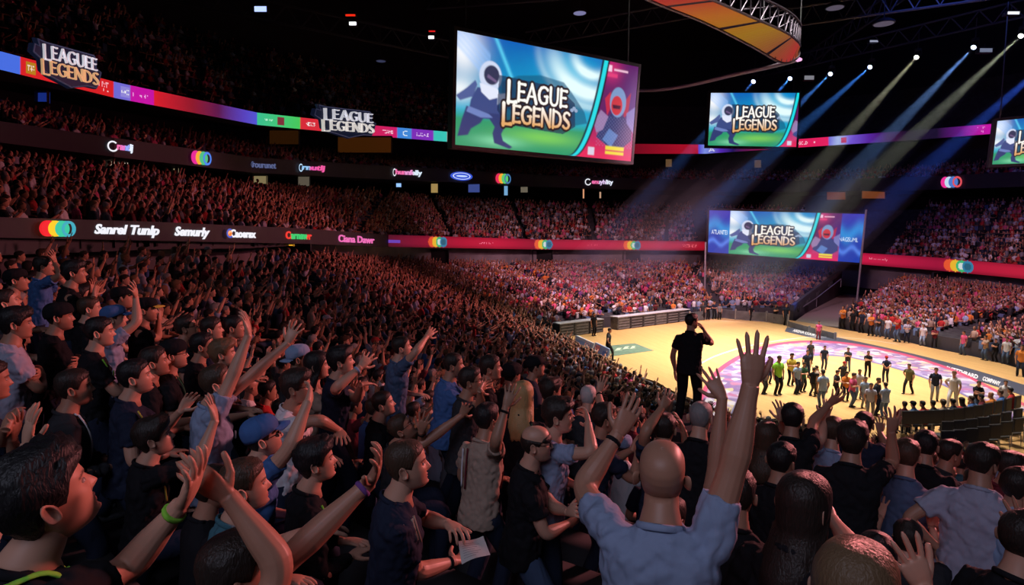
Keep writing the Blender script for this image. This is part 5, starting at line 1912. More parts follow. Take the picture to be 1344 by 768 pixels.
def person(sp, lod=0, remesh=True):
    """lod 0: close, 1: middle, 2: small. Returns the body object (top level) with its clothing as children"""
    J = solve_pose(sp)
    s = sp.get('scale', 1.0)
    g = J.g
    base = np.array([J.hip[0], J.hip[1], J.floor])
    seed = sp.get('seed', 1)
    br, bf, bu, bfw = J.br, J.bf, J.bu, J.bfw
    skin = skin_mat(sp.get('skin', 'tan'))
    # ---- body: head, neck, trunk, arms, hands, legs in one mesh
    hi = lod == 0
    nl = (12, 8, 6)[lod]
    limbs = MB()
    for side, (S, E, W, F, N, spr, cu) in J.arm.items():
        sg = 1 if side == 'R' else -1
        arm_mesh(limbs, S - (E - S) * .08, E, W, s, (14, 8, 6)[lod], (24, 12, 9)[lod], sp.get('armfat', 1.0))
        if lod < 2:
            hand_mesh(limbs, W, F, N, side == 'R', s * sp.get('hand', 1.0), spr, cu, (9, 6)[lod])
        else:
            hand_mesh(limbs, W, F, N, side == 'R', s, spr, cu, 5)
    body = MB()
    head_mesh(body, J.T, (56, 20, 14)[lod], hi)
    nk = [J.neck_top + J.hu * .02 * s, J.neck_top, (J.neck_top * .5 + J.neck * .5) + bf * .004, J.neck + bu * .012, J.neck - bu * .04]
    body.tube(nk, np.array([.050, .0545, .057, .066, .078]) * s * (1 + .45 * (g - 1)), (24, 12, 8)[lod], flat=br)
    trunk = [(h * s, w * (.78 if sp.get('fem') else .86) * g * s, d * .80 * g * s, o * s) for h, w, d, o in TORSO[1:-3]]
    sect_loft(body, trunk, J.hip, br, bfw, bu, (16, 12, 8)[lod])
    for side, (hp, kn, an) in J.leg.items():
        p = limb_path(hp, kn, an, 9)
        body.tube(p, np.interp(np.linspace(0, 1, len(p)), [0, .45, .6, .75, 1], [.078, .052, .048, .05, .036]) * s, nl)
    nb = body.n
    mats = [skin, M_EYE, M_IRIS]
    if not remesh or not hi:
        body.add(limbs.arr(), limbs.f, 0)
        o = mk(sp.get('name', 'person'), body, mats, smooth=True, org=base)
    else:
        # the arms and hands grow together in a fine voxel skin, later joined to the body
        o = mk(sp.get('name', 'person'), body, mats, smooth=True, org=base)
        lo = mk('limb_tmp', limbs, [skin], org=base)
        md = lo.modifiers.new('r', 'REMESH'); md.mode = 'VOXEL'; md.voxel_size = sp.get('voxel', .0036)
        ms = lo.modifiers.new('s', 'SMOOTH'); ms.factor = .5; ms.iterations = 2
        PENDING.append((o, lo))
    o['_'] = 0
    del o['_']
    o_data = (o, J, sp)
    TINTS.append((o, J, s, sp.get('stub', 0.0), base))
    # ---- shirt
    shirt = MB()
    secs = [(h * s, w * g * s, d * g * s, of * s) for h, w, d, of in TORSO]
    if sp.get('fem'):
        secs = [(h, w * .88, d * (.92 if h < .25 * s or h > .36 * s else 1.05), of) for h, w, d, of in secs]
    sect_loft(shirt, secs, J.hip, br, bfw, bu, (26, 16, 10)[lod])
    frac = {'short': .62, 'long': 1.0, 'none': .15}[sp.get('sleeve', 'short')]
    for side, (S, E, W, F, N, spr, cu) in J.arm.items():
        sg = 1 if side == 'R' else -1
        rr = np.array([.050, .068, .073, .070, .068]) * s * (1 + .5 * (g - 1))
        if frac < 1:
            shirt.tube(sleeve_path(S, E, frac, br, sg), rr, (16, 10, 7)[lod])
        else:
            p = limb_path(S - (E - S) * .06, E, E + (W - E) * sp.get('cuff', .93), (18, 12, 9)[lod])
            shirt.tube(p, np.interp(np.linspace(0, 1, len(p)), [0, .3, .55, .8, 1], [.078, .068, .058, .050, .044]) * s, (16, 10, 7)[lod])
            shirt.tube([S - br * sg * .05, S, S + (E - S) * .2], np.array([.06, .078, .072]) * s, (16, 10, 7)[lod])
    cm = cloth_mat(sp.get('shirt', 'black'))
    sh = mk('shirt', shirt, [cm], o, smooth=True, org=base)
    if hi and remesh:
        md = sh.modifiers.new('r', 'REMESH'); md.mode = 'VOXEL'; md.voxel_size = .011 * s; md.use_smooth_shade = True
        ms = sh.modifiers.new('s', 'SMOOTH'); ms.factor = .6; ms.iterations = 5
        tx = bpy.data.textures.get('cloth_fold') or bpy.data.textures.new('cloth_fold', 'CLOUDS')
        tx.noise_scale = .085; tx.noise_depth = 1; tx.noise_type = 'HARD_NOISE'
        dm = sh.modifiers.new('d', 'DISPLACE'); dm.texture = tx; dm.strength = .026; dm.mid_level = .5; dm.texture_coords = 'LOCAL'
        APPLY.append(sh)
    # collar ring
    ring = MB()
    a = np.linspace(0, 2 * PI, 25)
    cr = [J.neck - bu * .010 * s - bfw * .012 * s + (br * math.cos(x) * .074 + bfw * math.sin(x) * .071) * s * (1 + .3 * (g - 1)) - bu * .022 * s * math.sin(x) for x in a]
    ring.tube(cr, np.c_[np.full(25, .013), np.full(25, .007)] * s, 8, flat=bu)
    if lod < 2:
        mk('collar', ring, [cloth_mat(sp.get('collar', sp.get('shirt', 'black')))], o, smooth=True, org=base)
    # ---- trousers
    tr = MB()
    sect_loft(tr, [(-.14 * s, .13 * g * s, .115 * s, 0), (-.08 * s, .160 * g * s, .118 * g * s, 0), (0, .155 * g * s, .112 * g * s, .002), (.06 * s, .140 * g * s, .098 * g * s, .004)], J.hip, br, bfw, bu, (16, 12, 8)[lod])
    for side, (hp, kn, an) in J.leg.items():
        p = limb_path(hp, kn, an, 12)
        tr.tube(p, np.interp(np.linspace(0, 1, len(p)), [0, .2, .5, .75, 1], [.088, .086, .070, .064, .058]) * s * (1 + .4 * (g - 1)), (12, 9, 6)[lod])
    mk('trousers', tr, [cloth_mat(sp.get('pants', 'navy'))], o, smooth=True, org=base)
    if sp.get('shoes', lod < 2):
        for side, (hp, kn, an) in J.leg.items():
            shoe = MB()
            q = an - UPV * .045
            shoe.tube([q - bf * .075, q - bf * .06, q + bf * .02, q + bf * .10, q + bf * .165, q + bf * .185], [(.02, .02), (.036, .040), (.040, .042), (.044, .030), (.036, .022), (.012, .010)], 10, flat=br)
            mk('shoe', shoe, [cloth_mat(sp.get('shoe', 'charcoal'))], o, smooth=True, org=base)
    # ---- hair and headgear
    st = sp.get('hair', 'short')
    hat_ = sp.get('hat')
    if st != 'bald':
        hm = MB()
        hair_mesh(hm, J.T, 'buzz' if (hat_ and st not in ('long', 'bun')) else st, seed, (40, 22, 16)[lod], (13, 8, 6)[lod])
        mk('hair', hm, [hair_mat(sp.get('hairc', 'dark'))], o, smooth=True, org=base)
    hat = sp.get('hat')
    if hat:
        c, v = cap_mesh(J.T, hat == 'capback', hat == 'beanie')
        co = mk('beanie' if hat == 'beanie' else 'cap', c, [cloth_mat(sp.get('hatc', 'black'))], o, smooth=True, org=base)
        if v.n:
            mk('visor', v, [cloth_mat(sp.get('visorc', sp.get('hatc', 'black')))], co, smooth=True, org=base)
    if sp.get('glasses'):
        gm = MB()
        for q in (-1, 1):
            a = np.linspace(0, 2 * PI, 15)
            gm.tube(J.T(np.stack([q * .033 + .024 * np.cos(a), .098 - .006 * np.abs(np.cos(a)) + 0 * a, .0 + .019 * np.sin(a)], -1)), .0018 * s * 1.3, 5)
            gm.tube(J.T(np.array([[q * .056, .094, .006], [q * .072, .05, .006], [q * .079, -.01, .006], [q * .077, -.025, -.005]])), .002 * s, 5)
        gm.tube(J.T(np.array([[-.010, .102, .004], [.010, .102, .004]])), .002 * s, 5)
        if sp['glasses'] == 'sun':
            for q in (-1, 1):
                a = np.linspace(0, 2 * PI, 13)[:-1]
                gm.add(J.T(np.stack([q * .033 + .024 * np.cos(a), .097 + 0 * a, .019 * np.sin(a)], -1)), [tuple(range(12))])
        mk('glasses', gm, [mat('glasses_frame', (.01, .01, .012), .3)], o, smooth=True, org=base)
    # ---- bands at the wrists
    for side, c in sp.get('bands', {}).items():
        S, E, W, F, N, spr, cu = J.arm[side]
        d = nrm(W - E)
        q = W - d * .035 * s
        bm_ = MB().tube([q - d * .009, q - d * .004, q + d * .004, q + d * .009], np.array([.031, .034, .034, .031]) * s, 14)
        mk('wristband', bm_, [cloth_mat(c)], o, smooth=True, org=base)
    # ---- stripes / lanyard drawn as raised tape over chest and shoulder
    for (pts, w, c, nm) in sp.get('tapes', []):
        # pts in torso frame (x right, h up, side +1 front / -1 back), following the shirt section
        out = []
        for x, h, sd in pts:
            ww = np.interp(h, [q[0] for q in TORSO], [q[1] for q in TORSO]) * g
            dd = np.interp(h, [q[0] for q in TORSO], [q[2] for q in TORSO]) * g
            of = np.interp(h, [q[0] for q in TORSO], [q[3] for q in TORSO])
            t = np.clip(abs(x) / (ww + 1e-6), 0, .98)
            y = sd * dd * (1 - t ** 2.2) ** .5 + of + sd * .012
            out.append(J.hip + br * x * s + bfw * y * s + bu * (h + .006) * s)
        out = np.array(spl(out, 5)) if len(out) > 2 else np.array(out)
        mk(nm, MB().tube(out, np.c_[np.full(len(out), w * s), np.full(len(out), .006 * s)], 6, flat=br), [cloth_mat(c)], o, smooth=True, org=base)
    o['J'] = 0; del o['J']
    return o, J, base

PENDING, TINTS, APPLY = [], [], []

def finish_people():
    """bake the voxel skins, join arms to bodies, then colour brows, lips and stubble"""
    bpy.context.view_layer.update()
    dg = bpy.context.evaluated_depsgraph_get()
    baked = {}
    for o, lo in PENDING:
        baked[lo.name] = bpy.data.meshes.new_from_object(lo.evaluated_get(dg))
    for sh in APPLY:
        me = bpy.data.meshes.new_from_object(sh.evaluated_get(dg))
        baked[sh.name] = me
    for sh in APPLY:
        old = sh.data
        sh.modifiers.clear()
        sh.data = baked[sh.name]
        if not sh.data.materials:
            sh.data.materials.append(old.materials[0])
        bpy.data.meshes.remove(old)
    for o, lo in PENDING:
        b = bmesh.new()
        b.from_mesh(o.data)
        b.from_mesh(baked[lo.name])
        b.to_mesh(o.data); b.free()
        o.data.polygons.foreach_set('use_smooth', np.ones(len(o.data.polygons), bool))
        bpy.data.objects.remove(lo)
    for o, J, s, stub, base in TINTS:
        me = o.data
        co = np.zeros(len(me.vertices) * 3, np.float32)
        me.vertices.foreach_get('co', co)
        w = co.reshape(-1, 3) + base - J.H
        loc = np.stack([w @ J.hr, w @ J.hf, w @ J.hu], -1) / s
        near = np.linalg.norm(w, axis=1) < .16 * s
        c = np.ones((len(loc), 3))
        c[near] = face_tint(loc[near], stub, 0)
        color_attr(me, 'tint', c)
    PENDING.clear(); TINTS.clear(); APPLY.clear()
# ================================================================== the spectators near the lens, one by one
HEROES = []     # (pixel u, v, head pixels, depth, name used in other labels)
NEAR = 'spectators in the near stand'

def hero(label, u, v, d, rel=5, pitch=5, nick=None, lod=None, **k):
    H = P(u, v, d)
    yaw = rel + math.degrees(math.atan((672 - u) / FPX))
    k.setdefault('body', k.pop('brel', rel) + math.degrees(math.atan((672 - u) / FPX)))
    sp = dict(head=H, yaw=yaw, pitch=pitch, seed=int(u * 7 + v) % 9973, **k)
    J = solve_pose(dict(sp, arms={'L': 'lap', 'R': 'lap'}))
    fz = float(floor_z(J.hip[0], J.hip[1]))
    hgt = J.hip[2] - fz
    sp.setdefault('stance', 'sit' if hgt < .74 else 'stand')
    if sp.pop('riser', False):
        fz = float(J.hip[2] - .93)
    elif sp['stance'] == 'stand' and hgt > 1.0:
        fz += min(.42, hgt - .90)          # standing up on the bench
    sp['floor'] = fz
    o, J, base = person(sp, (0 if d < 6.6 else 1) if lod is None else lod)
    tag(o, label, 'person', NEAR)
    HEROES.append((u, v, 188 / d, d, nick, H[:2].copy()))
    return o, J, base

def chest_text(o, J, base, txt, x0, x1, h0, h1, col, side=1, s=1.0, tilt=0.0):
    """print on the shirt front (side 1) or back (-1), wrapped on the trunk"""
    v, t, sz = text_tris(txt, 0, .02)
    X = x0 + (x1 - x0) * v[:, 0] / sz[0]; Hh = h0 + (h1 - h0) * v[:, 1] / sz[1] + tilt * X
    Xs = X * (1 if side > 0 else -1)
    hs = [q[0] for q in TORSO]
    w = np.interp(Hh, hs, [q[1] for q in TORSO]) * J.g; dd = np.interp(Hh, hs, [q[2] for q in TORSO]) * J.g; of = np.interp(Hh, hs, [q[3] for q in TORSO])
    y = side * dd * (1 - np.clip(np.abs(Xs) / w, 0, .98) ** 2.2) ** .5 + of + side * .014
    V = J.hip + np.outer(Xs, -J.br if side > 0 else -J.br) * (-1 if side > 0 else 1) * s + np.outer(y, J.bfw) * s + np.outer(Hh, J.bu) * s
    mk('shirt_print', MB().add(V, t), [cloth_mat(col)], o, org=base)

SH_R = [([(.150, .42, 1), (.14, .36, 1), (.12, .28, 1)], .006)]
def tape(pts, w, c, nm='shirt_stripe'):
    return (pts, w, c, nm)
LANY = lambda c: [tape([(-.06, .505, 1), (-.085, .42, 1), (-.06, .30, 1), (-.01, .17, 1)], .011, c, 'lanyard'), tape([(.06, .505, 1), (.085, .42, 1), (.06, .30, 1), (.01, .17, 1)], .011, c, 'lanyard')]

# ---- front left
hero('black-haired person at lower left corner in black shirt with bright green lanyard', 60, 652, 1.5, 18, 20, 'the green lanyard', hair='thick', hairc='black', skin='fair', shirt='black', stub=.35, sleeve='short',
     tapes=[tape([(-.05, .50, 1), (-.07, .42, 1), (-.05, .30, 1), (-.0, .15, 1)], .012, 'lime', 'lanyard'), tape([(.05, .50, 1), (.075, .42, 1), (.06, .30, 1), (.01, .15, 1)], .012, 'lime', 'lanyard'), tape([(.075, .505, -1), (.085, .515, 1), (.105, .45, 1), (.10, .36, 1)], .012, 'lime', 'lanyard'), tape([(.135, .44, -1), (.150, .40, -1)], .008, 'lime')],
     arms={'R': dict(w=(238, 662), e=(168, 748), f=(272, 596), n='l', curl=.25), 'L': 'lap'}, bands={'R': 'lime'})
hero('dark-haired person at the bottom edge raising two large bare arms, seen from behind the ear', 312, 752, 1.75, 15, 8, 'the two large raised arms at bottom', hair='short', hairc='dark', skin='tan', shirt='black',
     arms={'R': dict(w=(300, 652), e=(389, 748), f=(216, 594), n='a', dy=-.2, curl=.12, spread=.12), 'L': dict(w=(486, 632), e=(452, 708), f=(507, 584), n='l', dy=.2, curl=.35, spread=.3)}, bands={'L': 'purple'}, armfat=1.05)
hero('brown-haired person in teal shirt with beaded wristbands, hands held forward near the bottom', 322, 637, 2.75, 5, 6, 'the teal shirt', hair='short', hairc='brown', skin='fair', shirt='teal', stub=.3,
     arms={'R': dict(w=(424, 692), e=(372, 712), f=(450, 690), n='d'), 'L': 'lap'}, bands={'R': 'purple'})
hero('black-haired person in black jacket with green stripes, behind the raised arm with a bracelet', 415, 605, 3.35, 8, 8, 'the green striped jacket', hair='thick', hairc='black', skin='fair', shirt='black', sleeve='long',
     tapes=[tape([(.14, .455, 1), (.165, .38, 1), (.165, .28, 1)], .006, 'lime'), tape([(.115, .465, 1), (.145, .38, 1), (.15, .28, 1)], .006, 'lime')], arms={'R': 'lap', 'L': 'lap'})
hero('person in blue baseball cap and dark glasses with one arm raised', 345, 574, 3.5, 10, 14, 'the blue baseball cap', hair='buzz', hairc='dark', skin='fair', hat='cap', hatc='blue', glasses='sun', shirt='blue', stub=.3,
     arms={'R': dict(w=(404, 528), e=(380, 590), f=(411, 502), n='l', curl=.3), 'L': 'lap'})
a = hero('person in white t-shirt with large navy lettering, glasses and dark hair', 390, 508, 4.4, -8, 4, 'the white lettered t-shirt', brel=-22, hair='thick', hairc='dark', skin='tan', shirt='white', glasses=1,
     arms={'R': dict(w=(446, 566), e=(418, 552), f=(452, 580), n='d'), 'L': 'lap'})
chest_text(*a, 'ARMY', -.11, .13, .20, .34, 'navy', 1, 1.0, .25)
hero('dark-haired person in navy shirt with a blue-striped sleeve, reaching both hands forward', 448, 474, 5.2, 5, 6, 'the blue striped sleeve', hair='thick', hairc='black', skin='fair', shirt='navy',
     arms={'R': dict(w=(473, 482), e=(440, 512), f=(490, 460), n='a', spread=.3), 'L': dict(w=(474, 505), f=(494, 502), n='d')}, bands={'R': 'lightblue'})
hero('dark long-haired person in beige top just left of the blue-striped sleeve', 416, 480, 5.4, 0, 4, None, hair='long', hairc='black', skin='fair', shirt='beige', fem=1, arms={'R': 'clap', 'L': 'clap'})
hero('shaven-headed person in black, in front of the large blue shirt, looking up to the right', 503, 530, 5.6, 0, 12, 'the shaven head looking up', hair='buzz', hairc='dark', skin='fair', shirt='black', arms={'R': 'lap', 'L': 'lap'})
hero('person in glasses tilting head far back, one bare arm stretched forward and a black band', 527, 562, 5.0, 4, 32, 'the tilted head with glasses', hair='buzz', hairc='brown', skin='tan', glasses=1, shirt='charcoal', stub=.4,
     arms={'R': dict(w=(606, 545), e=(580, 580), f=(616, 526), n='a', spread=.2), 'L': dict(w=(553, 566), f=(560, 542), n='a', spread=.3)}, bands={'L': 'black'})
hero('person with cropped brown hair in black polo holding a sheet of white paper', 534, 610, 2.85, 4, 7, 'the sheet of white paper', hair='buzz', hairc='brown', skin='fair', shirt='navy', stub=.35, girth=1.05,
     tapes=[tape([(.12, .465, 1), (.16, .38, 1)], .006, 'beige'), tape([(.10, .470, 1), (.14, .36, 1)], .004, 'beige')],
     arms={'R': dict(w=(596, 737), e=(545, 752), f=(621, 726), n='u', curl=.5), 'L': dict(w=(588, 688), e=(560, 680), f=(608, 702), n='d', curl=.5)}, bands={'R': 'black'})
hero('large person in blue shirt standing in profile with close-cropped hair', 595, 479, 6.0, 5, 2, 'the large blue shirt', hair='buzz', hairc='dark', skin='tan', shirt='blue', stub=.4, girth=1.2, stance='stand', arms={'R': 'clap', 'L': 'clap'})
hero('dark-haired person in glasses clapping beside the large blue shirt', 618, 500, 5.3, 4, 4, 'the clapping person in glasses', hair='short', hairc='dark', skin='olive', shirt='charcoal', glasses=1,
     arms={'R': dict(w=(627, 514), f=(641, 500), n='l'), 'L': dict(w=(630, 512), f=(642, 500), n='r')})
hero('short-haired person in black t-shirt behind the clapping person in glasses', 644, 483, 5.8, 5, 4, None, hair='short', hairc='dark', skin='tan', shirt='black', arms={'R': 'lap', 'L': 'lap'})
hero('person with long blond hair seen from behind, green stripe on black top', 686, 520, 5.2, 80, 0, 'the long blond hair', hair='long', hairc='blond', skin='fair', shirt='black', fem=1, tapes=[tape([(.10, .47, -1), (.13, .40, -1), (.12, .30, -1)], .006, 'green')], arms={'R': 'lap', 'L': 'lap'})
hero('dark-haired person in beige striped t-shirt raising an arm with a black wristband', 640, 550, 4.6, 45, 4, 'the beige striped t-shirt', hair='short', hairc='black', skin='olive', shirt='beige',
     tapes=[tape([(-.12, .44, -1), (-.12, .30, -1), (-.11, .15, -1)], .008, 'white'), tape([(-.05, .46, -1), (-.05, .30, -1), (-.05, .15, -1)], .008, 'maroon'), tape([(.05, .46, 1), (.05, .30, 1), (.05, .15, 1)], .008, 'white'), tape([(.11, .44, 1), (.11, .30, 1), (.11, .15, 1)], .008, 'maroon')],
     arms={'R': dict(w=(664, 534), e=(652, 588), f=(676, 498), n='a', spread=.25), 'L': 'lap'}, bands={'R': 'black'})
hero('bald person in glasses and black shirt with hands clasped over jeans', 704, 582, 3.95, 2, 2, 'the bald head with glasses', hair='fringe', hairc='dark', skin='fair', shirt='black', glasses=1, stub=.5, pants='denim', girth=1.1,
     arms={'R': dict(w=(744, 688), e=(712, 702), f=(768, 674), n='l', curl=.6), 'L': dict(w=(746, 672), f=(764, 668), n='r', curl=.6)})
hero('person in light shirt, hand by the face, next to the bald head with glasses', 733, 546, 4.2, 4, 2, 'the light shirt by the bald head', hair='thick', hairc='dark', skin='fair', shirt='bluegrey', girth=1.1,
     arms={'R': dict(w=(772, 556), e=(775, 597), f=(766, 532), n='l', curl=.5), 'L': 'lap'})
hero('person with a bare white-haired head seen from behind, below the lone dark figure', 772, 521, 6.2, 80, 0, 'the white-haired bald head', hair='buzz', hairc='white', skin='fair', shirt='charcoal', arms={'R': dict(w=(786, 515), e=(790, 540), f=(792, 490), n='a'), 'L': 'lap'}, bands={'R': 'black'})
hero('person in black cap facing right, left of the long blond hair and above it', 703, 481, 6.9, 12, 4, None, hair='buzz', hairc='black', skin='tan', hat='cap', hatc='black', shirt='navy')
hero('person in black beanie seen from behind between the clapping glasses and blond hair', 672, 492, 6.2, 45, 0, None, hair='short', hairc='black', hat='beanie', hatc='black', skin='tan', shirt='charcoal')
hero('thick-haired person seen half from behind, right of the long blond hair', 723, 513, 6.0, 40, 0, None, hair='thick', hairc='dark', skin='tan', shirt='black')
hero('brown-haired person in navy shirt in profile, left of the bald head with raised arms', 794, 549, 4.8, 22, 4, 'the navy shirt in profile', hair='short', hairc='dark', skin='tan', shirt='navy', arms={'R': 'clap', 'L': 'clap'})
hero('dark-haired person with both hands held over the head, right behind the main bald head', 872, 563, 4.7, 82, 0, None, hair='short', hairc='dark', skin='olive', shirt='navy',
     arms={'R': dict(w=(897, 566), e=(905, 602), f=(888, 540), n='l'), 'L': dict(w=(868, 536), e=(846, 568), f=(884, 512), n='a', spread=.25)})
hero('bald person in blue-grey t-shirt in the centre foreground, back turned and both arms raised high', 869, 622, 2.05, 88, 20, 'the main bald head', hair='bald', skin='tan', shirt='bluegrey', girth=1.12, stance='stand', voxel=.0032,
     arms={'L': dict(w=(811, 570), e=(766, 640), f=(842, 514), n='a', dy=.1, spread=.1, curl=.2), 'R': dict(w=(985, 506), e=(981, 616), f=(989, 430), n='a', dy=.05, spread=.2, curl=.06, toward=0)}, bands={'L': 'black'}, armfat=1.1)
hero('person hidden behind the big raised arm, only a spread left hand and forearm in view', 968, 648, 3.0, 85, 0, None, hair='short', hairc='dark', skin='tan', shirt='black', stance='stand',
     arms={'L': dict(w=(948, 522), e=(970, 598), f=(925, 481), n='a', spread=.22, curl=.1, yr=.3), 'R': 'lap'})
hero('grey-haired person in black seen from behind, just right of the standing silhouette', 920, 548, 4.5, 72, 0, 'the grey hair', hair='buzz', hairc='grey', skin='fair', shirt='black', arms={'R': 'lap', 'L': 'lap'})
# ---- right foreground
a = hero('long dark-haired person seen from behind in black, one hand lifted to the head', 1055, 664, 2.3, 62, 0, 'the long dark hair', hair='long', hairc='dark', skin='fair', shirt='black', fem=1, girth=1.12, stance='stand', sleeve='short',
     arms={'R': dict(w=(1093, 682), e=(1120, 722), f=(1084, 662), n='l', curl=.4), 'L': 'down'})
chest_text(*a, 'GAMERS', -.12, .06, .30, .335, 'charcoal', -1)
hero('light-brown-haired person at the bottom edge, a palm with spread fingers lifted at right', 1122, 778, 1.45, 75, 0, 'the light-brown hair at bottom', hair='long', hairc='light', skin='fair', shirt='black', fem=1,
     arms={'R': dict(w=(1212, 772), e=(1228, 850), f=(1180, 706), n='a', spread=.24, curl=.08, dy=.25), 'L': 'down'})
hero('broad person in pale lavender t-shirt seen from behind with hands on hips', 1290, 607, 3.85, 58, 0, 'the lavender t-shirt', brel=82, hair='short', hairc='dark', skin='tan', shirt='lavender', girth=1.16, stance='stand', arms={'R': 'hips', 'L': 'hips'})
hero('brown-haired person in dark denim shirt seen from behind, left of the lavender t-shirt', 1190, 598, 4.5, 85, 0, 'the dark denim shirt', hair='short', hairc='brown', skin='fair', shirt='denim', stance='stand', arms={'R': 'down', 'L': 'down'})
hero('thick-haired person in black t-shirt seen from behind with the right arm raised', 1119, 578, 4.2, 84, 0, 'the raised black sleeve', hair='thick', hairc='dark', skin='tan', shirt='black', girth=1.1, stance='stand',
     arms={'R': dict(w=(1169, 566), e=(1172, 606), f=(1174, 534), n='a', spread=.3), 'L': 'down'})
hero('black-haired person stretching one dark arm far up to the right across the court', 1040, 549, 5.0, 84, 0, 'the dark arm across the court', hair='short', hairc='black', skin='tan', shirt='black', stance='stand',
     arms={'R': dict(w=(1088, 531), e=(1066, 553), f=(1106, 512), n='a', spread=.3), 'L': dict(w=(1027, 552), e=(1022, 572), f=(1022, 522), n='a')})
hero('brown-haired person in blue-grey t-shirt, between the dark stretched arm and raised black sleeve', 1093, 566, 5.2, 78, 0, None, hair='short', hairc='brown', skin='fair', shirt='bluegrey', arms={'L': dict(w=(1082, 550), e=(1078, 580), f=(1090, 524), n='a'), 'R': 'lap'})
hero('black-haired person in black seen from behind, between denim shirt and lavender t-shirt', 1215, 585, 5.0, 85, 0, None, hair='short', hairc='black', skin='tan', shirt='black', arms={'R': 'lap', 'L': 'lap'})
hero('dark-haired person with face turned right, close left of the lavender t-shirt', 1247, 595, 5.4, 38, 0, None, hair='short', hairc='dark', skin='tan', shirt='charcoal', arms={'R': 'clap', 'L': 'clap'})
hero('dark-haired person in black between the long brown hair and the long dark hair', 1026, 605, 4.0, 66, 0, None, hair='short', hairc='black', skin='tan', shirt='black', arms={'R': 'clap', 'L': 'lap'})
hero('long brown-haired person seen from behind, beside the big raised forearm', 1006, 574, 5.0, 80, 0, 'the long brown hair', hair='long', hairc='brown', skin='fair', shirt='charcoal', fem=1, arms={'R': 'lap', 'L': 'lap'})
hero('dark-haired person behind the raised black sleeve with one dark hand up', 1134, 557, 6.0, 80, 0, None, hair='short', hairc='dark', skin='olive', shirt='navy', arms={'R': dict(w=(1155, 568), f=(1152, 544), n='a', spread=.3), 'L': 'lap'})
hero('dark-haired person in light blue shirt cut by the right edge, beside the lavender t-shirt', 1338, 640, 3.7, 50, 0, None, hair='short', hairc='dark', skin='tan', shirt='lightblue')
hero('person at the right edge holding a hand to the mouth, above the light blue shirt', 1327, 613, 4.7, 25, 0, None, hair='short', hairc='dark', skin='tan', shirt='maroon', arms={'R': 'face', 'L': 'lap'})
hero('person in black at the bottom right corner, only ear and cheek in the picture', 1345, 708, 2.6, 62, 0, None, hair='short', hairc='dark', skin='fair', shirt='black')
# ---- left block
hero('large person in pale grey t-shirt at the left edge with folded arms', 22, 425, 4.7, 2, 0, 'the pale folded arms', hair='thick', hairc='black', skin='tan', shirt='lavender', girth=1.15, arms={'R': 'cross', 'L': 'cross'})
hero('black-haired person in black t-shirt right of the folded arms', 78, 416, 5.3, 0, 2, None, hair='short', hairc='black', skin='tan', hat='beanie', hatc='black', shirt='black', stub=.5, arms={'R': 'cross', 'L': 'cross'})
a = hero('dark-haired person in black jersey with bright green and teal print on the chest', 131, 436, 5.0, 0, 2, 'the green and teal print', hair='short', hairc='black', skin='fair', shirt='black', arms={'R': 'cross', 'L': 'lap'},
     tapes=[tape([(.11, .47, 1), (.135, .40, 1), (.13, .30, 1)], .004, 'lime'), tape([(.05, .36, 1), (.07, .30, 1), (.06, .22, 1)], .035, 'lime', 'shirt_print'), tape([(.04, .27, 1), (.06, .22, 1), (.05, .16, 1)], .035, 'teal', 'shirt_print')])
hero('dark-haired person in charcoal hooded top with broad white lanyard', 98, 509, 4.0, 2, 4, 'the broad white lanyard', hair='short', hairc='dark', skin='tan', shirt='charcoal', sleeve='long', stub=.3, tapes=LANY('white') + [tape([(-.07, .515, 1), (.0, .47, 1), (.07, .515, 1)], .012, 'white', 'lanyard')], arms={'R': 'lap', 'L': 'lap'})
hero('dark-haired person in black polo with yellow piping, eyes narrowed, right of the white lanyard', 178, 495, 4.2, 0, 8, 'the yellow piping', hair='short', hairc='black', skin='fair', shirt='navy', stub=.4, tapes=[tape([(.12, .465, 1), (.14, .40, 1), (.13, .33, 1)], .004, 'yellow'), tape([(-.03, .26, 1), (.02, .25, 1)], .018, 'olive', 'shirt_print')], arms={'R': 'lap', 'L': 'clap'})
hero('dark-haired person in black looking up, behind the yellow piping', 203, 475, 4.9, 2, 8, None, hair='short', hairc='dark', skin='tan', shirt='black', stub=.3)
hero('person in black beanie and glasses with a thin green neck cord', 228, 465, 5.1, 2, 4, 'the beanie and glasses', hair='short', hairc='black', hat='beanie', hatc='black', glasses=1, skin='fair', shirt='black', stub=.5, tapes=LANY('green'))
hero('person in royal blue cap and blue-grey t-shirt, elbow bent with hand over the head', 150, 418, 5.8, 0, 4, 'the royal blue cap', hair='buzz', hairc='dark', hat='cap', hatc='blue', skin='fair', shirt='bluegrey', stub=.4, arms={'R': dict(w=(178, 390), e=(186, 416), f=(174, 371), n='l'), 'L': 'lap'})
hero('person in black cap with a yellow visor and one hand raised in front', 192, 407, 6.2, -5, 0, None, hair='buzz', hairc='black', hat='cap', hatc='black', visorc='yellow', skin='tan', shirt='black', stub=.5, arms={'R': dict(w=(208, 420), f=(213, 399), n='l'), 'L': 'lap'})
hero('person in black cap behind and above the royal blue cap', 161, 391, 6.8, 0, 4, None, hair='buzz', hairc='black', hat='cap', hatc='black', skin='tan', shirt='navy')
hero('brown-haired person left of the royal blue cap, in black', 118, 405, 6.3, 5, 4, None, hair='short', hairc='brown', skin='fair', shirt='black')
hero('dark-haired person below the clapping thick-haired person, facing right', 106, 388, 6.9, 5, 0, None, hair='short', hairc='black', skin='tan', shirt='charcoal')
hero('thick-haired person in black clapping, upper left of the crowd', 98, 358, 6.4, 0, 4, 'the clapping thick-haired person', hair='thick', hairc='black', skin='tan', shirt='black', sleeve='short', lod=0, arms={'R': dict(w=(119, 386), f=(124, 364), n='l'), 'L': dict(w=(124, 388), f=(131, 366), n='r')})
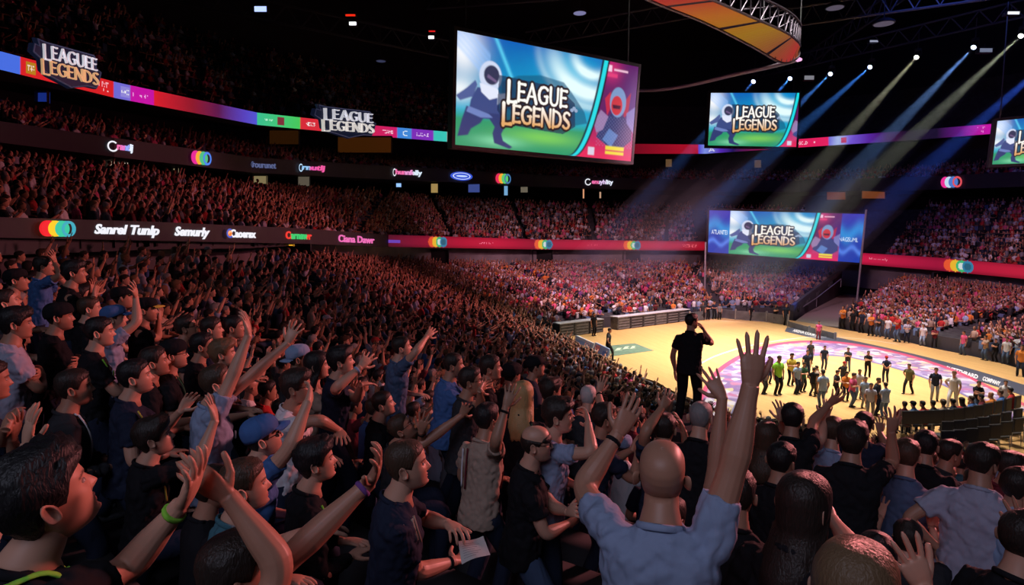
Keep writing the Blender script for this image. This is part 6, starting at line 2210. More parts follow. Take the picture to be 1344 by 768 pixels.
hero('person in black cap and dark top at the left edge, above the folded arms', 22, 368, 6.6, 0, 4, None, hair='buzz', hairc='black', hat='cap', hatc='black', skin='tan', shirt='navy', lod=0)
hero('person with head tipped back at the left edge, directly above the folded arms', 9, 397, 5.8, 0, 18, None, hair='short', hairc='dark', skin='fair', shirt='charcoal')
hero('person in blue shirt at upper left with arms lifted to the face', 58, 350, 7.4, 5, 4, None, hair='short', hairc='dark', skin='tan', shirt='blue', lod=0, arms={'R': dict(w=(72, 345), e=(80, 362), f=(66, 328), n='l'), 'L': 'face'})
hero('person cut by the left edge in navy shirt, hands clasped up beneath the folded arms', -14, 500, 3.6, 5, 0, None, hair='short', hairc='dark', skin='tan', shirt='navy', arms={'R': dict(w=(16, 574), e=(20, 610), f=(26, 540), n='l'), 'L': dict(w=(8, 562), f=(22, 530), n='a')})
hero('thick-haired person in black shirt with yellow stripes, forearm and open hand raised', 203, 574, 3.8, 2, 12, 'the raised open hand', hair='thick', hairc='dark', skin='fair', shirt='black', stub=.3, tapes=[tape([(.12, .465, 1), (.14, .40, 1), (.13, .30, 1)], .005, 'yellow'), tape([(.09, .475, 1), (.11, .40, 1)], .005, 'yellow')],
     arms={'R': dict(w=(282, 552), e=(273, 606), f=(272, 507), n='l', spread=.22, curl=.1), 'L': 'lap'})
hero('person in light blue t-shirt with badge, both long bare arms stretched high', 286, 502, 4.15, 4, 16, 'the two long raised arms', hair='short', hairc='brown', skin='fair', shirt='bluegrey', girth=1.12, stub=.3,
     arms={'R': dict(w=(326, 440), e=(308, 506), f=(320, 404), n='l', spread=.1), 'L': dict(w=(378, 450), e=(357, 502), f=(392, 420), n='a', spread=.3)}, tapes=[tape([(.03, .34, 1), (.04, .29, 1)], .03, 'white', 'badge')])
hero('sandy-haired person directly above the two long raised arms in the left block', 293, 464, 5.4, 2, 4, None, hair='thick', hairc='light', skin='fair', shirt='black')
hero('dark-haired person in black left of the sandy-haired one', 266, 454, 5.7, 2, 4, None, hair='short', hairc='black', skin='tan', shirt='black')
hero('pale-faced person with dark hair swept back, above the sandy-haired one', 278, 432, 6.2, 0, 4, None, hair='short', hairc='dark', skin='fair', shirt='navy')
hero('person with head tipped up behind the beanie and glasses', 245, 430, 6.2, 0, 12, None, hair='short', hairc='dark', skin='tan', shirt='charcoal', glasses=1)
hero('dark-haired person in navy above the wrist of the long raised arms', 307, 430, 6.4, 0, 4, None, hair='short', hairc='black', skin='tan', shirt='navy')
hero('person in pale blue cap behind the white lettered t-shirt', 392, 470, 5.6, 10, 4, None, hair='buzz', hairc='black', hat='capback', hatc='lightblue', skin='brown', shirt='charcoal')
hero('shaven person in dark shirt left of the large blue shirt, arm out over the row', 527, 456, 6.5, 10, 10, None, hair='buzz', hairc='dark', skin='fair', shirt='denim', arms={'R': dict(w=(560, 442), e=(545, 462), f=(572, 428), n='a'), 'L': 'lap'})
# paper
pp = [P(606, 741, 2.78), P(643, 727, 2.80), P(634, 703, 2.95), P(602, 712, 2.93)]
n_ = nrm(np.cross(pp[1] - pp[0], pp[3] - pp[0]))
mb = MB()
g = 6
V = []
for i in range(g + 1):
    for j in range(g + 1):
        a, b = i / g, j / g
        V.append(pp[0] * (1 - a) * (1 - b) + pp[1] * a * (1 - b) + pp[2] * a * b + pp[3] * (1 - a) * b + n_ * .008 * math.sin(a * 4 + b * 2))
V = np.array(V)
f = [(i * (g + 1) + j, (i + 1) * (g + 1) + j, (i + 1) * (g + 1) + j + 1, i * (g + 1) + j + 1) for i in range(g) for j in range(g)]
k = len(V)
mb.add(np.concatenate([V, V - n_ * .0008]), f + [tuple(q + k for q in t[::-1]) for t in f])
pa = mk('paper_sheet', mb, mat('paper', (.62, .60, .58), .7), org=pp[0], smooth=True)
tag(pa, 'sheet of white paper held by the person with cropped brown hair', 'paper')
ln = MB()
for i in range(7):
    b = .15 + i * .11
    q = [pp[0] * (1 - a) * (1 - b) + pp[1] * a * (1 - b) + pp[2] * a * b + pp[3] * (1 - a) * b + n_ * (.008 * math.sin(a * 4 + b * 2) + .001) for a in np.linspace(.12, .55 + .3 * ((i * 7) % 3) / 3, 8)]
    d_ = nrm(pp[3] - pp[0]) * .0012
    ln.add(np.concatenate([np.array(q) - d_, np.array(q) + d_]), [(t, t + 1, 9 + t, 8 + t) for t in range(7)])
mk('printed_line', ln, mat('ink_grey', (.18, .18, .2), .8), pa, org=pp[0])

# ---- the standing silhouette on a riser near the court
o, J, base = hero('dark silhouette of a person standing above the crowd against the court, phone at the face', 908, 422, 9.6, 40, 2, 'the standing silhouette', lod=0, brel=80, hair='short', hairc='black', skin='tan', shirt='black', pants='black', shoe='black', stance='stand', girth=1.1,
     scale=1.03, riser=True, arms={'R': dict(w=(924, 434), e=(933, 452), f=(918, 422), n='l', curl=.5), 'L': 'down'}, step=.07)

ft = J.floor
g0 = float(floor_z(J.hip[0], J.hip[1], False)) - .3
c0 = np.array([J.hip[0], J.hip[1], g0])
root = empty('riser_platform', c0)
tag(root, 'dark riser platform under the standing silhouette', 'platform')
hh_ = ft - g0
mk('deck', MB().box((0, 0, hh_ - .04), (1.1, .9, .08)), M_DARK, root)
for sx in (-.5, .5):
    for sy in (-.4, .4):
        mk('leg', MB().box((sx, sy, hh_ / 2 - .04), (.06, .06, hh_ - .06)), M_BLACK, root)
mk('side_panel', MB().box((0, -.42, hh_ / 2), (1.04, .03, hh_ - .1)).box((0, .42, hh_ / 2), (1.04, .03, hh_ - .1)), M_BLACK, root)
# ================================================================== template people and the mass of the crowd
def strip_person(root):
    out = [root]
    for c in root.children:
        out += strip_person(c)
    return out

def template(lod=1, **k):
    """a seated or standing figure at the origin facing +x"""
    st = k.get('stance', 'sit')
    hipz = .52 if st == 'sit' else .90
    lean = k.get('lean', 6)
    # head height from hip height
    bu = np.array([math.sin(math.radians(lean)), 0, math.cos(math.radians(lean))])
    neck = np.array([0, 0, hipz]) + bu * .525
    H = neck + np.array([.045, 0, .156])
    sp = dict(head=H, yaw=k.pop('hyaw', 0), body=0, floor=0.0, **k)
    return person(sp, lod)[0]

TPL = []
def add_tpl(desc, lod=1, **k):
    TPL.append((desc, template(lod, **k), k))
U_ = 'up'
add_tpl('arms resting', arms={'L': 'lap', 'R': 'lap'}, hair='short', seed=3)
add_tpl('both arms up', arms={'L': U_, 'R': 'upout'}, hair='short', seed=4, pitch=8)
add_tpl('right arm up', arms={'L': 'lap', 'R': U_}, hair='thick', seed=5, pitch=5)
add_tpl('hands clapping', arms={'L': 'clap', 'R': 'clap'}, hair='short', seed=6)
add_tpl('left arm up', arms={'L': 'upout', 'R': 'lap'}, hair='buzz', seed=7, pitch=10)
add_tpl('folded arms', arms={'L': 'cross', 'R': 'cross'}, hair='thick', seed=8, hyaw=-12)
add_tpl('hand at mouth', arms={'L': 'lap', 'R': 'face'}, hair='short', seed=9, hyaw=10)
add_tpl('a cap', arms={'L': 'lap', 'R': 'clasp'}, hair='buzz', hat='cap', seed=10)
add_tpl('long hair, clapping', arms={'L': 'clap', 'R': 'clap'}, hair='long', fem=1, seed=11)
add_tpl('long hair, arm up', arms={'L': 'lap', 'R': U_}, hair='long', fem=1, seed=12, hyaw=8)
add_tpl('hands thrust forward', arms={'L': 'fwd', 'R': 'fwd'}, hair='short', seed=13, pitch=8)
add_tpl('cap, both arms up', arms={'L': 'upout', 'R': 'upout'}, hair='buzz', hat='cap', seed=14, pitch=4)
add_tpl('glasses', arms={'L': 'clasp', 'R': 'lap'}, hair='short', glasses=1, seed=15, hyaw=-8)
add_tpl('bald head, clapping', arms={'L': 'clap', 'R': 'clap'}, hair='bald', stub=.5, seed=16)
N_SIT = len(TPL)
add_tpl('standing with arms at the sides', stance='stand', arms={'L': 'down', 'R': 'down'}, hair='short', seed=21, lean=2)
add_tpl('standing with folded arms', stance='stand', arms={'L': 'cross', 'R': 'cross'}, hair='short', seed=22, lean=2)
add_tpl('standing with hands behind', stance='stand', arms={'L': 'behind', 'R': 'behind'}, hair='short', hat='cap', seed=23, lean=2)
add_tpl('mid-stride', stance='stand', arms={'L': 'down', 'R': 'hips'}, hair='short', seed=24, lean=3, step=.22)
add_tpl('standing with hands clasped', stance='stand', arms={'L': 'clasp', 'R': 'clasp'}, hair='thick', seed=25, lean=3)
add_tpl('standing with a hand raised', stance='stand', arms={'L': 'down', 'R': 'phone'}, hair='short', seed=26, lean=3)
finish_people()

def copy_person(src, loc, rz, scale=1.0, colors=None):
    """an individual copy: body, clothing and hair, each with its own colours"""
    colors = colors or {}
    def rec(o, parent):
        c = o.copy()
        COL.objects.link(c)
        if parent is not None:
            c.parent = parent
        st = o.name.split('.')[0]
        m = None
        if parent is None:
            m = skin_mat(colors['skin']) if 'skin' in colors else None
        elif st in ('shirt', 'collar'):
            m = cloth_mat(colors.get('shirt', 'black'))
        elif st == 'trousers':
            m = cloth_mat(colors.get('pants', 'navy'))
        elif st == 'hair':
            m = hair_mat(colors.get('hairc', 'dark'))
        elif st in ('cap', 'visor', 'beanie'):
            m = cloth_mat(colors.get('hatc', 'black'))
        if m is not None:
            c.material_slots[0].link = 'OBJECT'
            c.material_slots[0].material = m
        for ch in list(o.children):
            rec(ch, c)
        return c
    r = rec(src, None)
    r.location = loc
    r.rotation_euler = (0, 0, rz)
    r.scale = (scale,) * 3
    return r

def arche(src):
    """flatten a template into triangles with colour classes: 0 skin 1 shirt 2 trousers 3 hair 4 hat 5 dark"""
    V, F, C, n = [], [], [], 0
    for o in strip_person(src):
        me = o.data
        me.calc_loop_triangles()
        v = np.array([x.co[:] for x in me.vertices])
        t = np.array([x.vertices[:] for x in me.loop_triangles])
        st = o.name.split('.')[0]
        c = {'person': 0, 'shirt': 1, 'collar': 1, 'trousers': 2, 'hair': 3, 'cap': 4, 'visor': 4, 'beanie': 4}.get(st, 5)
        if st in ('shoe', 'glasses', 'collar'):
            continue
        V.append(v + np.array(src.location if o is src else src.location) ); F.append(t + n); C.append(np.full(len(v), c)); n += len(v)
    return np.concatenate(V), np.concatenate(F), np.concatenate(C)

def lowpoly(pose, small):
    """a few dozen faces: head, hair, trunk, lap, arms"""
    mb = MB(); cls = []
    def put(v, f, c):
        k = mb.n; mb.add(v, f); cls.extend([c] * (mb.n - k))
    nh, nr = (6, 4) if small else (9, 7)
    a = np.arange(nh) * 2 * PI / nh
    b = np.linspace(.05, PI - .05, nr)
    hz = 1.24
    S = np.stack([np.sin(b)[:, None] * np.cos(a) * .095, np.sin(b)[:, None] * np.sin(a) * .077, np.cos(b)[:, None] * .12 + 0 * a], -1).reshape(-1, 3) + [.06, 0, hz]
    f = grid_faces(nr, nh) + [tuple(range(nh))]
    k = mb.n; put(S, f, 0)
    # hair: cap of the sphere, shifted back
    nn = (nr + 1) // 2
    Hs = (S[:nn * nh] - [.06, 0, hz]) * [1.10, 1.12, 1.08]
    ca_, sa_ = math.cos(-.55), math.sin(-.55)
    Hs = np.stack([Hs[:, 0] * ca_ + Hs[:, 2] * sa_, Hs[:, 1], -Hs[:, 0] * sa_ + Hs[:, 2] * ca_], -1)
    put(Hs + [.052, 0, hz + .006], grid_faces(nn, nh) + [tuple(range(nh))], 3)
    n = 5 if small else 8
    aa = np.arange(n) * 2 * PI / n
    def loft(sec, c):
        V = np.concatenate([[(x0 + d * math.cos(t), w * math.sin(t), z) for t in aa] for z, w, d, x0 in sec])
        put(V, grid_faces(len(sec), n) + [tuple((len(sec) - 1) * n + j for j in range(n))], c)
    loft([(1.16, .055, .055, .02), (1.02, .06, .06, .01)], 0)
    loft([(.45, .19, .15, 0), (.80, .185, .13, .02), (.96, .21, .12, .01), (1.05, .12, .08, .01), (1.07, .05, .05, .01)], 1)
    put(np.array([(.0, -.17, .60), (.0, .17, .60), (.45, .19, .58), (.45, -.19, .58), (.45, .19, .05), (.45, -.19, .05), (.0, -.17, .42), (.0, .17, .42)]), [(0, 3, 2, 1), (3, 5, 4, 2)], 2)
    for sg, ps in ((1, pose[0]), (-1, pose[1])):
        Sh = np.array([.01, -sg * .19, .98])
        if ps == 'up':
            E, W = Sh + [.10, -sg * .10, .26], Sh + [.20, -sg * .05, .52]
        elif ps == 'out':
            E, W = Sh + [.12, -sg * .20, .16], Sh + [.22, -sg * .22, .42]
        elif ps == 'clap':
            E, W = Sh + [.16, -sg * .06, -.22], np.array([.38, -sg * .03, 1.0])
        elif ps == 'fwd':
            E, W = Sh + [.22, -sg * .05, -.02], Sh + [.46, -sg * .02, .14]
        else:
            E, W = Sh + [.05, -sg * .06, -.30], np.array([.30, -sg * .10, .66])
        k_ = 3 if small else 5
        v, ff = tube([Sh, Sh + (E - Sh) * .55], [.07, .065], k_); put(v, ff[:-1], 1)
        d = nrm(W - E)
        if small:
            v, ff = tube([Sh + (E - Sh) * .5, E, W, W + d * .16], [.045, .04, .045, .03], k_); put(v, ff, 0)
        else:
            v, ff = tube([Sh + (E - Sh) * .5, E, W], [.045, .043, .03], k_); put(v, ff, 0)
            side = np.array([0, 1.0, 0]) if ps != 'clap' else np.array([.3, 0, 1])
            v, ff = tube([W, W + d * .05, W + d * .11, W + d * .17], [(.03, .02), (.045, .016), (.042, .014), (.02, .01)], 6, flat=side); put(v, ff, 0)
    V = mb.arr(); tri = []
    for q in mb.f:
        for i in range(1, len(q) - 1):
            tri.append((q[0], q[i], q[i + 1]))
    return V, np.array(tri), np.array(cls)

PAL_SK = np.array([SKIN['fair'], SKIN['fair'], SKIN['tan'], SKIN['tan'], SKIN['olive'], SKIN['brown']])
PAL_HA = np.array([HAIRC['black'], HAIRC['dark'], HAIRC['dark'], HAIRC['brown'], HAIRC['light'], HAIRC['grey']])
def pal(names):
    return np.array([CLOTH[n] for n in names])
PAL_LEFT = pal(['black', 'black', 'navy', 'charcoal', 'charcoal', 'navy', 'grey', 'bluegrey', 'denim', 'maroon', 'lavender', 'beige', 'red', 'blue'])
PAL_FAR = pal(['white', 'white', 'white', 'lavender', 'lavender', 'pink', 'pink', 'red', 'red', 'black', 'black', 'charcoal', 'navy', 'navy', 'black', 'black', 'charcoal', 'beige', 'beige', 'orange', 'orange', 'lightblue', 'maroon', 'purple'])
PAL_MID = pal(['maroon', 'red', 'charcoal', 'black', 'navy', 'grey', 'lavender', 'pink', 'white', 'black'])
PAL_PANT = pal(['navy', 'black', 'charcoal', 'denim'])

class Mass:
    def __init__(self):
        self.V, self.F, self.C, self.n = [], [], [], 0
    def add(self, arch, pos, yaw, scale, palette, lift=0.0):
        V, F, cl = arch
        k = len(pos)
        if not k:
            return
        ca, sa = np.cos(yaw), np.sin(yaw)
        P_ = V[None] * scale[:, None, None]
        X = P_[..., 0] * ca[:, None] - P_[..., 1] * sa[:, None] + pos[:, None, 0]
        Y = P_[..., 0] * sa[:, None] + P_[..., 1] * ca[:, None] + pos[:, None, 1]
        Z = P_[..., 2] + pos[:, None, 2]
        W = np.stack([X, Y, Z], -1).reshape(-1, 3)
        col = np.zeros((k, 6, 3))
        col[:, 0] = PAL_SK[rng.integers(0, len(PAL_SK), k)] * rng.uniform(.85, 1.1, (k, 1))
        col[:, 1] = palette[rng.integers(0, len(palette), k)] * rng.uniform(.7, 1.15, (k, 1))
        col[:, 2] = PAL_PANT[rng.integers(0, len(PAL_PANT), k)]
        col[:, 3] = PAL_HA[rng.integers(0, len(PAL_HA), k)]
        col[:, 4] = palette[rng.integers(0, len(palette), k)]
        col[:, 5] = .01
        self.C.append(col[:, cl].reshape(-1, 3))
        self.V.append(W)
        self.F.append((F[None] + (np.arange(k) * len(V))[:, None, None]).reshape(-1, 3) + self.n)
        self.n += k * len(V)
    def build(self, name):
        m = mat('crowd_cloth', (1, 1, 1), .75, spec=.2, attr='tint')
        o = big_mesh(name, np.concatenate(self.V), np.concatenate(self.F), m, np.concatenate(self.C))
        return o

# ------------------------------------------------------------------ seats of the lower stand
def lower_seats():
    out = []
    for k in range(NROW):
        t = -PI
        while t < PI:
            x, y, z = on_bowl(t, k + .45)
            r = math.hypot(x - CC[0], y - CC[1])
            t += .53 / r
            if in_tunnel(x, y, .45) or in_aisle(t, r):
                continue
            out.append((float(x), float(y), float(z), t, k))
    return out

def keep_clear(u, v, y):
    """sight line over the lower right crowd towards the floor: highest allowed head top"""
    lim = np.interp(u, [640, 700, 735, 800, 860, 930, 1000, 1200, 1260, 1344], [300, 420, 436, 470, 504, 532, 545, 552, 574, 590])
    return v > lim

AUTO = []
SEATS = lower_seats()
cand = []
far_seats = []
for (x, y, z, t, k) in SEATS:
    if y < 1.0:
        continue
    if rng.random() < .05:
        continue
    jx, jy = rng.normal(0, .05, 2)
    x2, y2 = x + jx, y + jy
    hu, hv = proj((x2, y2, z + 1.24))
    if hu < -220 or hu > 1560 or hv > 900:
        continue
    d = y2
    dist = math.hypot(x2, y2)
    if dist < 3.2:
        continue
    topv = hv - 100 / d
    near_side = y2 < 46 and (math.atan2(y2 - CC[1], x2 - CC[0]) < -.4 or x2 < 6)
    if near_side and hu > 640 and not keep_clear(hu, topv, d):
        continue
    bad = False
    for (u0, v0, hp, d0, nick, xy) in HEROES:
        if (x2 - xy[0]) ** 2 + (y2 - xy[1]) ** 2 < (.42 if dist < 7 else .36) ** 2:
            bad = True; break
        if d < d0 + .2 and abs(hu - u0) < .62 * (hp * .7 + 188 / d * .6) and hv - 110 / d < v0 + hp * .55 and hv + 500 / d > v0 - hp * .5:
            bad = True; break
    if bad:
        continue
    cand.append((dist, x2, y2, z, t, k, float(hu), float(hv)))
cand.sort()

ORD = ['first', 'second', 'third', 'fourth', 'fifth', 'sixth', 'seventh', 'eighth', 'ninth', 'tenth', '11th', '12th', '13th', '14th', '15th', '16th', '17th', '18th', '19th', '20th']
SHIRT_W = {'black': 'black', 'navy': 'navy', 'charcoal': 'charcoal', 'grey': 'grey', 'bluegrey': 'blue-grey', 'denim': 'denim-blue', 'maroon': 'maroon', 'lavender': 'pale lavender', 'beige': 'beige', 'red': 'red', 'blue': 'blue', 'white': 'white', 'teal': 'teal', 'olive': 'olive'}
N_COURT = 66
N_IND = 300 - len(HEROES) - N_COURT
shirts = ['black', 'black', 'navy', 'charcoal', 'navy', 'grey', 'bluegrey', 'denim', 'maroon', 'lavender', 'beige', 'red', 'blue', 'teal', 'white', 'olive']
anch = [(n, xy, u, v) for (u, v, hp, d, n, xy) in HEROES if n]
used_labels = set()
wts = np.array([4.5, 1.6, 2, 3.5, 1.4, 1.6, 1.2, 1.4, 1.2, .7, 1.2, .6, 1.6, .9])
ncount = 0
rest = []
for (dist, x, y, z, t, k, hu, hv) in cand:
    visible = -20 < hu < 1364 and hv < 790
    if ncount >= N_IND or not visible:
        rest.append((dist, x, y, z, t, k, hu, hv))
        continue
    w = wts.copy()
    if hu > 640:
        w[[1, 2, 4, 9, 11]] *= .35
    i = int(rng.choice(N_SIT, p=w / w.sum()))
    desc, src, kk = TPL[i]
    fa = math.atan2(CC[1] + 3 - y, CC[0] + 4 - x) * .7 + math.atan2(y * 0 + 16, 26) * .3 + rng.normal(0, .16)
    c = dict(shirt=shirts[rng.integers(len(shirts))], skin=['fair', 'fair', 'tan', 'tan', 'olive', 'brown'][rng.integers(6)], hairc=['black', 'dark', 'dark', 'brown', 'light', 'grey'][rng.choice(6, p=[.3, .3, .2, .12, .05, .03])], pants=['navy', 'black', 'denim'][rng.integers(3)], hatc=['black', 'navy', 'red', 'lightblue'][rng.integers(4)])
    if dist < 7.0 and c['shirt'] not in ('black', 'navy', 'charcoal', 'denim'):
        c['shirt'] = ['black', 'navy', 'charcoal', 'black', 'denim'][int(rng.integers(5))]
    if dist < 7.0:
        c['hatc'] = 'black'
        c['hairc'] = ['black', 'dark', 'dark', 'brown'][int(rng.integers(4))]
    sc = float(rng.uniform(.95, 1.06))
    o = copy_person(src, (x, y, z), fa, sc, c)
    # label: look first, then the nearest landmark person
    an = min(anch, key=lambda q: math.hypot((q[2] - hu), (q[3] - hv)))
    du, dv = hu - an[2], hv - an[3]
    rel = ('right of' if du > 0 else 'left of') if abs(du) > abs(dv) * 1.2 else ('beyond' if dv < 0 else 'in front of')
    hair = '' if ('hair' in desc or 'bald' in desc or 'cap' in desc) else {'black': 'black-haired ', 'dark': 'dark-haired ', 'brown': 'brown-haired ', 'light': 'fair-haired ', 'grey': 'grey-haired '}[c['hairc']]
    look = '%sperson in %s, %s' % (hair, SHIRT_W[c['shirt']].replace('pale ', ''), desc)
    lab = '%s, %s %s' % (look, rel, an[0])
    if len(lab.split()) > 15:
        look = look.replace('-haired', '').replace(', arms resting', '')
        lab = '%s, %s %s' % (look, rel, an[0])
    if lab in used_labels:
        q = 1
        while ('%s, %s %s %s' % (look, ORD[q], rel, an[0])) in used_labels:
            q += 1
        lab = '%s, %s %s %s' % (look, ORD[q], rel, an[0])
    used_labels.add(lab)
    tag(o, lab, 'person', NEAR)
    ncount += 1

# ------------------------------------------------------------------ everyone else: one mass
MASS = Mass()
mids = []
for i in range(N_SIT):
    kk = dict(TPL[i][2])
    tpl = template(2, **kk)
    mids.append(arche(tpl))
    for o in strip_person(tpl)[::-1]:
        me = o.data; bpy.data.objects.remove(o); bpy.data.meshes.remove(me)
TINTS.clear(); APPLY.clear(); PENDING.clear()
LP = [(lowpoly(p, False), lowpoly(p, True)) for p in [('lap', 'lap'), ('up', 'up'), ('up', 'lap'), ('clap', 'clap'), ('lap', 'out'), ('fwd', 'fwd'), ('out', 'up'), ('lap', 'lap')]]
R = np.array(rest) if rest else np.zeros((0, 8))
def facing(x, y):
    return np.arctan2(CC[1] + 1 - y, CC[0] + 2 - x) + rng.normal(0, .2, len(x))
# far stands may sit in every seat; nearer ones keep what the list left
m_mid = (R[:, 0] < 27)
w = wts / wts.sum()
ch = rng.choice(N_SIT, size=len(R), p=w)
ch2 = rng.choice(8, size=len(R), p=[.38, .04, .07, .20, .06, .04, .04, .17])
LEFTISH = (R[:, 1] < 5) & (R[:, 0] < 60)
for i in range(N_SIT):
    s_ = m_mid & (ch == i)
    q = R[s_]
    MASS.add(mids[i], q[:, 1:4], facing(q[:, 1], q[:, 2]), rng.uniform(.94, 1.07, len(q)), PAL_LEFT)
for i in range(8):
    for far in (0, 1):
        for left in (0, 1):
            s_ = ~m_mid & (ch2 == i) & ((R[:, 0] > 45) == bool(far)) & (LEFTISH == bool(left))
            q = R[s_]
            MASS.add(LP[i][far], q[:, 1:4], facing(q[:, 1], q[:, 2]), rng.uniform(.94, 1.07, len(q)), PAL_LEFT if left and not far else PAL_FAR)

def tier_people(A, B, rows, fill, palette, lift=0.0, step=.56, umin=-60, umax=1400, small=True, gaps=()):
    L = np.r_[0, np.cumsum(np.linalg.norm(np.diff(A, axis=0), axis=1))]
    for k in range(rows):
        a, b = (k + .5) / rows, k / rows
        p = A + (B - A) * a
        zz = (A + (B - A) * b)[:, 2]
        s = np.arange(0, L[-1], step) + rng.uniform(0, step)
        s = s[rng.random(len(s)) < fill]
        q = np.stack([np.interp(s, L, p[:, 0]), np.interp(s, L, p[:, 1]), np.interp(s, L, zz) + lift], -1) + rng.normal(0, .04, (len(s), 3)) * [1, 1, 0]
        u = np.interp(s, L, US)
        ok = (u > umin) & (u < umax)
        for g0, g1, sl in gaps:
            ok &= ~((u > g0 + sl * a) & (u < g1 + sl * a))
        q = q[ok]
        c = rng.choice(8, size=len(q), p=[.50, .02, .03, .16, .03, .02, .02, .22])
        near = np.linalg.norm(q[:, :2], axis=1) < 42
        for i in range(8):
            for sm in (0, 1):
                w_ = q[(c == i) & (near == (sm == 0))]
                MASS.add(LP[i][sm], w_, facing(w_[:, 0], w_[:, 1]), rng.uniform(.94, 1.07, len(w_)), palette)
tier_people(t2f, t2b, 16, .9, PAL_MID, gaps=[(470, 482, 30), (592, 600, -30), (688, 697, -22), (776, 784, -6), (868, 874, 10), (914, 934, -8), (1000, 1160, 60), (1262, 1270, 60)])
tier_people(t3f, t3b, 9, .72, PAL_MID, gaps=[(940, 952, 0)])
tier_people(t4f, t4b, 14, .55, PAL_MID, umax=760)
crowd = MASS.build('crowd')
tag(crowd, 'dense seated crowd filling the far stands and upper tiers', 'crowd', kind='stuff')
# ================================================================== people on and beside the floor
COURTN = [0]
def floor_person(label, fu, fv, topv, tpl, face, shirt, pants='navy', hairc='dark', skin='tan', hatc='black', z=.03, group='people on the court'):
    """feet at a floor pixel, head top at pixel row topv; face: degrees, 0 looks right, 90 away"""
    p = Pz(fu, fv, z)
    if fv < 412:
        return None
    q = P(fu, topv, p[1])
    h = q[2] - z
    sc = float(np.clip(h / 1.72, .80, 1.16))
    desc, src, kk = TPL[N_SIT + tpl]
    o = copy_person(src, p, math.radians(face), sc, dict(shirt=shirt, pants=pants, hairc=hairc, skin=skin, hatc=hatc))
    tag(o, label, 'person', group)
    COURTN[0] += 1
    return o
A_, F_, B_H, W_K, C_L, P_H = 0, 1, 2, 3, 4, 5
fp = floor_person
fp('person in dark jacket with folded arms, first from the left along the printed ring', 1112, 488, 456, F_, -120, 'charcoal', 'denim')
fp('person in black with folded arms, second from the left along the printed ring', 1138, 495, 460, F_, -110, 'black', 'black')
fp('person in long navy coat and red cap before the printed ring', 1162, 502, 467, B_H, 70, 'navy', 'navy', hatc='red')
fp('person in black suit striding across the court', 1192, 517, 477, W_K, -150, 'olive', 'black')
fp('person in dark jacket and grey trousers left of the all-white figure', 1226, 526, 482, A_, -120, 'navy', 'grey')
fp('person dressed all in white on the court', 1250, 536, 486, W_K, -140, 'white', 'white', 'light', 'fair')
fp('heavy person in black shirt and jeans right of the all-white figure', 1281, 545, 499, F_, -100, 'black', 'denim', 'brown', hatc='red')
fp('person in white shirt and red trousers nearest the right end of the ring', 1317, 540, 499, A_, -120, 'white', 'maroon', 'brown', 'fair')
fp('person in bright pink-red top at the middle of the court group', 1117, 534, 489, C_L, -60, 'pink', 'denim')
fp('person in blue jersey within the court group, right of the pink-red top', 1134, 535, 494, A_, -100, 'lightblue', 'grey')
fp('person in dark top at the right side of the court group', 1149, 545, 495, A_, -60, 'charcoal', 'navy')
fp('person in denim jacket at the right end of the court group', 1161, 549, 502, F_, 90, 'lightblue', 'denim')
fp('person in yellow safety vest at the left of the court group', 1020, 518, 466, A_, -80, 'lime', 'black')
fp('person in black and yellow top behind the safety vest', 1037, 506, 463, C_L, -90, 'yellow', 'black')
fp('person in pale blue top beside the many-coloured vest', 1045, 517, 474, A_, -70, 'lightblue', 'navy')
fp('person in many-coloured green and pink vest in the court group', 1053, 514, 475, C_L, -80, 'green', 'charcoal', hatc='pink')
fp('person in dark navy near the middle back of the court group', 1058, 496, 459, A_, -90, 'navy', 'navy')
fp('person in dark navy standing alone before the ring in the middle', 1081, 485, 456, A_, -100, 'navy', 'navy')
fp('small figure in charcoal at the back of the court near the ring edge', 1063, 477, 454, A_, -90, 'charcoal', 'navy')
fp('person in light blue shirt and jeans at the front of the court group', 1079, 535, 485, A_, 90, 'lightblue', 'denim', 'black')
fp('person in mottled dark jacket right of the light blue shirt', 1096, 524, 488, C_L, -60, 'charcoal', 'black')
fp('person in grey at the far left of the court group', 1002, 517, 478, A_, -60, 'grey', 'charcoal')
fp('person in purple behind the grey one at the far left of the court group', 1008, 504, 467, A_, -80, 'purple', 'navy')
fp('person in black holding gear between vest and light blue shirt', 1066, 520, 486, P_H, 20, 'black', 'charcoal')
fp('person in beige holding gear just left of the light blue shirt', 1072, 517, 480, P_H, 150, 'beige', 'charcoal')
fp('person in white top in the middle of the court group', 1126, 524, 484, A_, -100, 'white', 'denim')
fp('person in orange-brown top in the middle of the court group', 1109, 526, 488, C_L, -100, 'orange', 'navy')
fp('person in pale top at the front right of the court group', 1141, 548, 502, A_, -110, 'lavender', 'grey')
fp('person in red cap at the back of the court group', 1106, 510, 474, B_H, -90, 'charcoal', 'navy', hatc='red')
fp('small figure in pink shirt by the dark sideline strip', 1074, 446, 424, A_, -120, 'pink', 'maroon')
fp('thin lone dark figure standing on the left of the court by the green mat', 798, 473, 424, W_K, 0, 'charcoal', 'charcoal')
fp("dark figure standing among the scorers' tables", 779, 441, 410, A_, -60, 'black', 'black')
for i, (u, v, t, sh, nm) in enumerate([(922, 420, 396, 'charcoal', 'charcoal'), (929, 419.5, 397, 'black', 'black'), (937, 419, 395, 'navy', 'navy'), (944, 419.5, 398, 'grey', 'grey'), (986, 421, 400, 'black', 'black'), (1017, 424, 399, 'charcoal', 'charcoal'), (1031, 427, 398, 'navy', 'navy')]):
    fp('small figure in %s standing at the far %s of the court' % (nm, 'left-centre barrier' if i < 4 else 'corner barrier'), u, v, t, (A_, F_, C_L, A_, A_, F_, A_)[i], -90, sh, 'black')
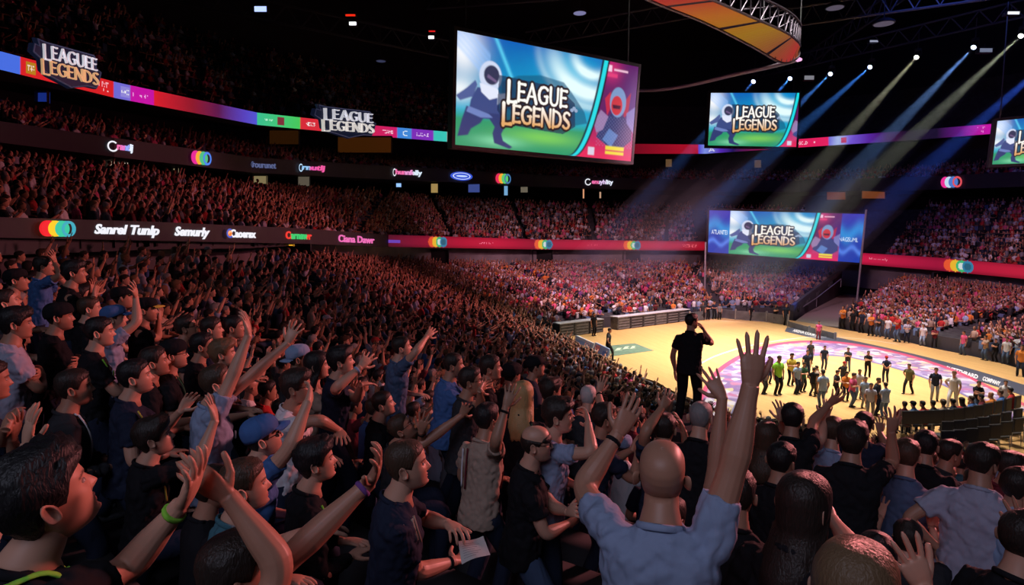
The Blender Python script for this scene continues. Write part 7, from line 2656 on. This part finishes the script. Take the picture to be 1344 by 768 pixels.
side = [(1106, 432, 401, 'orange', 'black', 'orange top at the left end'), (1119, 434, 406, 'black', 'black', 'black beside the orange top'), (1131, 437, 407, 'navy', 'black', 'navy'), (1143, 441, 410, 'orange', 'black', 'orange top, second orange'), (1153, 442, 413, 'charcoal', 'denim', 'charcoal'),
        (1165, 445, 415, 'white', 'denim', 'white with jeans'), (1178, 449, 412, 'red', 'denim', 'red top and jeans'), (1190, 450, 420, 'lavender', 'navy', 'pale lavender'), (1211, 454, 425, 'white', 'lightblue', 'white and pale jeans'), (1226, 457, 428, 'maroon', 'black', 'maroon'),
        (1264, 466, 434, 'pink', 'denim', 'pink with jeans'), (1293, 473, 440, 'beige', 'denim', 'beige with jeans'), (1306, 475, 444, 'black', 'black', 'black further right'), (1320, 478, 442, 'white', 'denim', 'white at the right'), (1339, 494, 452, 'orange', 'navy', 'orange at the right edge')]
for u, v, t, sh, pa_, nm in side:
    fp('person in %s standing in front of the right stand' % nm, u, v, t, int(rng.choice([A_, F_, C_L, A_])), -150 + float(rng.normal(0, 15)), sh, pa_, group='people along the right stand')
# guests seated at the near right edge of the floor
proto_c = None
for i in range(12):
    t = i / 11
    u, v = 1184 + 140 * t, 572 - 22 * t + 6 * math.sin(t * PI)
    p = Pz(u, v, .03)
    f_ = nrm(np.r_[CC - p[:2], 0])
    c = copy_tree(proto); c.location = p - f_ * .05
    c.rotation_euler = (0, 0, math.atan2(f_[1], f_[0]) - PI / 2)
    tag(c, 'dark folding chair under the %s courtside guest from the left' % CHN[i] if i < 10 else 'dark folding chair under the %s courtside guest from the right' % CHN[11 - i], 'chair', 'dark folding chairs at the near right corner')
    o = copy_person(TPL[(0, 7, 3, 12, 5, 0, 8, 6, 0, 13, 3, 0)[i]][1], p - f_ * .08, math.atan2(f_[1], f_[0]) + float(rng.normal(0, .15)), 1.0, dict(shirt=['maroon', 'blue', 'red', 'charcoal', 'beige', 'navy', 'red', 'blue', 'maroon', 'orange', 'blue', 'red'][i], hairc=['dark', 'brown', 'black'][i % 3], skin=['tan', 'fair', 'olive'][i % 3], pants='navy'))
    tag(o, '%s courtside guest %s, seated at the near right edge of the court' % ((CHN[i], 'from the left') if i < 10 else (CHN[11 - i], 'from the right')), 'person', 'courtside guests')
# templates are not part of the hall
for desc, src, kk in TPL:
    for o in strip_person(src)[::-1]:
        bpy.data.objects.remove(o)
# ================================================================== light
def area(name, loc, aim, size, power, color, spread=180, sizey=None):
    l = bpy.data.lights.new(name, 'AREA')
    l.energy = power; l.color = color; l.size = size
    l.shape = 'RECTANGLE' if sizey else 'SQUARE'
    if sizey:
        l.size_y = sizey
    l.spread = math.radians(spread)
    o = bpy.data.objects.new(name, l); COL.objects.link(o)
    o.location = loc
    o.rotation_euler = (Vector(aim) - Vector(loc)).to_track_quat('-Z', 'Y').to_euler()
    return o

def spot(name, loc, aim, power, color, angle, blend=.6, r=.3):
    l = bpy.data.lights.new(name, 'SPOT')
    l.energy = power; l.color = color
    l.spot_size = math.radians(angle); l.spot_blend = blend; l.shadow_soft_size = r
    o = bpy.data.objects.new(name, l); COL.objects.link(o)
    o.location = loc
    o.rotation_euler = (Vector(aim) - Vector(loc)).to_track_quat('-Z', 'Y').to_euler()
    return o

w = bpy.data.worlds.new('hall'); SC.world = w; w.use_nodes = True
w.node_tree.nodes['Background'].inputs['Color'].default_value = (.10, .11, .22, 1)
w.node_tree.nodes['Background'].inputs['Strength'].default_value = .008

area('court_wash', (16, 37, 26), (16, 37, 0), 16, 7600, (1, .91, .80), 58, 22)
spot('far_stand_wash', (14, 40, 22), (10, 64, 0), 32000, (1, .50, .60), 68, .7, 1.0)
spot('corner_stand_wash', (20, 40, 22), (30, 70, 2), 17000, (1, .48, .66), 50, .7, 1.0)
spot('right_stand_wash', (18, 34, 22), (42, 48, 1.5), 29000, (1, .50, .66), 62, .8, 1.0)
spot('left_corner_wash', (16, 42, 18), (-2, 60, 1), 11000, (1, .38, .46), 55, .9, 1.0)
spot('middle_tier_wash', (10, 30, 15), (8, 84, 10), 3000, (1, .22, .5), 80, .8, 1.0)
spot('right_tier_wash', (18, 30, 16), (56, 60, 9), 3400, (.75, .24, .75), 60, .8, 1.0)
spot('left_tier_wash', (12, 30, 11), (-20, 36, 10), 1500, (1, .2, .28), 75, .8, 1.0)
spot('left_stand_wash', (16, 40, 15), (-7, 30, 4), 14000, (1, .26, .29), 66, .9, 1.0)
spot('near_stand_wash', (17, 15, 12), (-3, 6, 6), 17000, (1, .28, .28), 66, .9, 1.0)
area('near_back_fill', (-3, -5, 14), (2, 5, 5), 6, 165, (.74, .76, 1.0), 120)
spot('blue_roof_wash', (30, 45, 28), (60, 80, 22), 4500, (.12, .2, 1), 90, .9, 1.0)

# beams: real spotlights shining through thin haze
def haze_mat(name, dens, col=(.85, .9, 1)):
    m = bpy.data.materials.new(name)
    m.use_nodes = True
    nt = m.node_tree
    nt.nodes.remove(nt.nodes['Principled BSDF'])
    vs = nt.nodes.new('ShaderNodeVolumeScatter')
    vs.inputs['Color'].default_value = (*col, 1)
    vs.inputs['Density'].default_value = dens
    vs.inputs['Anisotropy'].default_value = .0
    nt.links.new(vs.outputs['Volume'], nt.nodes['Material Output'].inputs['Volume'])
    return m
M_BEAM = haze_mat('beam_haze', .014)
for i, (p, d, c, pw) in enumerate(BEAM_OBJ):
    spot('beam', p + d * .12, p + d * 10, (130000 if c[2] > c[0] * 1.5 else 85000) * pw, c, 5.2, .5, .1)
    mb = MB()
    Lb = 42.0
    mb.tube([p + d * .1, p + d * Lb], [.30, .30 + Lb * math.tan(math.radians(2.75))], 24)
    o = mk('beam_haze', mb, M_BEAM, org=p)
    tag(o, ['leftmost pale blue shaft of lit haze, above the mid-sized screen', 'second shaft of blue lit haze from the left', 'third shaft of blue lit haze, beside the mid-sized screen', 'fourth shaft of lit haze, deep blue', 'fifth shaft of lit haze, pale yellow', 'sixth shaft of lit haze, long and white-blue', 'seventh shaft of lit haze, pale yellow at the right', 'faint blue shaft of haze at the right edge'][i], 'haze', 'shafts of lit haze', 'stuff')

SC.view_settings.view_transform = 'Standard'
SC.view_settings.look = 'None'
SC.view_settings.gamma = 1.0
SC.view_settings.use_curve_mapping = False
SC.view_settings.exposure = 0.0
SC.cycles.max_bounces = 4
SC.cycles.diffuse_bounces = 2
SC.cycles.glossy_bounces = 2
SC.cycles.volume_bounces = 0
SC.cycles.transparent_max_bounces = 6
SC.cycles.caustics_reflective = False
SC.cycles.caustics_refractive = False
SC.cycles.sample_clamp_indirect = 3.0
SC.cycles.use_denoising = True
